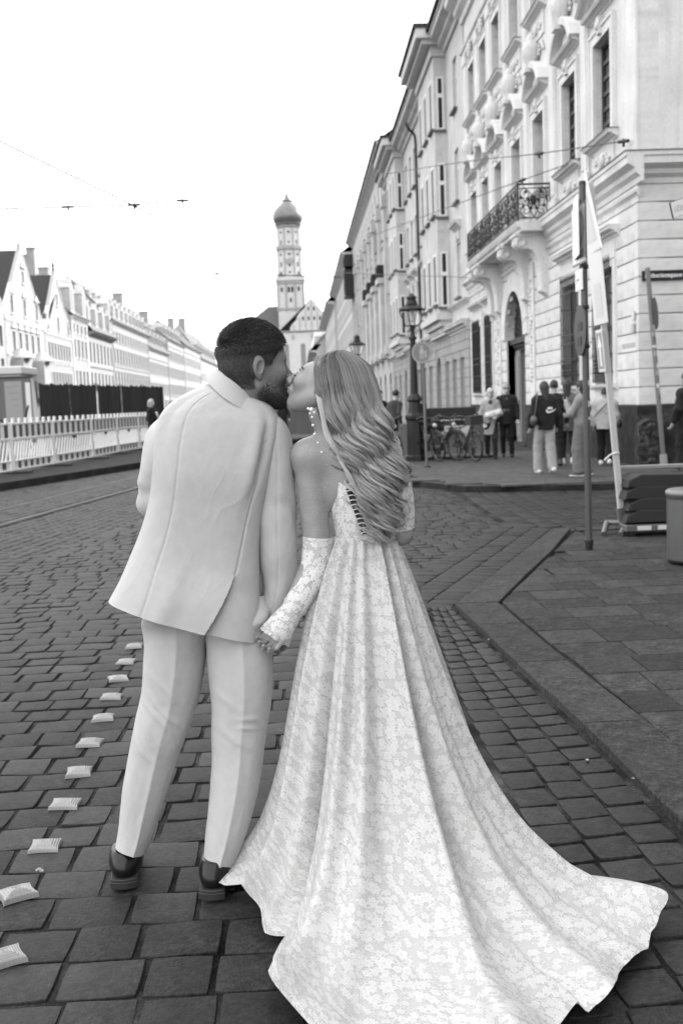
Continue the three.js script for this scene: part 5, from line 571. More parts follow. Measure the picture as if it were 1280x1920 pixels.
// road studs: pillow shaped pale studs with stepped ridges
{
  const P = [[-1.149, 0, -6.927], [-1.133, 0, -6.503], [-1.112, 0, -6.09], [-1.082, 0, -5.702], [-1.055, 0, -5.304], [-1.042, 0, -4.902], [-1.012, 0, -4.499], [-0.99, 0, -4.128], [-0.973, 0, -3.722], [-0.975, 0, -3.347], [-0.904, 0, -2.94]];
  const W = 0.115, D = 0.1, n = 48, geo = sheet(n, n, (u, v) => { const a = u * 2 - 1, b = v * 2 - 1, m = Math.max(Math.abs(a), Math.abs(b)), pin = 1 - 0.1 * (Math.abs(a) ** 2 - Math.abs(b) ** 2) * 0; const s = 1 - m, step = Math.floor(s * 7) / 7; const y = s < 0.02 ? -0.008 : 0.004 + 0.013 * Math.min(1, s * 1.7) + 0.0022 * Math.sin(s * 2 * PI * 6); return [a * W / 2 * (1 - 0.1 * (1 - b * b) * Math.abs(a)), y, b * D / 2 * (1 - 0.12 * (1 - a * a) * Math.abs(b))]; });
  const order = ['farthest', 'second farthest', 'third farthest', 'fourth farthest', 'fifth farthest', 'middle', 'fifth nearest', 'fourth nearest', 'third nearest', 'second nearest', 'nearest'];
  const m = mat(0.36, 0.4, { metalness: 0.1, map: again(stuccoT, 4, 4) }); P.forEach((p, i) => { const o = mesh('road_stud', geo, m); o.position.set(p[0], 0.008, p[2]); o.rotation.set((rr() - 0.5) * 0.08, [0.05, -0.06, 0.25, 0.03, 0.1, -0.05, 0.12, 0.0, 0.07, 0.55, 0.5][i], (rr() - 0.5) * 0.1); o.scale.set(0.94 + rr() * 0.12, 0.9 + rr() * 0.25, 0.94 + rr() * 0.12); tag(o, order[i] + ' of the pale pillow shaped road studs in the line left of the groom', 'road stud', 'line of road studs'); });
}
// bicycles
function bicycle(pos, turn, label, o = {}) {
  const g = thing('bicycle', label, 'bicycle', pos, turn, 'bicycles parked by the lamp'), R = 0.34, fr = mat(o.c ?? 0.03, 0.3), k = (x, y, z = 0) => [x, y, z];
  for (const x of [-0.52, 0.52]) { const t = new THREE.TorusGeometry(R - 0.02, 0.02, 6, 28); t.translate(x, R, 0); const w = mesh('wheel', t, rubber, g); const rim = new THREE.TorusGeometry(R - 0.045, 0.009, 4, 28); rim.translate(x, R, 0); mesh('rim', rim, galv, w); const sp = []; for (let q = 0; q < 14; q++) { const a = q / 14 * 2 * PI; sp.push(cyl(k(x + 0.03 * Math.cos(a + 0.6), R + 0.03 * Math.sin(a + 0.6)), k(x + (R - 0.05) * Math.cos(a), R + (R - 0.05) * Math.sin(a)), 0.0022, 0.0022, 4)); } sp.push(cyl([x, R, -0.05], [x, R, 0.05], 0.03, 0.03, 8)); mesh('spokes', sp, galv, w); const fd = []; for (let q = 0; q < 10; q++) { const a0 = (x > 0 ? 0.25 : 0.15) * PI + q * 0.07 * PI, a1 = a0 + 0.075 * PI; fd.push(cyl(k(x + (R + 0.03) * Math.cos(a0), R + (R + 0.03) * Math.sin(a0)), k(x + (R + 0.03) * Math.cos(a1), R + (R + 0.03) * Math.sin(a1)), 0.022, 0.022, 5)); } mesh('mudguard', fd, fr, g); }
  mesh('frame', [cyl(k(-0.52, R), k(-0.05, 0.3), 0.014), cyl(k(-0.05, 0.3), k(-0.17, 0.82), 0.018), cyl(k(-0.05, 0.3), k(0.38, 0.78), 0.02), cyl(k(-0.16, 0.75), k(0.36, 0.86), 0.016), cyl(k(-0.52, R), k(-0.16, 0.74), 0.012), cyl(k(0.38, 0.78), k(0.34, 0.98), 0.02), cyl([0.52, R, 0.045], [0.38, 0.74, 0.03], 0.012), cyl([0.52, R, -0.045], [0.38, 0.74, -0.03], 0.012)], fr, g);
  mesh('saddle', [ball([-0.2, 0.93, 0], 0.14, 0.045, 0.085), ball([-0.08, 0.93, 0], 0.1, 0.035, 0.04), cyl(k(-0.17, 0.8), k(-0.19, 0.92), 0.013)], blackP, g);
  mesh('handlebar', [tube([[0.22, 1.02, 0.3], [0.3, 1.06, 0.24], [0.34, 1.02, 0.1], [0.34, 1.0, 0], [0.34, 1.02, -0.1], [0.3, 1.06, -0.24], [0.22, 1.02, -0.3]], 0.012, 24, 6)], galv, g); for (const s of [-1, 1]) mesh('grip', cyl([0.28, 1.05, s * 0.26], [0.18, 1.0, s * 0.31], 0.018), blackP, g);
  mesh('rack', [bx(-0.75, -0.3, 0.74, 0.76, -0.06, 0.06), cyl([-0.6, 0.75, 0.06], [-0.52, R, 0.05], 0.006), cyl([-0.6, 0.75, -0.06], [-0.52, R, -0.05], 0.006)], iron, g); mesh('headlight', [ball([0.46, 0.84, 0], 0.05, 0.05, 0.05), cyl([0.46, 0.84, 0], [0.51, 0.84, 0], 0.05, 0.035)], mat(0.5, 0.2), g); mesh('crank', [cyl([-0.05, 0.3, -0.08], [0.05, 0.16, -0.09], 0.01), bx(0.02, 0.1, 0.14, 0.17, -0.16, -0.08), cyl([-0.05, 0.3, 0.08], [-0.15, 0.44, 0.09], 0.01), bx(-0.19, -0.1, 0.43, 0.46, 0.08, 0.16), cyl([-0.05, 0.3, -0.03], [-0.05, 0.3, -0.04], 0.09, 0.09, 16)], iron, g);
  if (o.basket) mesh('basket', [bx(0.42, 0.72, 0.84, 1.04, -0.16, 0.16)], mat(0.03, 0.8), g); if (o.seat) mesh('child_seat', [rbox(-0.62, -0.3, 0.78, 0.86, -0.15, 0.15, 0.03, 2), rbox(-0.66, -0.58, 0.8, 1.35, -0.16, 0.16, 0.03, 2)], blackP, g); if (o.lean) g.rotation.z = o.lean; g.rotation.order = 'YXZ'; g.rotation.x = 0.07; return g;
}
bicycle([3.74, 0.12, -24.35], -1.25, 'bicycle with front basket parked nearest the strolling pair', { basket: true, c: 0.06 });
bicycle([3.3, 0.12, -25.0], -0.95, 'black bicycle with child seat parked behind the thin sign pole', { seat: true });
bicycle([2.95, 0.12, -24.9], -1.2, 'dark bicycle standing between the lamp foot and the sign pole', {});
bicycle([2.1, 0.12, -25.3], -1.3, 'bicycle seen end on held by the group beside the bride curls', {});
{ const g = thing('bicycle_rack', 'low dark bicycle rack with black advertising board behind the bicycles', 'bicycle rack', [3.3, 0.12, -25.9]); mesh('board', rbox(-0.55, 0.95, 0.78, 1.22, -0.03, 0.03, 0.02, 2), mat(0.012, 0.5), g); const bp = new THREE.PlaneGeometry(1.0, 0.1); bp.translate(0.3, 0.92, 0.034); mesh('board_print', bp, mat(1, 0.5, { map: textTex(256, 32, (x) => { x.fillStyle = '#141414'; x.fillRect(0, 0, 256, 32); x.fillStyle = '#c8c8c8'; for (let i = 0; i < 15; i++) x.fillRect(8 + i * 16, 9 + (i * 7 % 5), 10, 14); }) }), g); for (const x of [-0.45, 0.85]) mesh('post', cyl([x, 0, 0], [x, 0.8, 0], 0.03), iron, g); mesh('base_bar', rbox(-0.7, 1.3, 0, 0.06, 0.5, 0.6, 0.01, 1), iron, g); for (let k = 0; k < 6; k++) mesh('hoop', tube([[-0.5 + k * 0.3, 0.03, 0.55], [-0.48 + k * 0.3, 0.4, 0.55], [-0.42 + k * 0.3, 0.45, 0.55], [-0.38 + k * 0.3, 0.03, 0.55]], 0.012, 12, 5), iron, g); }
// overhead tram wires
{
  const wm = mat(0.06, 0.5, { metalness: 0.4 }), wires = [
    [[[-7.009, 8.042, -26], [-4.301, 7.09, -30], [-2.945, 8.095, -46]], 0.02, 'thin overhead wire falling from the upper left sky', [[1, 0]]],
    [[[-8.075, 7.113, -30], [-6.091, 7.113, -30], [-4.299, 7.118, -30], [-3.09, 7.383, -31], [1.7, 7.77, -34]], 0.02, 'span wire with insulators crossing the sky above the left houses', [[1, 0], [2, 0], [3, 0]]],
    [[[-7.353, 6.978, -44], [-3.424, 7.398, -48], [2.347, 7.87, -55]], 0.03, 'far span wire level with the church tower', [[1, 0]]],
    [[[6.4, 6.353, -20.9], [5.47, 6.852, -24], [4.586, 7.598, -28], [2.707, 8.934, -36], [0.288, 10.198, -44]], 0.012, 'span wire anchored at the palace corner running across the upper windows', [[0, 1], [1, 0]]],
    [[[6.49, 6.798, -24.5], [5.716, 6.883, -27], [4.738, 7.207, -32], [2.877, 7.863, -42]], 0.012, 'second wire running down across the balcony and bay house', [[1, 0]]],
    [[[5.807, 5.554, -36], [3.255, 6.81, -45], [0.218, 8.924, -60]], 0.011, 'wire crossing low in front of the bay window house', []]];
  for (const [pts, r, label, ins] of wires) { const g = thing('overhead_wire', label, 'wire', [0, 0, 0], 0, 'overhead tram wires'); mesh('wire', tube(pts, r, 60, 5), wm, g); for (const [i] of ins) { const a = V(...pts[i]), b = V(...pts[Math.min(i + 1, pts.length - 1)]).sub(i ? V(...pts[i - 1]) : a).normalize(); mesh('insulator', [cyl(a.clone().addScaledVector(b, -0.16).toArray(), a.clone().addScaledVector(b, 0.16).toArray(), 0.035, 0.035, 8), cyl([a.x, a.y - 0.1, a.z], [a.x, a.y + 0.05, a.z], 0.03, 0.02, 8)], iron, g); } }
}
{ // litter and small stones in the joints
  const r = rng(9), m = mat(0.26, 0.8); const P = [[75,1638],[962,1243],[917,1203],[1092,1452],[1190,1466],[1262,1535]]; const L = [[-0.942, 0, -3.509], [1.186, 0, -6.078], [1.146, 0, -6.65], [1.282, 0, -4.088], [1.151, 0, -4.337], [1.318, 0, -3.728]]; const lab = ['crumpled pale scrap on the setts near the second nearest road stud', 'pale scrap in the kerb joint right of the dress', 'tiny pale scrap in the kerb joint behind the dress', 'dry blade of grass at the kerb right of the train', 'small dry leaf in the gutter right of the train', 'pale leaf at the kerb by the right picture edge'];
  L.forEach((p, i) => { const g = sheet(6, 5, (u, v) => [(u - 0.5) * (i > 2 ? 0.05 : 0.03) * (1 - Math.abs(v - 0.5)), 0.006 + 0.007 * fbm(u * 3, v * 3, i + 0.5, 3) + 0.004 * Math.sin(u * 5 + i), (v - 0.5) * (i > 2 ? 0.014 : 0.026)]); const o = mesh('litter_scrap', g, m); o.position.set(p[0], 0.008, p[2]); o.rotation.y = i * 1.1; tag(o, lab[i], 'litter', 'scraps on the ground'); });
}

// ---------- passers-by ----------
const skinM = mat(0.34, 0.55), hairD = mat(0.02, 0.6), shoeW = mat(0.7, 0.5), shoeB = mat(0.02, 0.5);
const clothT = tex(256, (x, y) => 200 + 90 * tile((p, q) => fbm(p * 10, q * 10, 41, 4), x, y) + (rr() - 0.5) * 30);
// hand: palm with four fingers and a thumb; wrist at origin, fingers along -y, palm facing +z, thumb to side s; curl 0..1
function handParts(s, curl, S = 1) {
  const B = [[[0, 0, 0], [0, -0.035, 0], 0.026, 0.03]]; for (const x of [-0.026, -0.009, 0.009, 0.026]) B.push([[x * 0.6, -0.01, 0], [x, -0.085, 0.002], 0.014, 0.0125]);
  [[-0.03, 0.062, 0.0078], [-0.01, 0.074, 0.0085], [0.011, 0.08, 0.0088], [0.031, 0.07, 0.0086]].forEach(([x, L, r]) => { let p = [x * s, -0.088, 0.002], a = 0.25 + curl * 0.9; for (let k = 0; k < 3; k++) { const l = L * [0.45, 0.31, 0.24][k], q = [p[0] * 1.01, p[1] - l * Math.cos(a), p[2] + l * Math.sin(a)]; B.push([p, q, r * (1 - k * 0.1), r * (0.93 - k * 0.1)]); p = q; a += 0.2 + curl * 0.95; } });
  const t0 = [0.022 * s, -0.028, 0.008], t1 = [0.046 * s, -0.058, 0.024], t2 = [0.046 * s, -0.088, 0.034 + curl * 0.006]; B.push([t0, t1, 0.0135, 0.0115], [t1, t2, 0.0105, 0.0085]);
  return B.map(([a, b, r0, r1]) => [a.map(v => v * S), b.map(v => v * S), r0 * S, r1 * S]);
}
function handGeo(wrist, rot, s, curl, S = 1, cell = 0.004) { const B = handParts(s, curl, S); const g = surfaceNet((p) => { let d = 1e9; B.forEach(([a, b, r0, r1], i) => { d = smin(d, capD(p, a, b, r0, r1), i < 6 ? 0.014 : 0.006); }); return d; }, [-0.09 * S, -0.2 * S, -0.07 * S], [0.09 * S, 0.035 * S, 0.1 * S], cell); g.applyMatrix4(new THREE.Matrix4().makeRotationFromEuler(new THREE.Euler(...rot, 'YXZ')).setPosition(...wrist)); return g; }
// o: h height, facing turn, step, arms [[elbow],[wrist]] left/right offsets, clothes
function person(o) {
  const k = (o.h || 1.7) / 1.75, g = thing('person', o.label, 'person', [o.at[0], o.at[1], o.at[2]], o.turn, o.group), W = o.wide || 1, st = o.step || 0, ln = o.lean || 0;
  const S = (p) => p.map(v => v * k), hip = (s) => S([0.085 * s * W, 0.92, 0]), knee = (s) => S([0.095 * s, 0.5, (s > 0 ? st : -st * 0.6) * 0.32 + 0.03]), ank = (s) => S([0.1 * s, s > 0 ? 0.09 : 0.09 + Math.abs(st) * 0.12, (s > 0 ? st : -st) * 0.42]);
  const sh = (s) => S([0.155 * s * W, 1.385, ln]), nk = S([0, 1.46, ln]), hd = S([0 + (o.headTurn || 0) * 0.0, 1.63, 0.03 + ln * 1.3]);
  const arm = o.arms || [[[0.24, 1.12, 0], [0.25, 0.88, 0.1]], [[-0.24, 1.12, 0], [-0.25, 0.88, 0.08]]]; const el = arm.map(a => S(a[0])), wr = arm.map(a => S(a[1])), sgn = [1, -1];
  const ht = o.headTurn || 0, hp = (p) => { const x = p[0] - hd[0], z = p[2] - hd[2]; return [hd[0] + x * Math.cos(ht) - z * Math.sin(ht), p[1], hd[2] + x * Math.sin(ht) + z * Math.cos(ht)]; };
  const head = (p0) => { const p = hp(p0); let d = ellD(p, [hd[0], hd[1] + 0.025 * k, hd[2] - 0.012 * k], [0.074 * k, 0.1 * k, 0.092 * k]); d = smin(d, ellD(p, [hd[0], hd[1] - 0.05 * k, hd[2] + 0.03 * k], [0.052 * k, 0.065 * k, 0.055 * k]), 0.04); d = smin(d, capD(p, [hd[0], hd[1] + 0.01 * k, hd[2] + 0.075 * k], [hd[0], hd[1] - 0.025 * k, hd[2] + 0.1 * k], 0.008, 0.014), 0.015); for (const s of sgn) { d = smin(d, ellD(p, [hd[0] + s * 0.076 * k, hd[1] - 0.01 * k, hd[2] - 0.01], [0.012, 0.03, 0.02]), 0.008); d = Math.max(d, -ellD(p, [hd[0] + s * 0.03 * k, hd[1] + 0.012 * k, hd[2] + 0.09 * k], [0.016, 0.01, 0.014])); } return smin(d, ellD(p, [hd[0], hd[1] - 0.058 * k, hd[2] + 0.083 * k], [0.022, 0.008, 0.008]), 0.006); };
  const neck = (p) => capD(p, S([0, 1.42, ln * 0.9]), [hd[0], hd[1] - 0.05 * k, hd[2] - 0.02], 0.058 * k, 0.052 * k);
  const torso = (p, e) => { let d = ellD(p, S([0, 1.24, ln * 0.6]), S([0.15 * W + e, 0.25, 0.105 * W + e])); d = smin(d, ellD(p, S([0, 1.0, ln * 0.2]), S([0.145 * W + e, 0.2, 0.105 * W + e])), 0.08); d = smin(d, capD(p, sh(1), sh(-1), 0.046 * k + e, 0.046 * k + e), 0.06); for (const s of sgn) d = smin(d, capD(p, S([0, 1.46, ln]), sh(s), 0.04 * k + e, 0.04 * k + e * 0.7), 0.05); return d; };
  const arms = (p, e, flare = 0) => { let d = 1e9; for (const i of [0, 1]) { d = Math.min(d, smin(capD(p, sh(sgn[i]), el[i], 0.048 * k + e, 0.04 * k + e), capD(p, el[i], wr[i], 0.042 * k + e, 0.03 * k + e + flare), 0.03)); } return d; };
  const legs = (p, e, flare = 0) => { let d = 1e9; for (const s of sgn) d = Math.min(d, smin(capD(p, hip(s), knee(s), 0.088 * k * W + e, 0.058 * k + e + flare * 0.4), capD(p, knee(s), ank(s), 0.058 * k + e + flare * 0.5, 0.042 * k + e + flare), 0.04)); return d; };
  const lo = S([-0.4, -0.02, -0.42]), hi = S([0.4, 1.62, 0.45]), loT = S([-0.42, Math.min(0.6, (o.topLen ?? 0.92) - 0.06), -0.36]), hiL = S([0.36, 1.08, 0.45]);
  // one continuous body under the clothes; the head meshed finer
  const bodyF = (p) => smin(smin(smin(torso(p, -0.012), arms(p, -0.006), 0.04), legs(p, -0.008), 0.05), Math.min(neck(p)), 0.03);
  const bg = [surfaceNet((p) => Math.max(bodyF(p), p[1] - hd[1] + 0.07 * k), lo, hi, 0.024), surfaceNet((p) => Math.max(smin(head(p), neck(p), 0.02), hd[1] - 0.13 * k - p[1]), [hd[0] - 0.13, hd[1] - 0.15, hd[2] - 0.15], [hd[0] + 0.13, hd[1] + 0.17, hd[2] + 0.16], o.fine || 0.011)];
  for (const i of [0, 1]) { const d = V(wr[i][0] - el[i][0], wr[i][1] - el[i][1], wr[i][2] - el[i][2]).normalize(), q = new THREE.Quaternion().setFromUnitVectors(V(0, -1, 0), d), e = new THREE.Euler().setFromQuaternion(q, 'YXZ'); bg.push(handGeo(wr[i], [e.x, e.y, e.z], -sgn[i], o.curl ?? 0.5, k, 0.007)); }
  mesh('body', bg, o.skin || skinM, g);
  const fold = (p, a) => a * fbm(p[0] * 9, p[1] * 7, p[2] * 9, 3);
  // trousers
  const tc = mat(o.pants ?? 0.05, 0.85, { map: clothT }); const hemY = (o.hem ?? 0.06) * k;
  mesh('trousers', surfaceNet((p) => Math.max(smin(legs(p, 0.012 + (o.baggy || 0) * 0.5, o.baggy || 0), ellD(p, S([0, 0.95, 0]), S([0.155 * W, 0.14, 0.12 * W])), 0.05) + fold(p, 0.016), hemY - p[1], p[1] - 1.04 * k), lo, hiL, 0.018), tc, g);
  // top or coat
  const L = o.topLen ?? 0.92, um = mat(o.top ?? 0.03, 0.85, { map: clothT }), cuff = o.cuff ?? 0.97, open = o.neckline ?? 1.5;
  const topF = (p) => { let d = torso(p, 0.022 + (o.loose || 0)); if (L < 0.92) d = smin(d, capD(p, S([0, 1.0, 0]), S([0, L, 0]), 0.14 * k * W, (0.15 + (o.flare || 0.02)) * k * W) , 0.06); const a = arms(p, 0.016 + (o.loose || 0) * 0.7, o.sleeveFlare || 0); let q = smin(d, a, 0.035) + fold(p, 0.02); q = Math.max(q, L * k - p[1] - (0.02 + fold(p, 0.03))); q = Math.max(q, p[1] - open * k); q = Math.max(q, -(capD(p, nk, [nk[0], nk[1] + 0.2, nk[2]], 0.062 * k, 0.062 * k))); for (const i of [0, 1]) { const dx = sub3(wr[i], el[i]), n = Math.hypot(...dx), t = dot3(sub3(p, el[i]), dx) / n; if (Math.hypot(...sub3(p, wr[i])) < 0.16) q = Math.max(q, t - n * cuff); } return q; };
  mesh(o.topName || 'top', surfaceNet(topF, loT, hi, 0.018), um, g);
  // shoes
  for (const s of sgn) { const a = ank(s), pit = s < 0 && st ? 0.5 * Math.abs(st) : 0; const sg = surfaceNet((p) => Math.max(smin(capD(p, [0, -0.045, -0.05], [0, -0.055, 0.13], 0.045, 0.036), capD(p, [0, -0.03, -0.04], [0, 0.02, -0.03], 0.045, 0.048), 0.04), -0.088 - p[1]), [-0.09, -0.11, -0.14], [0.09, 0.1, 0.21], 0.011); sg.rotateX(pit * (st > 0 ? 1 : 1)); sg.scale(k, k, k); sg.translate(a[0], a[1], a[2]); const shoe = mesh('shoe', sg, o.shoe || shoeB, g); if (o.sole) { const so = rbox(-0.045, 0.045, -0.088, -0.068, -0.1, 0.17, 0.009, 1); so.rotateX(pit); so.scale(k, k, k); so.translate(...a); mesh('sole', so, shoeW, shoe); } }
  // hair
  const hm = o.hair || hairD; const hl = o.hairLen || 0;
  mesh('hair', surfaceNet((p0) => { const p = hp(p0); let d = ellD(p, [hd[0], hd[1] + 0.035 * k, hd[2] - 0.022 * k], [0.084 * k, 0.1 * k, 0.1 * k]); d = Math.max(d, -(ellD(p, [hd[0], hd[1] - 0.045 * k, hd[2] + 0.1 * k], [0.07 * k, 0.095 * k, 0.09 * k]))); if (!hl) d = Math.max(d, hd[1] - 0.03 * k - p[1] + Math.max(0, p[2] - hd[2]) * 0.9); if (hl) { let q = capD(p, [hd[0], hd[1], hd[2] - 0.06 * k], [hd[0] + (o.hairSide || 0), hd[1] - hl, hd[2] - 0.1 * k], 0.085 * k, 0.06 * k); q = Math.max(q, -(ellD(p, [hd[0], hd[1] - 0.05 * k, hd[2] + 0.09 * k], [0.075 * k, 0.12 * k, 0.09 * k]))); d = smin(d, q, 0.04); } if (o.bun) d = smin(d, ellD(p, [hd[0], hd[1] + 0.09 * k, hd[2] - 0.09 * k], [0.04, 0.04, 0.04]), 0.02); return d + 0.01 * fbm(p[0] * 40, p[1] * 9, p[2] * 40, 3); }, [hd[0] - 0.17, hd[1] - 0.2 - hl, hd[2] - 0.24], [hd[0] + 0.17, hd[1] + 0.18, hd[2] + 0.16], 0.011), hm, g);
  if (o.glasses) { const gl = []; for (const s of sgn) { const t = new THREE.TorusGeometry(0.026 * k, 0.003, 4, 16); t.scale(1, 0.8, 1); t.translate(hd[0] + s * 0.033 * k, hd[1] + 0.012 * k, hd[2] + 0.1 * k); gl.push(t, cyl([hd[0] + s * 0.06 * k, hd[1] + 0.016 * k, hd[2] + 0.095 * k], [hd[0] + s * 0.078 * k, hd[1] + 0.012 * k, hd[2]], 0.003)); if (o.glasses > 1) gl.push(ball([hd[0] + s * 0.033 * k, hd[1] + 0.01 * k, hd[2] + 0.1 * k], 0.03 * k, 0.022 * k, 0.006)); } gl.push(cyl([hd[0] - 0.012, hd[1] + 0.018 * k, hd[2] + 0.104 * k], [hd[0] + 0.012, hd[1] + 0.018 * k, hd[2] + 0.104 * k], 0.003)); mesh('glasses', gl, blackP, g); }
  o.extra?.(g, k, { hd, wr, el, sh });
  return g;
}
const PX = (p) => [p[0], p[1], p[2]], greyHair = mat(0.5, 0.6), skinP = mat(0.45, 0.55);
person({ label: 'woman with glasses in pale knee length cardigan walking beside the man in sunglasses', at: [4.423, 0.12, -24.838], turn: -0.2, h: 1.64, step: 0.35, pants: 0.03, top: 0.62, topLen: 0.62, topName: 'cardigan', flare: 0.03, hair: greyHair, hairLen: 0.1, glasses: 1, skin: skinP, fine: 0.008, arms: [[[0.25, 1.12, 0], [0.12, 1.02, 0.22]], [[-0.26, 1.12, 0], [-0.16, 0.86, 0.16]]], extra: (g, k) => { mesh('neckline_top', [ball([0, 1.41 * k, 0.1], 0.05, 0.05, 0.03, 8, 6)], blackP, g); mesh('draped_jacket', [surfaceNet((p) => capD(p, [-0.06, 1.02, 0.2], [0.2, 1.08, 0.14], 0.07, 0.08) + 0.03 * fbm(p[0] * 14, p[1] * 14, p[2] * 14, 3), [-0.25, 0.85, 0], [0.36, 1.25, 0.36], 0.014)], mat(0.6, 0.8), g); } });
person({ label: 'man in sunglasses, patterned shirt and open dark jacket walking towards the camera', at: [4.881, 0.12, -25.25], turn: -0.15, h: 1.74, step: 0.12, pants: 0.012, top: 0.018, topLen: 0.8, topName: 'jacket', wide: 1.1, hair: mat(0.3, 0.6), glasses: 2, skin: skinP, fine: 0.008, loose: 0.01, extra: (g, k) => { const t = textTex(128, 256, (x) => { x.fillStyle = '#1d1d1d'; x.fillRect(0, 0, 128, 256); const r = rng(4); for (let i = 0; i < 90; i++) { x.fillStyle = r() > 0.5 ? '#8a8a8a' : '#555'; x.beginPath(); x.ellipse(r() * 128, r() * 256, 3 + r() * 7, 2 + r() * 5, r() * 3, 0, 7); x.fill(); } }); mesh('shirt_front', sheet(12, 16, (u, v) => [(u - 0.5) * 0.2 * k, (0.84 + v * 0.58) * k, (0.152 - 0.03 * (2 * u - 1) ** 2 - 0.05 * v * v) * k + 0.012]), mat(1, 0.8, { map: t }), g); } });
person({ label: 'young woman in black hoodie with white swoosh and pale trousers walking away', at: [4.448, 0.12, -19.42], turn: PI + 0.1, h: 1.68, step: 0.3, pants: 0.6, baggy: 0.022, hem: 0.05, top: 0.008, topLen: 0.86, topName: 'hoodie', loose: 0.03, hairLen: 0.24, shoe: shoeW, extra: (g, k) => { const s = new THREE.Shape(); s.moveTo(-0.09, 0.02); s.quadraticCurveTo(-0.1, -0.05, -0.03, -0.04); s.quadraticCurveTo(0.05, -0.02, 0.1, 0.03); s.quadraticCurveTo(0, -0.01, -0.045, -0.012); s.quadraticCurveTo(-0.075, -0.008, -0.055, 0.03); s.closePath(); const q = new THREE.ExtrudeGeometry(s, { depth: 0.006, bevelEnabled: false }); q.rotateY(PI); q.translate(-0.06, 1.2 * k, -0.178); mesh('swoosh', q, whiteP, g); mesh('white_patch', rbox(-0.09, 0.0, 1.225 * k, 1.265 * k, -0.178, -0.168, 0.004, 1), whiteP, g); mesh('shoulder_bag', [surfaceNet((p) => ellD(p, [0.24, 0.98, -0.1], [0.06, 0.1, 0.12]), [0.12, 0.8, -0.28], [0.36, 1.14, 0.08], 0.014), tube([[0.24, 1.06, -0.16], [0.2, 1.3, -0.15], [0.15, 1.47, -0.03], [0.2, 1.3, 0.12], [0.25, 1.06, 0.0]], 0.012, 24, 5)], mat(0.05, 0.4), g); } });
person({ label: 'dark haired person in black mostly hidden behind the woman in the hoodie', at: [5.018, 0.12, -21.055], turn: PI - 0.2, h: 1.72, step: 0.2, pants: 0.01, top: 0.014, topLen: 0.85 });
person({ label: 'long haired woman in grey coat walking beside the woman holding a phone', at: [5.399, 0.12, -21.549], turn: PI - 0.25, h: 1.72, step: 0.2, pants: 0.05, top: 0.24, topLen: 0.72, topName: 'coat', loose: 0.02, hairLen: 0.34, shoe: shoeW, extra: (g, k) => { mesh('tote_bag', [surfaceNet((p) => ellD(p, [0.3, 0.6, 0.05], [0.07, 0.24, 0.18]) + 0.02 * fbm(p[0] * 12, p[1] * 8, p[2] * 12, 3), [0.15, 0.3, -0.2], [0.45, 0.9, 0.3], 0.016)], mat(0.3, 0.6), g); } });
person({ label: 'woman in pale sweater and wide grey trousers lifting a phone, half behind the pole', at: [4.914, 0.12, -18.566], turn: PI + 0.9, h: 1.66, step: 0.1, pants: 0.26, baggy: 0.035, hem: 0.05, top: 0.42, topLen: 0.96, topName: 'sweater', loose: 0.015, hairLen: 0.2, shoe: mat(0.06, 0.5), sole: true, arms: [[[0.24, 1.15, 0.12], [0.1, 1.36, 0.26]], [[-0.24, 1.14, 0.08], [-0.02, 1.12, 0.24]]], extra: (g, k) => mesh('phone', rbox(0.05, 0.13, 1.42 * k, 1.56 * k, 0.27, 0.28, 0.006, 1), blackP, g) });
person({ label: 'short haired woman in white sweater and black trousers with crossbody strap', at: [6.045, 0.12, -21.12], turn: PI - 0.35, h: 1.54, wide: 1.15, step: 0.25, pants: 0.01, baggy: 0.012, hem: 0.1, top: 0.75, topLen: 0.84, topName: 'sweater', loose: 0.035, sleeveFlare: 0.03, cuff: 0.85, hair: mat(0.06, 0.6), bun: true, shoe: shoeW, extra: (g, k) => { mesh('strap', [tube([[-0.12, 1.28, -0.17], [0.02, 1.16, -0.195], [0.18, 0.98, -0.15]], 0.01, 16, 5)], blackP, g); mesh('belt_bag', [surfaceNet((p) => ellD(p, [-0.28, 0.82, -0.02], [0.05, 0.09, 0.09]), [-0.36, 0.7, -0.14], [-0.2, 0.94, 0.1], 0.014)], blackP, g); } });
person({ label: 'person in black cut by the right picture edge', at: [6.623, 0.12, -18.142], turn: PI + 0.5, h: 1.74, step: 0.15, pants: 0.012, top: 0.012, topLen: 0.7, loose: 0.02 });
person({ label: 'person with dark hair bending over the bicycle beside the bride curls', at: [2.287, 0.12, -26.948], turn: 2.4, h: 1.7, lean: 0.16, pants: 0.02, top: 0.06, topLen: 0.8 });
person({ label: 'dark clothed person at the back of the bicycle group next to the bride hair', at: [2.188, 0.12, -29.385], turn: 0.6, h: 1.72, pants: 0.02, top: 0.02, topLen: 0.8 });
person({ label: 'child in dark clothes in front of the advertising board by the lamp', at: [3.365, 0.12, -26.674], turn: -0.1, h: 1.22, pants: 0.02, top: 0.015, skin: skinP });
person({ label: 'blonde person in black leaning by the end of the barriers near the groom shoulder', at: [-4.826, 0.16, -34.989], turn: 1.2, h: 1.72, pants: 0.02, top: 0.012, hair: mat(0.35, 0.6), hairLen: 0.08 });
person({ label: 'distant walker in dark clothes seen between the chins of the couple', at: [-0.764, 0.05, -47.886], turn: 0.2, h: 1.74, step: 0.2, pants: 0.02, top: 0.015 });

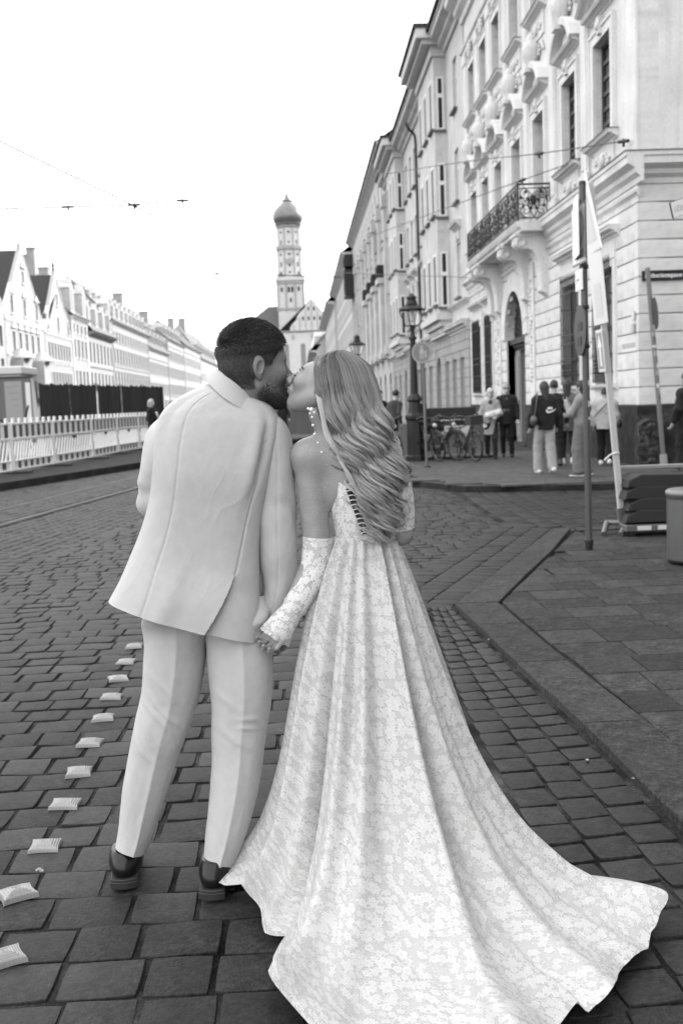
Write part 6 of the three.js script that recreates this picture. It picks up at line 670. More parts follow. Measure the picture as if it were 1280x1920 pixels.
// ---------- the couple: shared ----------
const weaveT = tex(512, (x, y) => { const i = Math.floor(x * 170), j = Math.floor(y * 170); return 226 + 10 * Math.sin(x * 170 * 2 * PI) + 10 * Math.sin(y * 170 * 2 * PI) + 14 * (((i * 7 + j * 13) % 11) / 11) + 18 * tile((p, q) => fbm(p * 6, q * 6, 51, 4), x, y); });
const skinT = tex(512, (x, y) => 216 + 40 * tile((p, q) => fbm(p * 60, q * 60, 61, 3), x, y) + 26 * tile((p, q) => fbm(p * 8, q * 8, 63, 3), x, y) + (rr() < 0.0012 ? -80 : 0));
const skinBump = tex(256, (x, y) => 128 + 150 * tile((p, q) => fbm(p * 60, q * 60, 65, 3), x, y), [1, 1], false);
// strands: tapered thin three-sided tubes, one merged geometry; each {p:[[x,y,z]..], r, c:[root,tip] or function}
function strandsGeo(list) {
  let nv = 0, ni = 0; for (const s of list) { nv += s.p.length * 3; ni += (s.p.length - 1) * 18; }
  const P = new Float32Array(nv * 3), N = new Float32Array(nv * 3), C = new Float32Array(nv * 3), U = new Float32Array(nv * 2), I = new Uint32Array(ni); let a = 0, b = 0; const T = V(), A = V(), B = V(), W = V(0.3, 0.2, 0.93);
  for (const s of list) { const n = s.p.length; for (let k = 0; k < n; k++) { const p = s.p[k], q = s.p[Math.min(n - 1, k + 1)], o = s.p[Math.max(0, k - 1)]; T.set(q[0] - o[0], q[1] - o[1], q[2] - o[2]).normalize(); A.crossVectors(T, W).normalize(); B.crossVectors(A, T); const t = k / (n - 1), r = s.r * (s.flat ? 1 : Math.min(1, 0.35 + 6 * t)) * Math.min(1, (1 - t) * 3 + 0.08), c = typeof s.c === 'function' ? s.c(t) : lerp(s.c[0], s.c[1], t); for (let m = 0; m < 3; m++) { const an = m * 2.0944, ca = Math.cos(an), sa = Math.sin(an), i3 = (a + k * 3 + m) * 3; const nx = A.x * ca + B.x * sa, ny = A.y * ca + B.y * sa, nz = A.z * ca + B.z * sa; P[i3] = p[0] + nx * r; P[i3 + 1] = p[1] + ny * r; P[i3 + 2] = p[2] + nz * r; N[i3] = nx; N[i3 + 1] = ny; N[i3 + 2] = nz; C[i3] = C[i3 + 1] = C[i3 + 2] = c; } } for (let k = 0; k < n - 1; k++) for (let m = 0; m < 3; m++) { const v0 = a + k * 3 + m, v1 = a + k * 3 + (m + 1) % 3; I.set([v0, v0 + 3, v1, v1, v0 + 3, v1 + 3], b); b += 6; } a += n * 3; }
  const g = new THREE.BufferGeometry(); g.setAttribute('position', new THREE.BufferAttribute(P, 3)); g.setAttribute('normal', new THREE.BufferAttribute(N, 3)); g.setAttribute('color', new THREE.BufferAttribute(C, 3)); g.setAttribute('uv', new THREE.BufferAttribute(U, 2)); g.setIndex(new THREE.BufferAttribute(I, 1)); return g;
}
// head field in its own frame: face towards +x, crown up; f = feminine 0/1
function headField(f) {
  const ear = (p, s) => { const q = [p[0] + 0.012, p[1] + 0.004, p[2] - s * 0.078]; const u = q[0] * 0.96 - q[1] * 0.26, v = q[0] * 0.26 + q[1] * 0.96; const out = ellD([u, v, q[2]], [-0.004, 0, 0.004 * s], [0.021, 0.034, 0.0075]), bowl = ellD([u, v, q[2]], [0.002, -0.001, 0.0125 * s], [0.0125, 0.022, 0.0085]), lobe = ellD([u, v, q[2]], [0.006, -0.03, 0.001 * s], [0.009, 0.011, 0.006]); return Math.max(smin(out, lobe, 0.006), -bowl); };
  return (p) => {
    let d = f ? ellD(p, [-0.034, 0.004, 0], [0.09, 0.088, 0.075]) : ellD(p, [-0.012, 0.032, 0], [0.1, 0.1, 0.077]); d = smin(d, ellD(p, [-0.035, -0.005, 0], [0.07, 0.075, 0.068]), 0.03);
    d = smin(d, f ? ellD(p, [0.028, -0.044, 0], [0.06, 0.08, 0.055]) : ellD(p, [0.03, -0.03, 0], [0.062, 0.095, 0.058]), 0.035);
    for (const s of [-1, 1]) { d = smin(d, capD(p, [-0.012, -0.062, s * 0.052], [0.066, -0.104, s * 0.012], 0.02, 0.02), 0.03); d = smin(d, ellD(p, [0.058, -0.028, s * 0.043], [0.024, 0.022, 0.018]), 0.025); }
    d = smin(d, ellD(p, [f ? 0.068 : 0.078, -0.104, 0], [0.019, 0.018, 0.02]), 0.02);
    d = smin(d, f ? ellD(p, [0.044, 0.014, 0], [0.026, 0.024, 0.044]) : ellD(p, [0.074, 0.03, 0], [0.022, 0.034, 0.046]), 0.03); d = smin(d, ellD(p, [f ? 0.072 : 0.083, f ? 0.014 : 0.02, 0], [0.013, 0.009, 0.042]), f ? 0.006 : 0.012);
    for (const s of [-1, 1]) { d = Math.max(d, -ellD(p, [f ? 0.091 : 0.098, f ? -0.004 : 0, s * 0.031], [0.016, 0.014, 0.019]) ); d = smin(d, ellD(p, [f ? 0.07 : 0.0765, f ? -0.005 : -0.001, s * 0.031], [0.013, 0.012, 0.015]), 0.004); }
    d = smin(d, capD(p, [f ? 0.078 : 0.088, f ? 0.006 : 0.012, 0], [0.114, -0.036, 0], 0.0075, f ? 0.0095 : 0.012), 0.012); d = smin(d, capD(p, [0.104, -0.041, -0.011], [0.104, -0.041, 0.011], 0.0075, 0.0075), 0.008);
    d = smin(d, ellD(p, [0.09, -0.066, 0], [0.012, 0.018, 0.026]), 0.012); d = smin(d, ellD(p, [0.1, -0.062, 0], [0.008, 0.006, 0.02]), 0.004); d = smin(d, ellD(p, [0.098, -0.074, 0], [0.008, 0.0065, 0.018]), 0.004);
    for (const s of [-1, 1]) d = smin(d, ear(p, s), 0.006);
    return d;
  };
}
// ---------- groom ----------
{
  const r = rng(21), g = thing('person', 'groom in pale suit seen from behind, kissing the bride and holding her hand', 'person', [0, 0, 0], 0, 'wedding couple');
  const suit = mat(0.56, 0.85, { map: again(weaveT, 6, 6), bumpMap: again(weaveT, 6, 6), bumpScale: 0.0006, sheen: 0.3, sheenRoughness: 0.6 }), suitIn = mat(0.4, 0.9), shirt = mat(0.8, 0.7);
  // jacket body: rings between measured left and right outline points
  const Lp = [[-0.261, 1.63, -3.46], [-0.323, 1.614, -3.46], [-0.4, 1.577, -3.46], [-0.446, 1.531, -3.45], [-0.468, 1.469, -3.44], [-0.478, 1.376, -3.43], [-0.491, 1.274, -3.43], [-0.52, 1.181, -3.43], [-0.558, 1.096, -3.43], [-0.596, 1.012, -3.42], [-0.634, 0.947, -3.42]];
  const Rp = [[-0.17, 1.598, -3.46], [-0.123, 1.576, -3.46], [-0.082, 1.535, -3.46], [-0.065, 1.48, -3.45], [-0.079, 1.395, -3.44], [-0.105, 1.302, -3.43], [-0.131, 1.208, -3.43], [-0.147, 1.087, -3.43], [-0.151, 0.983, -3.43], [-0.152, 0.888, -3.42], [-0.152, 0.795, -3.42]];
  const dep = [0.055, 0.072, 0.092, 0.104, 0.113, 0.117, 0.115, 0.118, 0.13, 0.144, 0.156];
  const tab = curveTable(Lp.map((a, i) => [i / 10, ...a, ...Rp[i], dep[i]]));
  const CS = 2.08, ventT = (t) => lerp(0.93, 1.28, clamp((t - 0.76) / 0.24)); // centre seam and side vent angles
  const sideSeam = (t) => t < 0.5 ? 0.72 : t < 0.76 ? lerp(0.72, 0.93, (t - 0.5) / 0.26) : ventT(t);
  const disp = (th, t) => {
    let d = 0; const ss = sideSeam(t);
    if (t > 0.1) d -= 0.0028 * bell(th, CS + 0.05 * (1 - t) * 3 * Math.max(0, 0.35 - t), 0.016);                // centre seam groove
    if (t > 0.36 && t < 0.78) d -= 0.0035 * bell(th, ss, 0.018);
    d += 0.01 * bell(th, ss + 0.22, 0.12) * bell(t, 0.42, 0.13) - 0.012 * bell(th, ss + 0.04, 0.09) * bell(t, 0.4, 0.12); // drag folds at the armhole
    d += 0.006 * bell(th, 2.6, 0.14) * bell(t, 0.28, 0.2) - 0.005 * bell(th, 2.35, 0.1) * bell(t, 0.25, 0.16);
    if (t > 0.76) { const k = sst(0.76, 0.84, t); if (th > ss) d += 0.008 * k * Math.exp(-(th - ss) / 0.5); else d -= (0.008 + 0.014 * (t - 0.76) / 0.24) * k * Math.exp(-(ss - th) / 0.5); }
    d += 0.008 * bell(th, 1.75 + 0.5 * (t - 0.8), 0.13) * sst(0.7, 1, t) - 0.006 * bell(th, 2.35, 0.2) * sst(0.75, 1, t) + 0.006 * Math.sin(t * 9 + th * 3) * bell(t, 0.85, 0.12) * bell(th, 1.7, 0.4);
    d += 0.005 * fbm(th * 1.4, t * 3.2, 3, 3); { const q = fbm(th * 2.2 + t * 3, t * 6 - th * 2.4, 7, 3); d += 0.004 * Math.max(0, 0.25 - Math.abs(q) * 2.2) * (bell(t, 0.55, 0.14) * bell(th, 1.25, 0.5) + bell(t, 0.24, 0.1) * bell(th, 2.4, 0.6) + 0.6 * bell(t, 0.85, 0.1)); }
    return d;
  };
  const ring = (u, t) => { const a = tab(t), th = u * 2 * PI, c = [(a[0] + a[3]) / 2, (a[1] + a[4]) / 2, (a[2] + a[5]) / 2], hx = [(a[3] - a[0]) / 2, (a[4] - a[1]) / 2, (a[5] - a[2]) / 2], k = 1 / Math.pow(Math.abs(Math.cos(th)) ** 2.8 + Math.abs(Math.sin(th)) ** 2.8, 1 / 2.8), d = disp(th, t), hl = Math.hypot(...hx); const cx = Math.cos(th) * k * (1 + d / hl), cz = Math.sin(th) * k * (a[6] + d); return [c[0] + hx[0] * cx, c[1] + hx[1] * cx - 0.02 * Math.sin(th) * (t < 0.3 ? (0.3 - t) : 0) * 3, c[2] + hx[2] * cx + cz]; };
  mesh('jacket', sheet(420, 260, ring, (u, t) => [u * 1.1, t * 0.82], true), suit, g);
  mesh('jacket_lining', sheet(90, 30, (u, t) => { const p = ring(u, 0.8 + 0.19 * t), q = tab(0.8 + 0.19 * t), cx = (q[0] + q[3]) / 2, cz = (q[2] + q[5]) / 2; return [cx + (p[0] - cx) * 0.955, p[1], cz + (p[2] - cz) * 0.94]; }, null, true), suitIn, g);
  // collar: stand folded over round the neck
  const cL = [-0.254, 1.647, -3.46], cR = [-0.151, 1.582, -3.46], cc = [(cL[0] + cR[0]) / 2, (cL[1] + cR[1]) / 2, -3.47];
  mesh('collar', sheet(120, 24, (u, v) => { const th = lerp(-0.35, PI + 0.45, u), hx = (cR[0] - cL[0]) / 2 + 0.006, ho = v < 0.5 ? lerp(0, 1, v * 2) : 1, y = v < 0.5 ? lerp(0.004, 0.05, ho) : lerp(0.05, lerp(0.0, -0.034, Math.max(0, Math.sin(th))), (v - 0.5) * 2), o = v < 0.5 ? -0.006 * (1 - ho) : 0.004 + 0.034 * ((v - 0.5) * 2), sl = (cR[1] - cL[1]) / (2 * hx); const x = Math.cos(th) * (hx + o), z = Math.sin(th) * (0.064 + o); return [cc[0] + x, cc[1] - 0.02 + y * (0.75 + 0.25 * Math.sin(th)) + sl * x * 1.05 - 0.006 * Math.max(0, Math.sin(th)), cc[2] + z]; }), suit, g);
  mesh('shirt_collar', sheet(60, 4, (u, v) => { const th = lerp(-0.3, PI + 0.3, u), hx = (cR[0] - cL[0]) / 2 - 0.006, sl = (cR[1] - cL[1]) / (2 * hx), x = Math.cos(th) * hx; return [cc[0] + x, cc[1] - 0.01 + v * 0.052 + sl * x, cc[2] + Math.sin(th) * 0.058]; }), shirt, g);
  // sleeves
  const arm = (rows, f) => limb(rows, 110, 200, f, { uv: (u, v) => [u * 0.42, v * 0.66] });
  const RA = [[...[-0.131, 1.482, -3.46], 0.01, 0.01], [...[-0.11, 1.487, -3.455], 0.042, 0.055], [...[-0.093, 1.45, -3.455], 0.058, 0.068], [...[-0.089, 1.366, -3.45], 0.063, 0.07], [...[-0.09, 1.258, -3.44], 0.0645, 0.067], [...[-0.09, 1.163, -3.43], 0.064, 0.064], [...[-0.088, 1.052, -3.43], 0.06, 0.062], [...[-0.096, 0.952, -3.44], 0.05, 0.06], [...[-0.113, 0.884, -3.45], 0.043, 0.052], [...[-0.123, 0.852, -3.46], 0.041, 0.048]];
  mesh('sleeve', arm(RA, (th, t) => -0.0025 * bell(th, 1.9 - t * 0.5, 0.05) * (t > 0.12 ? 1 : 0) + 0.0028 * Math.sin(t * 46 + Math.cos(th - 1.2) * 2.5 + 3 * fbm(th, t * 8, 4, 2)) * bell(t, 0.5, 0.1) * (0.5 + 0.5 * Math.cos(th - 2.7)) + 0.003 * Math.sin(t * 30 + th * 1.5) * bell(t, 0.72, 0.1) + 0.006 * fbm(th, t * 7, 9, 3)), suit, g);
  const LA = [[...[-0.394, 1.492, -3.47], 0.01, 0.01], [...[-0.415, 1.496, -3.465], 0.04, 0.05], [...[-0.435, 1.459, -3.455], 0.06, 0.072], [...[-0.451, 1.391, -3.45], 0.064, 0.078], [...[-0.469, 1.314, -3.46], 0.062, 0.07], [...[-0.486, 1.257, -3.49], 0.056, 0.062], [...[-0.489, 1.24, -3.58], 0.052, 0.056], [...[-0.478, 1.26, -3.7], 0.044, 0.05], [...[-0.46, 1.289, -3.8], 0.04, 0.04]];
  mesh('sleeve', arm(LA, (th, t) => 0.005 * Math.sin(t * 40 + th * 2) * bell(t, 0.6, 0.12) + 0.005 * fbm(th, t * 6, 12, 3)), suit, g);
  // trousers: two legs and seat
  const crease = (th, c, w = 0.06) => Math.exp(-Math.abs(th - c) / w);
  const leg = (rows, cr, ph) => limb(rows, 160, 280, (th, t) => { const kn = bell(t, 0.5, 0.12); let d = 0.0105 * crease(th, cr(t), 0.2) * sst(0.1, 0.22, t) * (1 - 0.25 * kn); for (const [t0, k2, A, w2, c2, s2] of ph ? [[0.43, 0.02, 0.005, 0.012, 1.95, 0.35], [0.475, -0.02, 0.0045, 0.01, 1.9, 0.3], [0.38, 0.04, 0.003, 0.02, 1.2, 0.7], [0.52, 0.05, 0.003, 0.02, 1.4, 0.6], [0.16, -0.06, 0.004, 0.02, 2.3, 0.5]] : [[0.33, 0.06, 0.004, 0.014, 1.7, 0.8], [0.4, 0.075, 0.0055, 0.013, 1.9, 0.75], [0.45, 0.085, 0.005, 0.014, 1.6, 0.8], [0.53, 0.09, 0.004, 0.016, 1.3, 0.7], [0.6, 0.08, 0.003, 0.018, 1.2, 0.6], [0.12, -0.08, 0.004, 0.02, 2.2, 0.5]]) d += A * bell(t, t0 + k2 * (th - PI / 2) + 0.012 * Math.sin(th * 3 + t0 * 40), w2) * bell(th, c2, s2) - 0.004 * bell(t, 0.1, 0.06) * Math.sin(th * 3 + t * 24 + ph * 4); d += 0.0045 * fbm(th * 1.3, t * 6, 20 + ph * 5, 3); return d; }, { square: 2.2, uv: (u, v) => [u * 0.55, v * 0.95] });
  const LL = [[...[-0.422, 0.934, -3.47], 0.1, 0.095], [...[-0.429, 0.848, -3.46], 0.101, 0.1], [...[-0.443, 0.726, -3.45], 0.1, 0.1], [...[-0.467, 0.602, -3.45], 0.094, 0.1], [...[-0.502, 0.498, -3.44], 0.086, 0.092], [...[-0.53, 0.409, -3.44], 0.079, 0.087], [...[-0.566, 0.284, -3.44], 0.071, 0.083], [...[-0.595, 0.175, -3.44], 0.06, 0.08], [...[-0.617, 0.104, -3.43], 0.05, 0.077]];
  const RL = [[...[-0.238, 0.93, -3.45], 0.104, 0.095], [...[-0.234, 0.843, -3.44], 0.106, 0.098], [...[-0.228, 0.724, -3.42], 0.106, 0.102], [...[-0.23, 0.602, -3.41], 0.098, 0.102], [...[-0.241, 0.498, -3.4], 0.09, 0.094], [...[-0.248, 0.412, -3.39], 0.084, 0.09], [...[-0.267, 0.295, -3.37], 0.076, 0.086], [...[-0.294, 0.179, -3.35], 0.065, 0.082], [...[-0.32, 0.089, -3.34], 0.051, 0.078]];
  mesh('trousers', [leg(LL, (t) => 1.62 + 0.25 * t, 0), leg(RL, (t) => 1.75 - 0.1 * t, 0.4), surfaceNet((p) => ellD(p, [-0.3, 0.9, -3.46], [0.13, 0.1, 0.08]), [-0.55, 0.66, -3.65], [0, 1.05, -3.2], 0.012)], suit, g);
  // shoes
  for (const [hx, hz, rot, nm] of [[-0.632, -3.375, 0.06, 'l'], [-0.334, -3.265, -0.12, 'r']]) {
    const up = surfaceNet((p) => { let d = smin(capD(p, [0, 0.052, 0.0], [0, 0.06, -0.05], 0.034, 0.038), capD(p, [0, 0.05, -0.05], [0, 0.035, -0.215], 0.038, 0.03), 0.05); d = smin(d, capD(p, [0, 0.08, -0.03], [0, 0.098, -0.07], 0.034, 0.036), 0.03); return Math.max(d, 0.018 - p[1], p[1] - 0.098 + 0.1 * Math.max(0, -p[2] - 0.06)); }, [-0.07, 0, -0.28], [0.07, 0.13, 0.06], 0.005);
    const so = new THREE.Shape(); so.moveTo(-0.036, 0.03); so.quadraticCurveTo(0, 0.05, 0.036, 0.03); so.quadraticCurveTo(0.04, -0.05, 0.042, -0.13); so.quadraticCurveTo(0.036, -0.24, 0, -0.25); so.quadraticCurveTo(-0.036, -0.24, -0.042, -0.13); so.quadraticCurveTo(-0.04, -0.05, -0.036, 0.03); const mk = (d, sh2) => { const q = new THREE.ExtrudeGeometry(sh2, { depth: d, bevelEnabled: true, bevelSize: 0.002, bevelThickness: 0.002, bevelSegments: 1, curveSegments: 10 }); q.rotateX(PI / 2); q.scale(1, 1, 1); return q; };
    const s2 = mk(0.008, so); s2.translate(0, 0.03, 0); const hl = new THREE.Shape(); hl.moveTo(-0.037, 0.031); hl.quadraticCurveTo(0, 0.051, 0.037, 0.031); hl.lineTo(0.038, -0.03); hl.lineTo(-0.038, -0.03); const h2 = mk(0.018, hl); h2.translate(0, 0.022, 0);
    for (const q of [up, s2, h2]) { q.scale(1.1, 1.1, 1.1); q.rotateY(rot); q.translate(hx, 0.008, hz); }
    const shoe = mesh('shoe', up, mat(0.008, 0.3, { clearcoat: 0.15, clearcoatRoughness: 0.25, specularIntensity: 0.6 }), g); mesh('sole', s2, mat(0.02, 0.6), shoe); mesh('heel', h2, mat(0.025, 0.5), shoe);
    mesh('sock', [limb([[hx + 0.02, 0.06, hz - 0.06, 0.03, 0.036], [hx + 0.03, 0.15, hz - 0.07, 0.03, 0.036]], 20, 4)], mat(0.5, 0.9), g);
  }
  // head, neck, hand as one body
  const hc = [-0.139, 1.671, -3.47], M = new THREE.Matrix4().makeRotationFromEuler(new THREE.Euler(-0.06, 0.34, 0.06, 'YXZ')).scale(V(1.01, 1.01, 1.01)).setPosition(...hc), F = headField(0);
  const hg = surfaceNet((p) => smin(F(p), capD(p, [-0.03, -0.05, 0], [-0.075, -0.2, 0.0], 0.05, 0.05), 0.03), [-0.17, -0.23, -0.12], [0.15, 0.15, 0.12], 0.0035); const hloc = hg.clone();
  const pl = hg.attributes.position, beardAt = (x, y, z) => sst(0.0, 0.022, -(y + 0.028) - Math.max(0, x - 0.085) * 0.2 + (x < 0.02 ? (x - 0.02) * 0.9 : 0)) * sst(-0.035, 0.0, x) * (y > -0.15 ? 1 : 0) * (Math.abs(y + 0.068) < 0.012 && x > 0.093 ? 0.3 : 1);
  const uv = hg.attributes.uv; for (let i = 0; i < pl.count; i++) uv.setXY(i, pl.getX(i) * 4 + pl.getZ(i) * 3, pl.getY(i) * 4);
  hg.applyMatrix4(M);
  const wr = [-0.123, 0.874, -3.44]; const hand = handGeo(wr, [0.1, 0.3, -0.05], 1, 0.85, 1.08, 0.0035);
  mesh('body', [hg, hand, limb([[...[-0.227, 1.606, -3.5], 0.07, 0.07], [-0.28, 1.1, -3.5, 0.12, 0.08], [-0.3, 0.9, -3.48, 0.13, 0.08], [-0.3, 0.84, -3.48, 0.05, 0.05]], 24, 12)], mat(0.26, 0.5, { map: again(skinT, 1, 1), bumpMap: skinBump, bumpScale: 0.0006 }), g);
  // hair and beard: short strands grown from the head surface
  const P = hloc.attributes.position, N = hloc.attributes.normal, idx = hloc.index.array, hairL = [], beardL = [], tmp = V(), nn = V();
  const hairline = (x, y, z) => { const az = Math.abs(z); if (y > 0.048 && x < 0.078 - (az > 0.045 ? (az - 0.045) * 1.2 : 0)) return true; const lim = az > 0.052 ? 0.028 - sst(0.02, 0.05, y) * 0.0 + (y - 0.0) * 0.75 : 0.07; if (x < lim && y > 0.004) return true; return x < -0.03 && y > -0.068 - (x + 0.03) * 0.1; };
  const area = idx.length / 3; for (let q = 0; q < 40000; q++) { const f = Math.floor(r() * area) * 3; let a = r(), b = r(); if (a + b > 1) { a = 1 - a; b = 1 - b; } const w = [1 - a - b, a, b]; tmp.set(0, 0, 0); nn.set(0, 0, 0); for (let m = 0; m < 3; m++) { tmp.addScaledVector(V(P.getX(idx[f + m]), P.getY(idx[f + m]), P.getZ(idx[f + m])), w[m]); nn.addScaledVector(V(N.getX(idx[f + m]), N.getY(idx[f + m]), N.getZ(idx[f + m])), w[m]); } nn.normalize(); const { x, y, z } = tmp, tan = (d) => d.addScaledVector(nn, -d.dot(nn)).normalize();
    if (Math.hypot(x + 0.012, (y + 0.004) * 0.6, (Math.abs(z) - 0.08) * 1.2) < 0.026) continue;
    if (hairline(x, y, z)) { const top = sst(0.03, 0.1, y), back = sst(0.0, -0.07, y); const L = lerp(0.013, 0.036, top) * (1 - 0.6 * back) * (0.8 + 0.4 * r()), cl = fbm(x * 13, y * 13, z * 13, 2), dir = V(0.55 * top - 0.35 * (1 - top) + cl * 0.45, -0.75 * (1 - top) + 0.1, (r() - 0.5) * 0.3 + cl * 0.45 + 0.25 * top * Math.sign(z)); tan(dir); const pts = []; let c = tmp.clone().addScaledVector(nn, 0.002 + 0.005 * top); for (let k = 0; k < 5; k++) { pts.push(c.toArray()); const mix = k / 4; c = c.clone().addScaledVector(nn, L / 4 * (1 - mix * 1.1) * (0.3 + 0.5 * top)).addScaledVector(dir, L / 4 * (0.6 + mix * 0.6)); } const col = 0.018 + r() * 0.03; hairL.push({ p: pts, r: 0.00075, c: [col * 0.8, col * 1.3] }); }
    else if (r() < beardAt(x, y, z) * (0.35 + 0.65 * sst(-0.04, -0.085, y))) { const pts = []; let c = tmp.clone().addScaledVector(nn, -0.001); const L = 0.003 + 0.005 * sst(-0.06, -0.11, y) + r() * 0.002; for (let k = 0; k < 3; k++) { pts.push(c.toArray()); c = c.clone().addScaledVector(nn, L / 2 * 0.55).add(V((r() - 0.3) * L * 0.3, -L / 2 * 0.6, (r() - 0.5) * L * 0.4)); } const col = 0.02 + r() * 0.04; beardL.push({ p: pts, r: 0.0007, c: [col, col] }); } }
  const hairMat = mat(1, 0.45, { vertexColors: true }), hs = strandsGeo(hairL); hs.applyMatrix4(M); const cap = surfaceNet((p) => Math.max(F(p) - 0.004 - 0.006 * sst(0.03, 0.1, p[1]), hairline(p[0], p[1], p[2]) ? -1 : 0.004, -(Math.hypot(p[0] + 0.012, (p[1] + 0.004) * 0.6, (Math.abs(p[2]) - 0.08) * 1.2) - 0.024)), [-0.15, -0.1, -0.12], [0.13, 0.18, 0.12], 0.0045); paint(cap, () => 0.014); cap.applyMatrix4(M); cap.computeVertexNormals();
  const hairM = mesh('hair', cap, mat(1, 0.7, { vertexColors: true }), g); mesh('hair_strands', hs, hairMat, hairM); const bs = strandsGeo(beardL); bs.applyMatrix4(M); mesh('beard', bs, hairMat, g);
  // brow and lashes
  const br = []; for (const s of [-1, 1]) for (let k = 0; k < 70; k++) { const t = k / 69, z = s * lerp(0.014, 0.05, t), x = 0.097 - 0.012 * t * t * 2 - Math.abs(z) * 0.12, y = 0.022 + 0.004 * Math.sin(t * 3) + (r() - 0.5) * 0.006; br.push({ p: [[x - 0.004, y, z], [x, y + 0.002, z + s * 0.004], [x - 0.001, y + 0.002, z + s * 0.008]], r: 0.0008, c: [0.02, 0.02] }); } const bg2 = strandsGeo(br); bg2.applyMatrix4(M); mesh('eyebrows', bg2, hairMat, g);
}

// ---------- lace ----------
function laceCanvas(n, bg, motif, edge, netA, seed) {
  const c = document.createElement('canvas'); c.width = c.height = n; const x = c.getContext('2d'), r = rng(seed); x.fillStyle = bg; x.fillRect(0, 0, n, n);
  if (netA) { x.strokeStyle = netA; x.lineWidth = 1.2; const p = n / 128; x.beginPath(); for (let i = -128; i < 256; i++) { x.moveTo(i * p, 0); x.lineTo(i * p + n, n); x.moveTo(i * p + n, 0); x.lineTo(i * p, n); } x.stroke(); }
  const petal = (cx, cy, a, L, w) => { x.save(); x.translate(cx, cy); x.rotate(a); x.beginPath(); x.ellipse(L * 0.56, 0, L * 0.48, w, 0, 0, 2 * PI); x.fillStyle = motif; x.fill(); x.lineWidth = Math.max(1.6, L * 0.09); x.strokeStyle = edge; x.stroke(); x.beginPath(); x.moveTo(L * 0.2, 0); x.lineTo(L * 0.75, 0); x.lineWidth = Math.max(1, L * 0.04); x.strokeStyle = bg; x.stroke(); x.restore(); };
  const flower = (cx, cy, R, k, ph) => { for (let i = 0; i < k; i++) petal(cx, cy, ph + i * 2 * PI / k, R, R * 1.9 / k); x.beginPath(); x.arc(cx, cy, R * 0.2, 0, 2 * PI); x.fillStyle = edge; x.fill(); x.beginPath(); x.arc(cx, cy, R * 0.1, 0, 2 * PI); x.fillStyle = bg; x.fill(); };
  const wrap = (f, cx, cy) => { for (const dx of [-n, 0, n]) for (const dy of [-n, 0, n]) f(cx + dx, cy + dy); };
  const pts = []; for (let i = 0; i < 4000 && pts.length < 150; i++) { const px = r() * n, py = r() * n, R = n * (0.026 + 0.034 * r() * r()); if (pts.every(([a, b, q]) => { const dx = Math.min(Math.abs(a - px), n - Math.abs(a - px)), dy = Math.min(Math.abs(b - py), n - Math.abs(b - py)); return Math.hypot(dx, dy) > (q + R) * 0.74; })) pts.push([px, py, R, 5 + Math.floor(r() * 3), r() * 6]); }
  x.lineCap = 'round'; for (let i = 0; i < pts.length; i++) { const [a, b, R] = pts[i], an = r() * 6.28; wrap((u, v) => { x.beginPath(); x.moveTo(u, v); x.quadraticCurveTo(u + Math.cos(an) * R * 1.4, v + Math.sin(an) * R * 1.4, u + Math.cos(an + 0.9) * R * 2.3, v + Math.sin(an + 0.9) * R * 2.3); x.strokeStyle = edge; x.lineWidth = n * 0.005; x.stroke(); x.beginPath(); x.arc(u + Math.cos(an + 2) * R, v + Math.sin(an + 2) * R, R * 0.8, an, an + 4); x.stroke(); }, a, b); for (let k = 0; k < 7; k++) { const q = an + 0.2 + k * 0.18, d = R * (1.15 + 0.24 * k); wrap((u, v) => petal(u + Math.cos(q) * d, v + Math.sin(q) * d, q + (k % 2 ? 1.1 : -0.9), R * 0.62, R * 0.15), a, b); } }
  for (const [a, b, R, k, ph] of pts) wrap((u, v) => { flower(u, v, R, k, ph); if (R > n * 0.045) flower(u, v, R * 0.55, 5, ph + 0.4); }, a, b);
  const t = new THREE.CanvasTexture(c); t.wrapS = t.wrapT = THREE.RepeatWrapping; t.colorSpace = THREE.SRGBColorSpace; return t;
}
const laceC = laceCanvas(1024, '#f0f0f0', '#f8f8f8', '#ffffff', '#f4f4f4', 7), laceB = laceCanvas(1024, '#404040', '#c0c0c0', '#ffffff', '#606060', 7), laceA = laceCanvas(1024, '#828282', '#f0f0f0', '#ffffff', '#c4c4c4', 7);
const laceS = laceCanvas(1024, '#a8a8a8', '#f4f4f4', '#ffffff', '#d0d0d0', 7);
laceA.colorSpace = laceS.colorSpace = laceB.colorSpace = THREE.NoColorSpace;
const laceMat = (rep, c = 0.8, al = laceA) => mat(c, 0.75, { map: again(laceC, rep, rep), alphaMap: again(al, rep, rep), bumpMap: again(laceB, rep, rep), bumpScale: 0.0016, transparent: true });
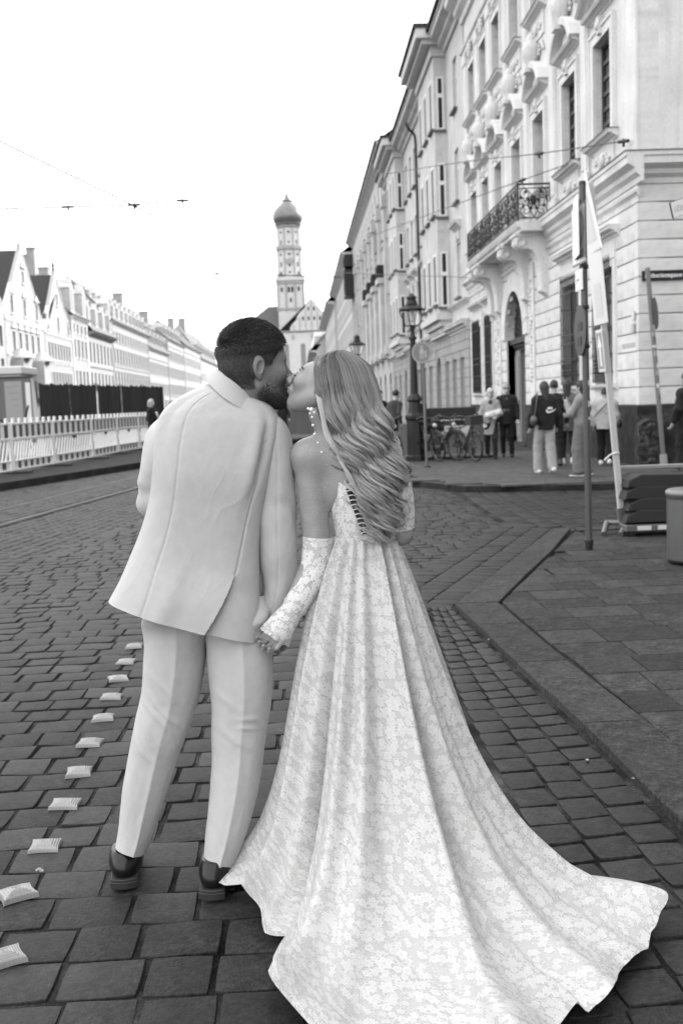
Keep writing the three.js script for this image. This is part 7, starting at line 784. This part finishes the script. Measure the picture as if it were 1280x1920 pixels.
// ---------- bride ----------
{
  const r = rng(33), g = thing('person', 'bride in white lace gown with long wavy blonde hair, seen from behind', 'person', [0, 0, 0], 0, 'wedding couple');
  const satin = mat(0.585, 0.6), laceD = laceMat(2.6, 0.605, laceS), skin = mat(0.42, 0.45, { map: again(skinT, 1, 1), bumpMap: skinBump, bumpScale: 0.0005 });
  // skirt: for each direction a curve from waist to hem; hem points on the ground round her feet
  const wc = [0.196, 1.12, -3.42], C = [wc[0], wc[2]]; const H0 = wc[1];
  // phi, hem r, C1 r, C1 y, C2 r, C2 y
  const HT = [[0.05, 0.47, 0.23, 0.72, 0.36, 0.08], [0.3, 0.54, 0.235, 0.7, 0.35, 0.06], [0.4, 0.7, 0.24, 0.7, 0.35, 0.05], [0.48, 0.88, 0.24, 0.7, 0.35, 0.04], [0.6, 0.94, 0.245, 0.69, 0.36, 0.03], [0.872, 0.96, 0.255, 0.68, 0.37, 0.02], [1.245, 1.12, 0.27, 0.66, 0.4, 0.02], [1.55, 1.15, 0.27, 0.64, 0.4, 0.02], [1.79, 0.98, 0.27, 0.64, 0.4, 0.03], [2.02, 0.76, 0.28, 0.66, 0.36, 0.05], [2.3, 0.52, 0.29, 0.68, 0.3, 0.08], [2.55, 0.46, 0.3, 0.7, 0.25, 0.12], [2.86, 0.54, 0.31, 0.74, 0.2, 0.16], [3.3, 0.46, 0.3, 0.7, 0.22, 0.14], [4.0, 0.4, 0.28, 0.7, 0.3, 0.1], [4.71, 0.4, 0.28, 0.7, 0.32, 0.08], [5.5, 0.44, 0.27, 0.7, 0.36, 0.08], [6.0, 0.5, 0.27, 0.7, 0.44, 0.06]];
  const T = curveTable([...HT.slice(-3).map(a => [a[0] - 2 * PI, ...a.slice(1)]), ...HT, ...HT.slice(0, 3).map(a => [a[0] + 2 * PI, ...a.slice(1)])]);
  const folds = []; for (let k = 0; k < 17; k++) folds.push([k / 17 * 2 * PI + (r() - 0.5) * 0.3, 0.07 + r() * 0.14, (r() < 0.5 ? 1 : -0.8) * (0.2 + r() * 0.9), (r() - 0.5) * 0.25]);
  folds.push([1.16, 0.05, -2.6, 0.12], [1.27, 0.06, 2.2, 0.1], [0.98, 0.07, 1.6, 0.05], [1.93, 0.08, 2.4, -0.1], [2.2, 0.06, -2.6, -0.1], [2.5, 0.08, 2.1, -0.15], [2.74, 0.06, -2.2, -0.15], [1.55, 0.09, -1.2, 0.1], [1.72, 0.07, 1.3, 0.05], [0.7, 0.06, -1.4, 0.05], [0.5, 0.06, 1.6, 0.0]);
  const wrapA = (a) => { a = (a + PI) % (2 * PI); if (a < 0) a += 2 * PI; return a - PI; };
  const foldD = (ph, t) => { let d = 0; for (const [c, w, A, sh] of folds) { const q = wrapA(ph - c - sh * (t - 0.5)); if (Math.abs(q) < 4 * w) d += A * Math.exp(-((q / w) ** 2)); } return d; };
  const skirtP = (u, t, off = 0, tmax = 1, lift = 0) => {
    const ph = u * 2 * PI, [hr, r1, y1, r2, y2] = T(ph), s = t * tmax, b0 = (1 - s) ** 3, b1 = 3 * s * (1 - s) ** 2, b2 = 3 * s * s * (1 - s), b3 = s ** 3; const fd = foldD(ph, s), amp = 0.005 + 0.046 * Math.pow(s, 1.2), low = sst(0.55, 1, s);
    const r0 = 0.094 + 0.004 * Math.sin(ph * 22) * (1 - s); let rad = b0 * r0 + b1 * r1 + b2 * r2 + b3 * hr + fd * amp * (1 - 0.55 * low) + off * 1; let y = b0 * H0 + b1 * y1 + b2 * y2 + b3 * 0.014 + off * 0.6;
    y += low * (0.02 + 0.03 * Math.max(0, fd) + 0.022 * (1 + Math.sin(ph * 9 + s * 3)) * sst(0.8, 1, s) + 0.03 * fbm(ph * 5, s * 6, 2, 3)); if (s > 0.965) y -= (s - 0.965) * 0.3; rad += 0.035 * low * fbm(ph * 6, 3 + s * 4, 5, 3) + 0.009 * sst(0.93, 1, s) * Math.sin(ph * 26);
    const sw = 0.05 * fd * low * 0.5, a2 = ph + sw; const dep = 0.8 + 0.2 * sst(0, 0.25, s); return [C[0] + Math.cos(a2) * rad, Math.max(0.012 + off, y), C[1] + Math.sin(a2) * rad * dep];
  };
  mesh('skirt_lining', sheet(360, 160, (u, t) => skirtP(u, t, -0.005, 0.985), null, true), satin, g);
  const ls = sheet(640, 320, (u, t) => skirtP(u, t, 0.003), null, true); { // cloth lengths as texture coordinates
    const p = ls.attributes.position, uv = ls.attributes.uv, nu = 640, i0 = Math.round(1.2 / (2 * PI) * nu), at = (j, i) => j * (nu + 1) + i, D = (a, b) => Math.hypot(p.getX(a) - p.getX(b), p.getY(a) - p.getY(b), p.getZ(a) - p.getZ(b)); const Vl = new Float32Array(nu + 1);
    for (let j = 0; j <= 320; j++) { if (j) for (let i = 0; i <= nu; i++) Vl[i] += D(at(j, i), at(j - 1, i)); let a = 0; uv.setXY(at(j, i0), 0, Vl[i0]); for (let i = i0 + 1; i <= nu; i++) { a += D(at(j, i), at(j, i - 1)); uv.setXY(at(j, i), a, Vl[i]); } a = 0; for (let i = i0 - 1; i >= 0; i--) { a -= D(at(j, i), at(j, i + 1)); uv.setXY(at(j, i), a, Vl[i]); } } }
  mesh('lace_skirt', ls, laceD, g);
  // bodice
  const BL = [[...[0.199, 1.296, -3.42], 0.118, 0.1], [...[0.197, 1.248, -3.42], 0.115, 0.1], [...[0.197, 1.188, -3.42], 0.108, 0.095], [...[0.196, 1.127, -3.42], 0.098, 0.084], [...[0.196, 1.106, -3.42], 0.095, 0.082]];
  mesh('bodice_lining', limb(BL.map(a => [a[0], a[1], a[2], a[3] - 0.004, a[4] - 0.004]), 80, 20), mat(0.6, 0.6), g);
  mesh('bodice', limb(BL, 120, 40, (th, t) => (t < 0.03 ? 0.004 * Math.sin(th * 34) : 0) + 0.0025 * bell(th % 0.5, 0.25, 0.05), { uv: (u, v) => [u * 0.7, v * 0.2] }), laceMat(3.4), g);
  const lc = []; for (let k = 0; k < 10; k++) { const t = k / 9, a = [0.143, 1.273, -3.315], b = [0.187, 1.139, -3.325]; const p = [lerp(a[0], b[0], t), lerp(a[1], b[1], t), lerp(a[2], b[2], t)]; lc.push(tube([[p[0] - 0.013, p[1], p[2] + 0.002], [p[0], p[1] + 0.004, p[2] + 0.006], [p[0] + 0.013, p[1] + 0.002, p[2] + 0.002]], 0.0022, 8, 5)); } mesh('corset_cords', lc, satin, g);
  { const a = [0.143, 1.283, -3.312], b = [0.189, 1.136, -3.322]; mesh('corset_gap', quad([a[0] - 0.012, a[1], a[2]], [a[0] + 0.012, a[1], a[2]], [b[0] + 0.01, b[1], b[2]], [b[0] - 0.01, b[1], b[2]]), mat(0.03, 0.9), g); }
  // body: head, neck, shoulders, arms as one field
  const hc = [0.073, 1.623, -3.42], M = new THREE.Matrix4().makeRotationFromEuler(new THREE.Euler(0.06, PI - 0.3, 0.36, 'YXZ')).scale(V(0.93, 0.93, 0.93)).setPosition(...hc), F = headField(1), Mi = M.clone().invert(), v4 = V();
  const hg = surfaceNet((p) => F(p), [-0.14, -0.14, -0.1], [0.14, 0.15, 0.1], 0.0035); hg.applyMatrix4(M);
  const nk0 = [0.075, 1.518, -3.42], nk1 = [0.127, 1.409, -3.42], shL = [0.02, 1.382, -3.42], shR = [0.274, 1.353, -3.4], el = [0.04, 1.063, -3.4], wr = [-0.065, 0.887, -3.36], ch = [0.178, 1.301, -3.42];
  const bf = (p) => { let d = capD(p, nk0, nk1, 0.05, 0.052); d = smin(d, capD(p, shL, shR, 0.042, 0.042), 0.06); d = smin(d, ellD(p, ch, [0.118, 0.14, 0.085]), 0.05); d = smin(d, capD(p, nk1, shL, 0.03, 0.038), 0.05); d = smin(d, capD(p, shL, el, 0.05, 0.043), 0.03); d = smin(d, capD(p, el, wr, 0.043, 0.026), 0.02); d = smin(d, capD(p, shR, [0.31, 1.122, -3.42], 0.046, 0.04), 0.03); return d; };
  const bb = surfaceNet(bf, [-0.1, 0.72, -3.6], [0.42, 1.56, -3.2], 0.007);
  const hand = handGeo([-0.077, 0.877, -3.343], [-0.1, -0.5, -0.55], 1, 0.62, 0.94, 0.0035);
  const face = paint(join([hg, bb, hand]), () => 1); const ua = face.attributes.uv, fp = face.attributes.position; for (let i = 0; i < fp.count; i++) ua.setXY(i, fp.getX(i) * 4 + fp.getZ(i) * 3, fp.getY(i) * 4); mesh('body', face, skin, g);
  // face details: lashes, brow, lips tint
  const fl = []; for (const s of [-1, 1]) { for (let k = 0; k < 34; k++) { const t = k / 33, z = s * lerp(0.019, 0.045, t), x = 0.0825 - 0.012 * t * t, y = -0.01 - 0.003 * Math.sin(t * PI); fl.push({ p: [[x - 0.002, y, z], [x + 0.004, y - 0.003, z + s * 0.001], [x + 0.012, y - 0.002, z + s * 0.004]], r: 0.0012, c: [0.01, 0.01] }); } for (let k = 0; k < 60; k++) { const t = k / 59, z = s * lerp(0.014, 0.05, t), x = 0.08 - 0.013 * t * t - Math.abs(z) * 0.1, y = 0.015 + 0.005 * Math.sin(t * 2.6) + (r() - 0.5) * 0.004; fl.push({ p: [[x - 0.003, y, z], [x, y + 0.001, z + s * 0.004], [x - 0.001, y + 0.001, z + s * 0.007]], r: 0.001, c: [0.05, 0.05] }); } } const flg = strandsGeo(fl); flg.applyMatrix4(M); mesh('lashes_and_brows', flg, mat(1, 0.6, { vertexColors: true }), g);
  // lace glove over the forearm, scalloped at both ends
  const gl = [[...[0.042, 1.125, -3.4], 0.0505, 0.05], [...[0.04, 1.101, -3.4], 0.05, 0.05], [...[0.03, 1.033, -3.395], 0.049, 0.048], [...[0.004, 0.978, -3.385], 0.046, 0.045], [...[-0.027, 0.929, -3.37], 0.041, 0.041], [...[-0.056, 0.89, -3.36], 0.037, 0.038], [...[-0.079, 0.862, -3.35], 0.043, 0.042], [...[-0.097, 0.836, -3.345], 0.05, 0.045], [...[-0.104, 0.825, -3.343], 0.052, 0.045], [...[-0.111, 0.815, -3.342], 0.05, 0.042]];
  mesh('lace_glove', limb(gl, 120, 120, (th, t) => 0.002 * fbm(th * 2, t * 14, 3, 3) + (t > 0.85 ? 0.005 * Math.sin(th * 9) * (t - 0.85) * 6 : 0) + 0.003 * bell(t, 0.6, 0.03) * Math.sin(th * 3) + 0.003 * bell(t, 0.5, 0.02), { uv: (u, v) => [u * 0.3, v * 0.42] }), laceMat(3.2, 0.85), g);
  mesh('lace_sleeve', limb([[...[0.296, 1.289, -3.4], 0.05, 0.05], [...[0.305, 1.21, -3.41], 0.049, 0.049], [...[0.307, 1.14, -3.42], 0.046, 0.046]], 60, 30, null, { uv: (u, v) => [u * 0.3, v * 0.16] }), laceMat(3.2, 0.85), g);
  { const pr = []; for (const p of [[-0.113, 0.846, -3.305], [-0.102, 0.859, -3.305], [-0.091, 0.871, -3.308], [-0.123, 0.833, -3.302]]) pr.push(ball(p, 0.004, 0.004, 0.004, 8, 6)); mesh('glove_pearls', pr, mat(0.85, 0.2), g); }
  { const pe = []; for (const [p, q] of [[[0.035, 1.532, -3.35], 0.009], [[0.025, 1.535, -3.35], 0.006], [[0.043, 1.523, -3.35], 0.006], [[0.036, 1.508, -3.348], 0.005], [[0.038, 1.483, -3.346], 0.006], [[0.042, 1.455, -3.345], 0.006], [[0.051, 1.428, -3.344], 0.005], [[0.062, 1.398, -3.343], 0.005], [[0.03, 1.52, -3.35], 0.005]]) pe.push(ball(p, q * 0.8, q * 0.8, q * 0.8, 10, 8)); mesh('pearl_earring', pe, mat(0.85, 0.15, { clearcoat: 1 }), g); }
  // hair: clumps of strands flowing from the crown, waving lower down
  const env = curveTable([[0, ...[0.107, 1.713, -3.42].slice(0, 2), ...[0.155, 1.714, -3.42].slice(0, 2)], [0.03, ...[0.058, 1.699, -3.42].slice(0, 2), ...[0.188, 1.702, -3.42].slice(0, 2)], [0.07, ...[0.051, 1.673, -3.42].slice(0, 2), ...[0.218, 1.674, -3.42].slice(0, 2)], [0.16, ...[0.053, 1.615, -3.42].slice(0, 2), ...[0.243, 1.612, -3.42].slice(0, 2)], [0.28, ...[0.064, 1.544, -3.42].slice(0, 2), ...[0.263, 1.537, -3.42].slice(0, 2)], [0.4, ...[0.081, 1.467, -3.42].slice(0, 2), ...[0.278, 1.46, -3.42].slice(0, 2)], [0.52, ...[0.106, 1.389, -3.42].slice(0, 2), ...[0.298, 1.382, -3.42].slice(0, 2)], [0.64, ...[0.132, 1.311, -3.42].slice(0, 2), ...[0.306, 1.31, -3.42].slice(0, 2)], [0.76, ...[0.152, 1.233, -3.42].slice(0, 2), ...[0.3, 1.236, -3.42].slice(0, 2)], [0.88, ...[0.18, 1.162, -3.42].slice(0, 2), ...[0.288, 1.167, -3.42].slice(0, 2)], [1, ...[0.206, 1.092, -3.42].slice(0, 2), ...[0.268, 1.103, -3.42].slice(0, 2)]]);
  const outside = (x, y, z, m) => { for (let q = 0; q < 14; q++) { v4.set(x, y, z).applyMatrix4(Mi); const d = F([v4.x, v4.y, v4.z]); if (d >= m) break; z += Math.max(0.003, (m - d) * 0.8); } return [x, y, z]; }, L = []; const NC = 150;
  for (let c = 0; c < NC; c++) {
    const s0 = -1 + 2 * (c + 0.5) / NC + (r() - 0.5) * 0.05, layer = r(), ph = s0 * 4 + (r() - 0.5) * 1.5, wl = 8.8 + r() * 1.4, end = 0.76 + 0.26 * r() * (1 - 0.35 * Math.abs(s0)) + 0.04, base = 0.42 + 0.5 * fbm(s0 * 9, c * 0.37, 1, 2) + (r() - 0.5) * 0.22, ampK = 0.5 + r() * 1.0, curl = r() < 0.35 ? 1.6 : 1;
    for (let k = 0; k < 40; k++) {
      const ds = (r() - 0.5) * 0.15, dl = (r() - 0.5) * 0.25, pts = [], n = 40, e2 = end * (0.94 + 0.1 * r()), jit = (r() - 0.5) * 0.5, fly = r() < 0.06 ? 0.012 + r() * 0.02 : 0;
      for (let i = 0; i <= n; i++) {
        const t = i / n * e2, e = env(t), w = sst(0.14, 0.6, t) * ampK * curl, clump = 1 - 0.55 * sst(0.18, 0.7, t), s = clamp(s0 + ds * clump, -1.05, 1.05), ly = clamp(0.72 + 0.28 * layer + dl * clump * 0.4, 0.3, 1.05);
        const dep = 0.128 * (t < 0.16 ? Math.sqrt(clamp(0.25 + t / 0.16 * 0.75)) : 1) * (1 - 0.12 * t), half = (e[2] - e[0]) / 2; let x = (e[0] + e[2]) / 2 + s * half * lerp(0.8, 1, sst(0, 0.1, t)), y = (e[1] + e[3]) / 2 + s * (e[3] - e[1]) / 2, z = -3.43 + dep * ly * Math.sqrt(Math.max(0.03, 1 - Math.pow(Math.abs(s), s < 0 ? lerp(9, 2.2, sst(0.28, 0.6, t)) : 2.4) * 0.97));
        
        const a = t * wl * 2.9 + ph + jit * 0.6 * clump; x += Math.sin(a) * 0.02 * w; z += Math.cos(a) * 0.023 * w * (0.5 + 0.5 * ly); y += Math.sin(a * 0.5 + 1) * 0.004 * w; if (fly) { x += fly * Math.sin(t * 7 + ph) * t; z += fly * t; } if (t < 0.42) [x, y, z] = outside(x, y, z, 0.006 + 0.012 * ly); pts.push([x, y, z]);
      }
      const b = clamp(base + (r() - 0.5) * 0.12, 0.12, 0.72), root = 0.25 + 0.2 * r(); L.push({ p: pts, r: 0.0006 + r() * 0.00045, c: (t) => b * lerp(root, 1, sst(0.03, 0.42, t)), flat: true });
    }
  }
  // hairline: short strands combed back from the forehead
  for (let k = 0; k < 420; k++) { const q = r(), v = r(), pts = [], a = [0.045, 1.694, -3.4], b = [0.053, 1.644, -3.36], e1 = [0.079, 1.708, -3.4], e2 = [0.093, 1.658, -3.34], m1 = [0.137, 1.702, -3.4], m2 = [0.132, 1.64, -3.33]; for (let i = 0; i <= 12; i++) { const t = i / 12, s = (1 - t) * (1 - t), h = 2 * t * (1 - t), w = t * t; const P3 = [0, 1, 2].map(n => lerp(a[n], b[n], q) * s + lerp(e1[n], e2[n], q) * h + lerp(m1[n], m2[n], q) * w); P3[0] += 0.012 * v * (1 - t); pts.push(outside(P3[0], P3[1] - 0.003 * Math.sin(t * 3 + v * 5), P3[2], 0.002 + 0.012 * t + 0.003 * v)); } const bb2 = 0.2 + r() * 0.22; L.push({ p: pts, r: 0.0007, c: [bb2, bb2 * 1.1], flat: true }); }
  // locks swept forward beside the face
  for (let k = 0; k < 260; k++) { const q = k / 260, pts = [], j = (r() - 0.5) * 0.012, jz = (r() - 0.5) * 0.03, path = [[0.076, 1.704, -3.39], [0.056, 1.657, -3.345], [0.054, 1.586, -3.33], [0.064, 1.519, -3.32], [0.078, 1.453, -3.32], [0.106, 1.394, -3.32], [0.14, 1.334, -3.32], [0.164, 1.258, -3.32], [0.199, 1.18, -3.33]]; const cv = curveTable(path.map((p, i) => [i / 8, ...p])); for (let i = 0; i <= 36; i++) { const t = i / 36 * (0.75 + 0.25 * q), p = cv(t), a = t * 22 + q * 2; pts.push([p[0] + j * (1 - t * 0.3) + 0.012 * q * (1 - t) + Math.sin(a) * 0.006 * sst(0.3, 0.7, t), p[1], p[2] + jz * 0.5 + Math.cos(a) * 0.006 * sst(0.3, 0.7, t)]); } const b = 0.5 + r() * 0.2; L.push({ p: pts, r: 0.0009, c: (t) => b * lerp(0.75, 1, sst(0, 0.2, t)), flat: true }); }
  for (let k = 0; k < 150; k++) { const pts = [], t0 = 0.42 + r() * 0.4, e = env(t0), s = r() < 0.8 ? 1 : -1, R = 0.008 + r() * 0.014, tn = 1 + r() * 1.2; const bx0 = s > 0 ? e[2] - 0.01 : e[0] + 0.01, by = e[1]; for (let i = 0; i <= 26; i++) { const t = i / 26; pts.push([bx0 + s * (0.008 + 0.02 * t) + R * Math.sin(t * tn * 6.28 + k), by - 0.07 * t + R * 0.6 * Math.cos(t * tn * 6.28 + k), -3.38 + 0.03 * r() * 0 + 0.02 * Math.cos(t * 5 + k)]); } L.push({ p: pts, r: 0.0009, c: [0.45, 0.6], flat: true }); }
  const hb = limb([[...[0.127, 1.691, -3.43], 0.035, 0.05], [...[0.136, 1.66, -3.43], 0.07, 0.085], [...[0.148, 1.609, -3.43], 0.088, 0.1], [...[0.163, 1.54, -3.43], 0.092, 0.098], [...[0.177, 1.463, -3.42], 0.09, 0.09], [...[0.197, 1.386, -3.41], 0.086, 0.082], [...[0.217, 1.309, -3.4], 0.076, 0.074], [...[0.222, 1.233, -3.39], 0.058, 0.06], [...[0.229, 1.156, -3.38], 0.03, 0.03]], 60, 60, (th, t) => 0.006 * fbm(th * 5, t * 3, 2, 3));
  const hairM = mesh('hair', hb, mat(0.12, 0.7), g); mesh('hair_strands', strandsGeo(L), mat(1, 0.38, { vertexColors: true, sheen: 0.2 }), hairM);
}

renderer.render(scene, camera);
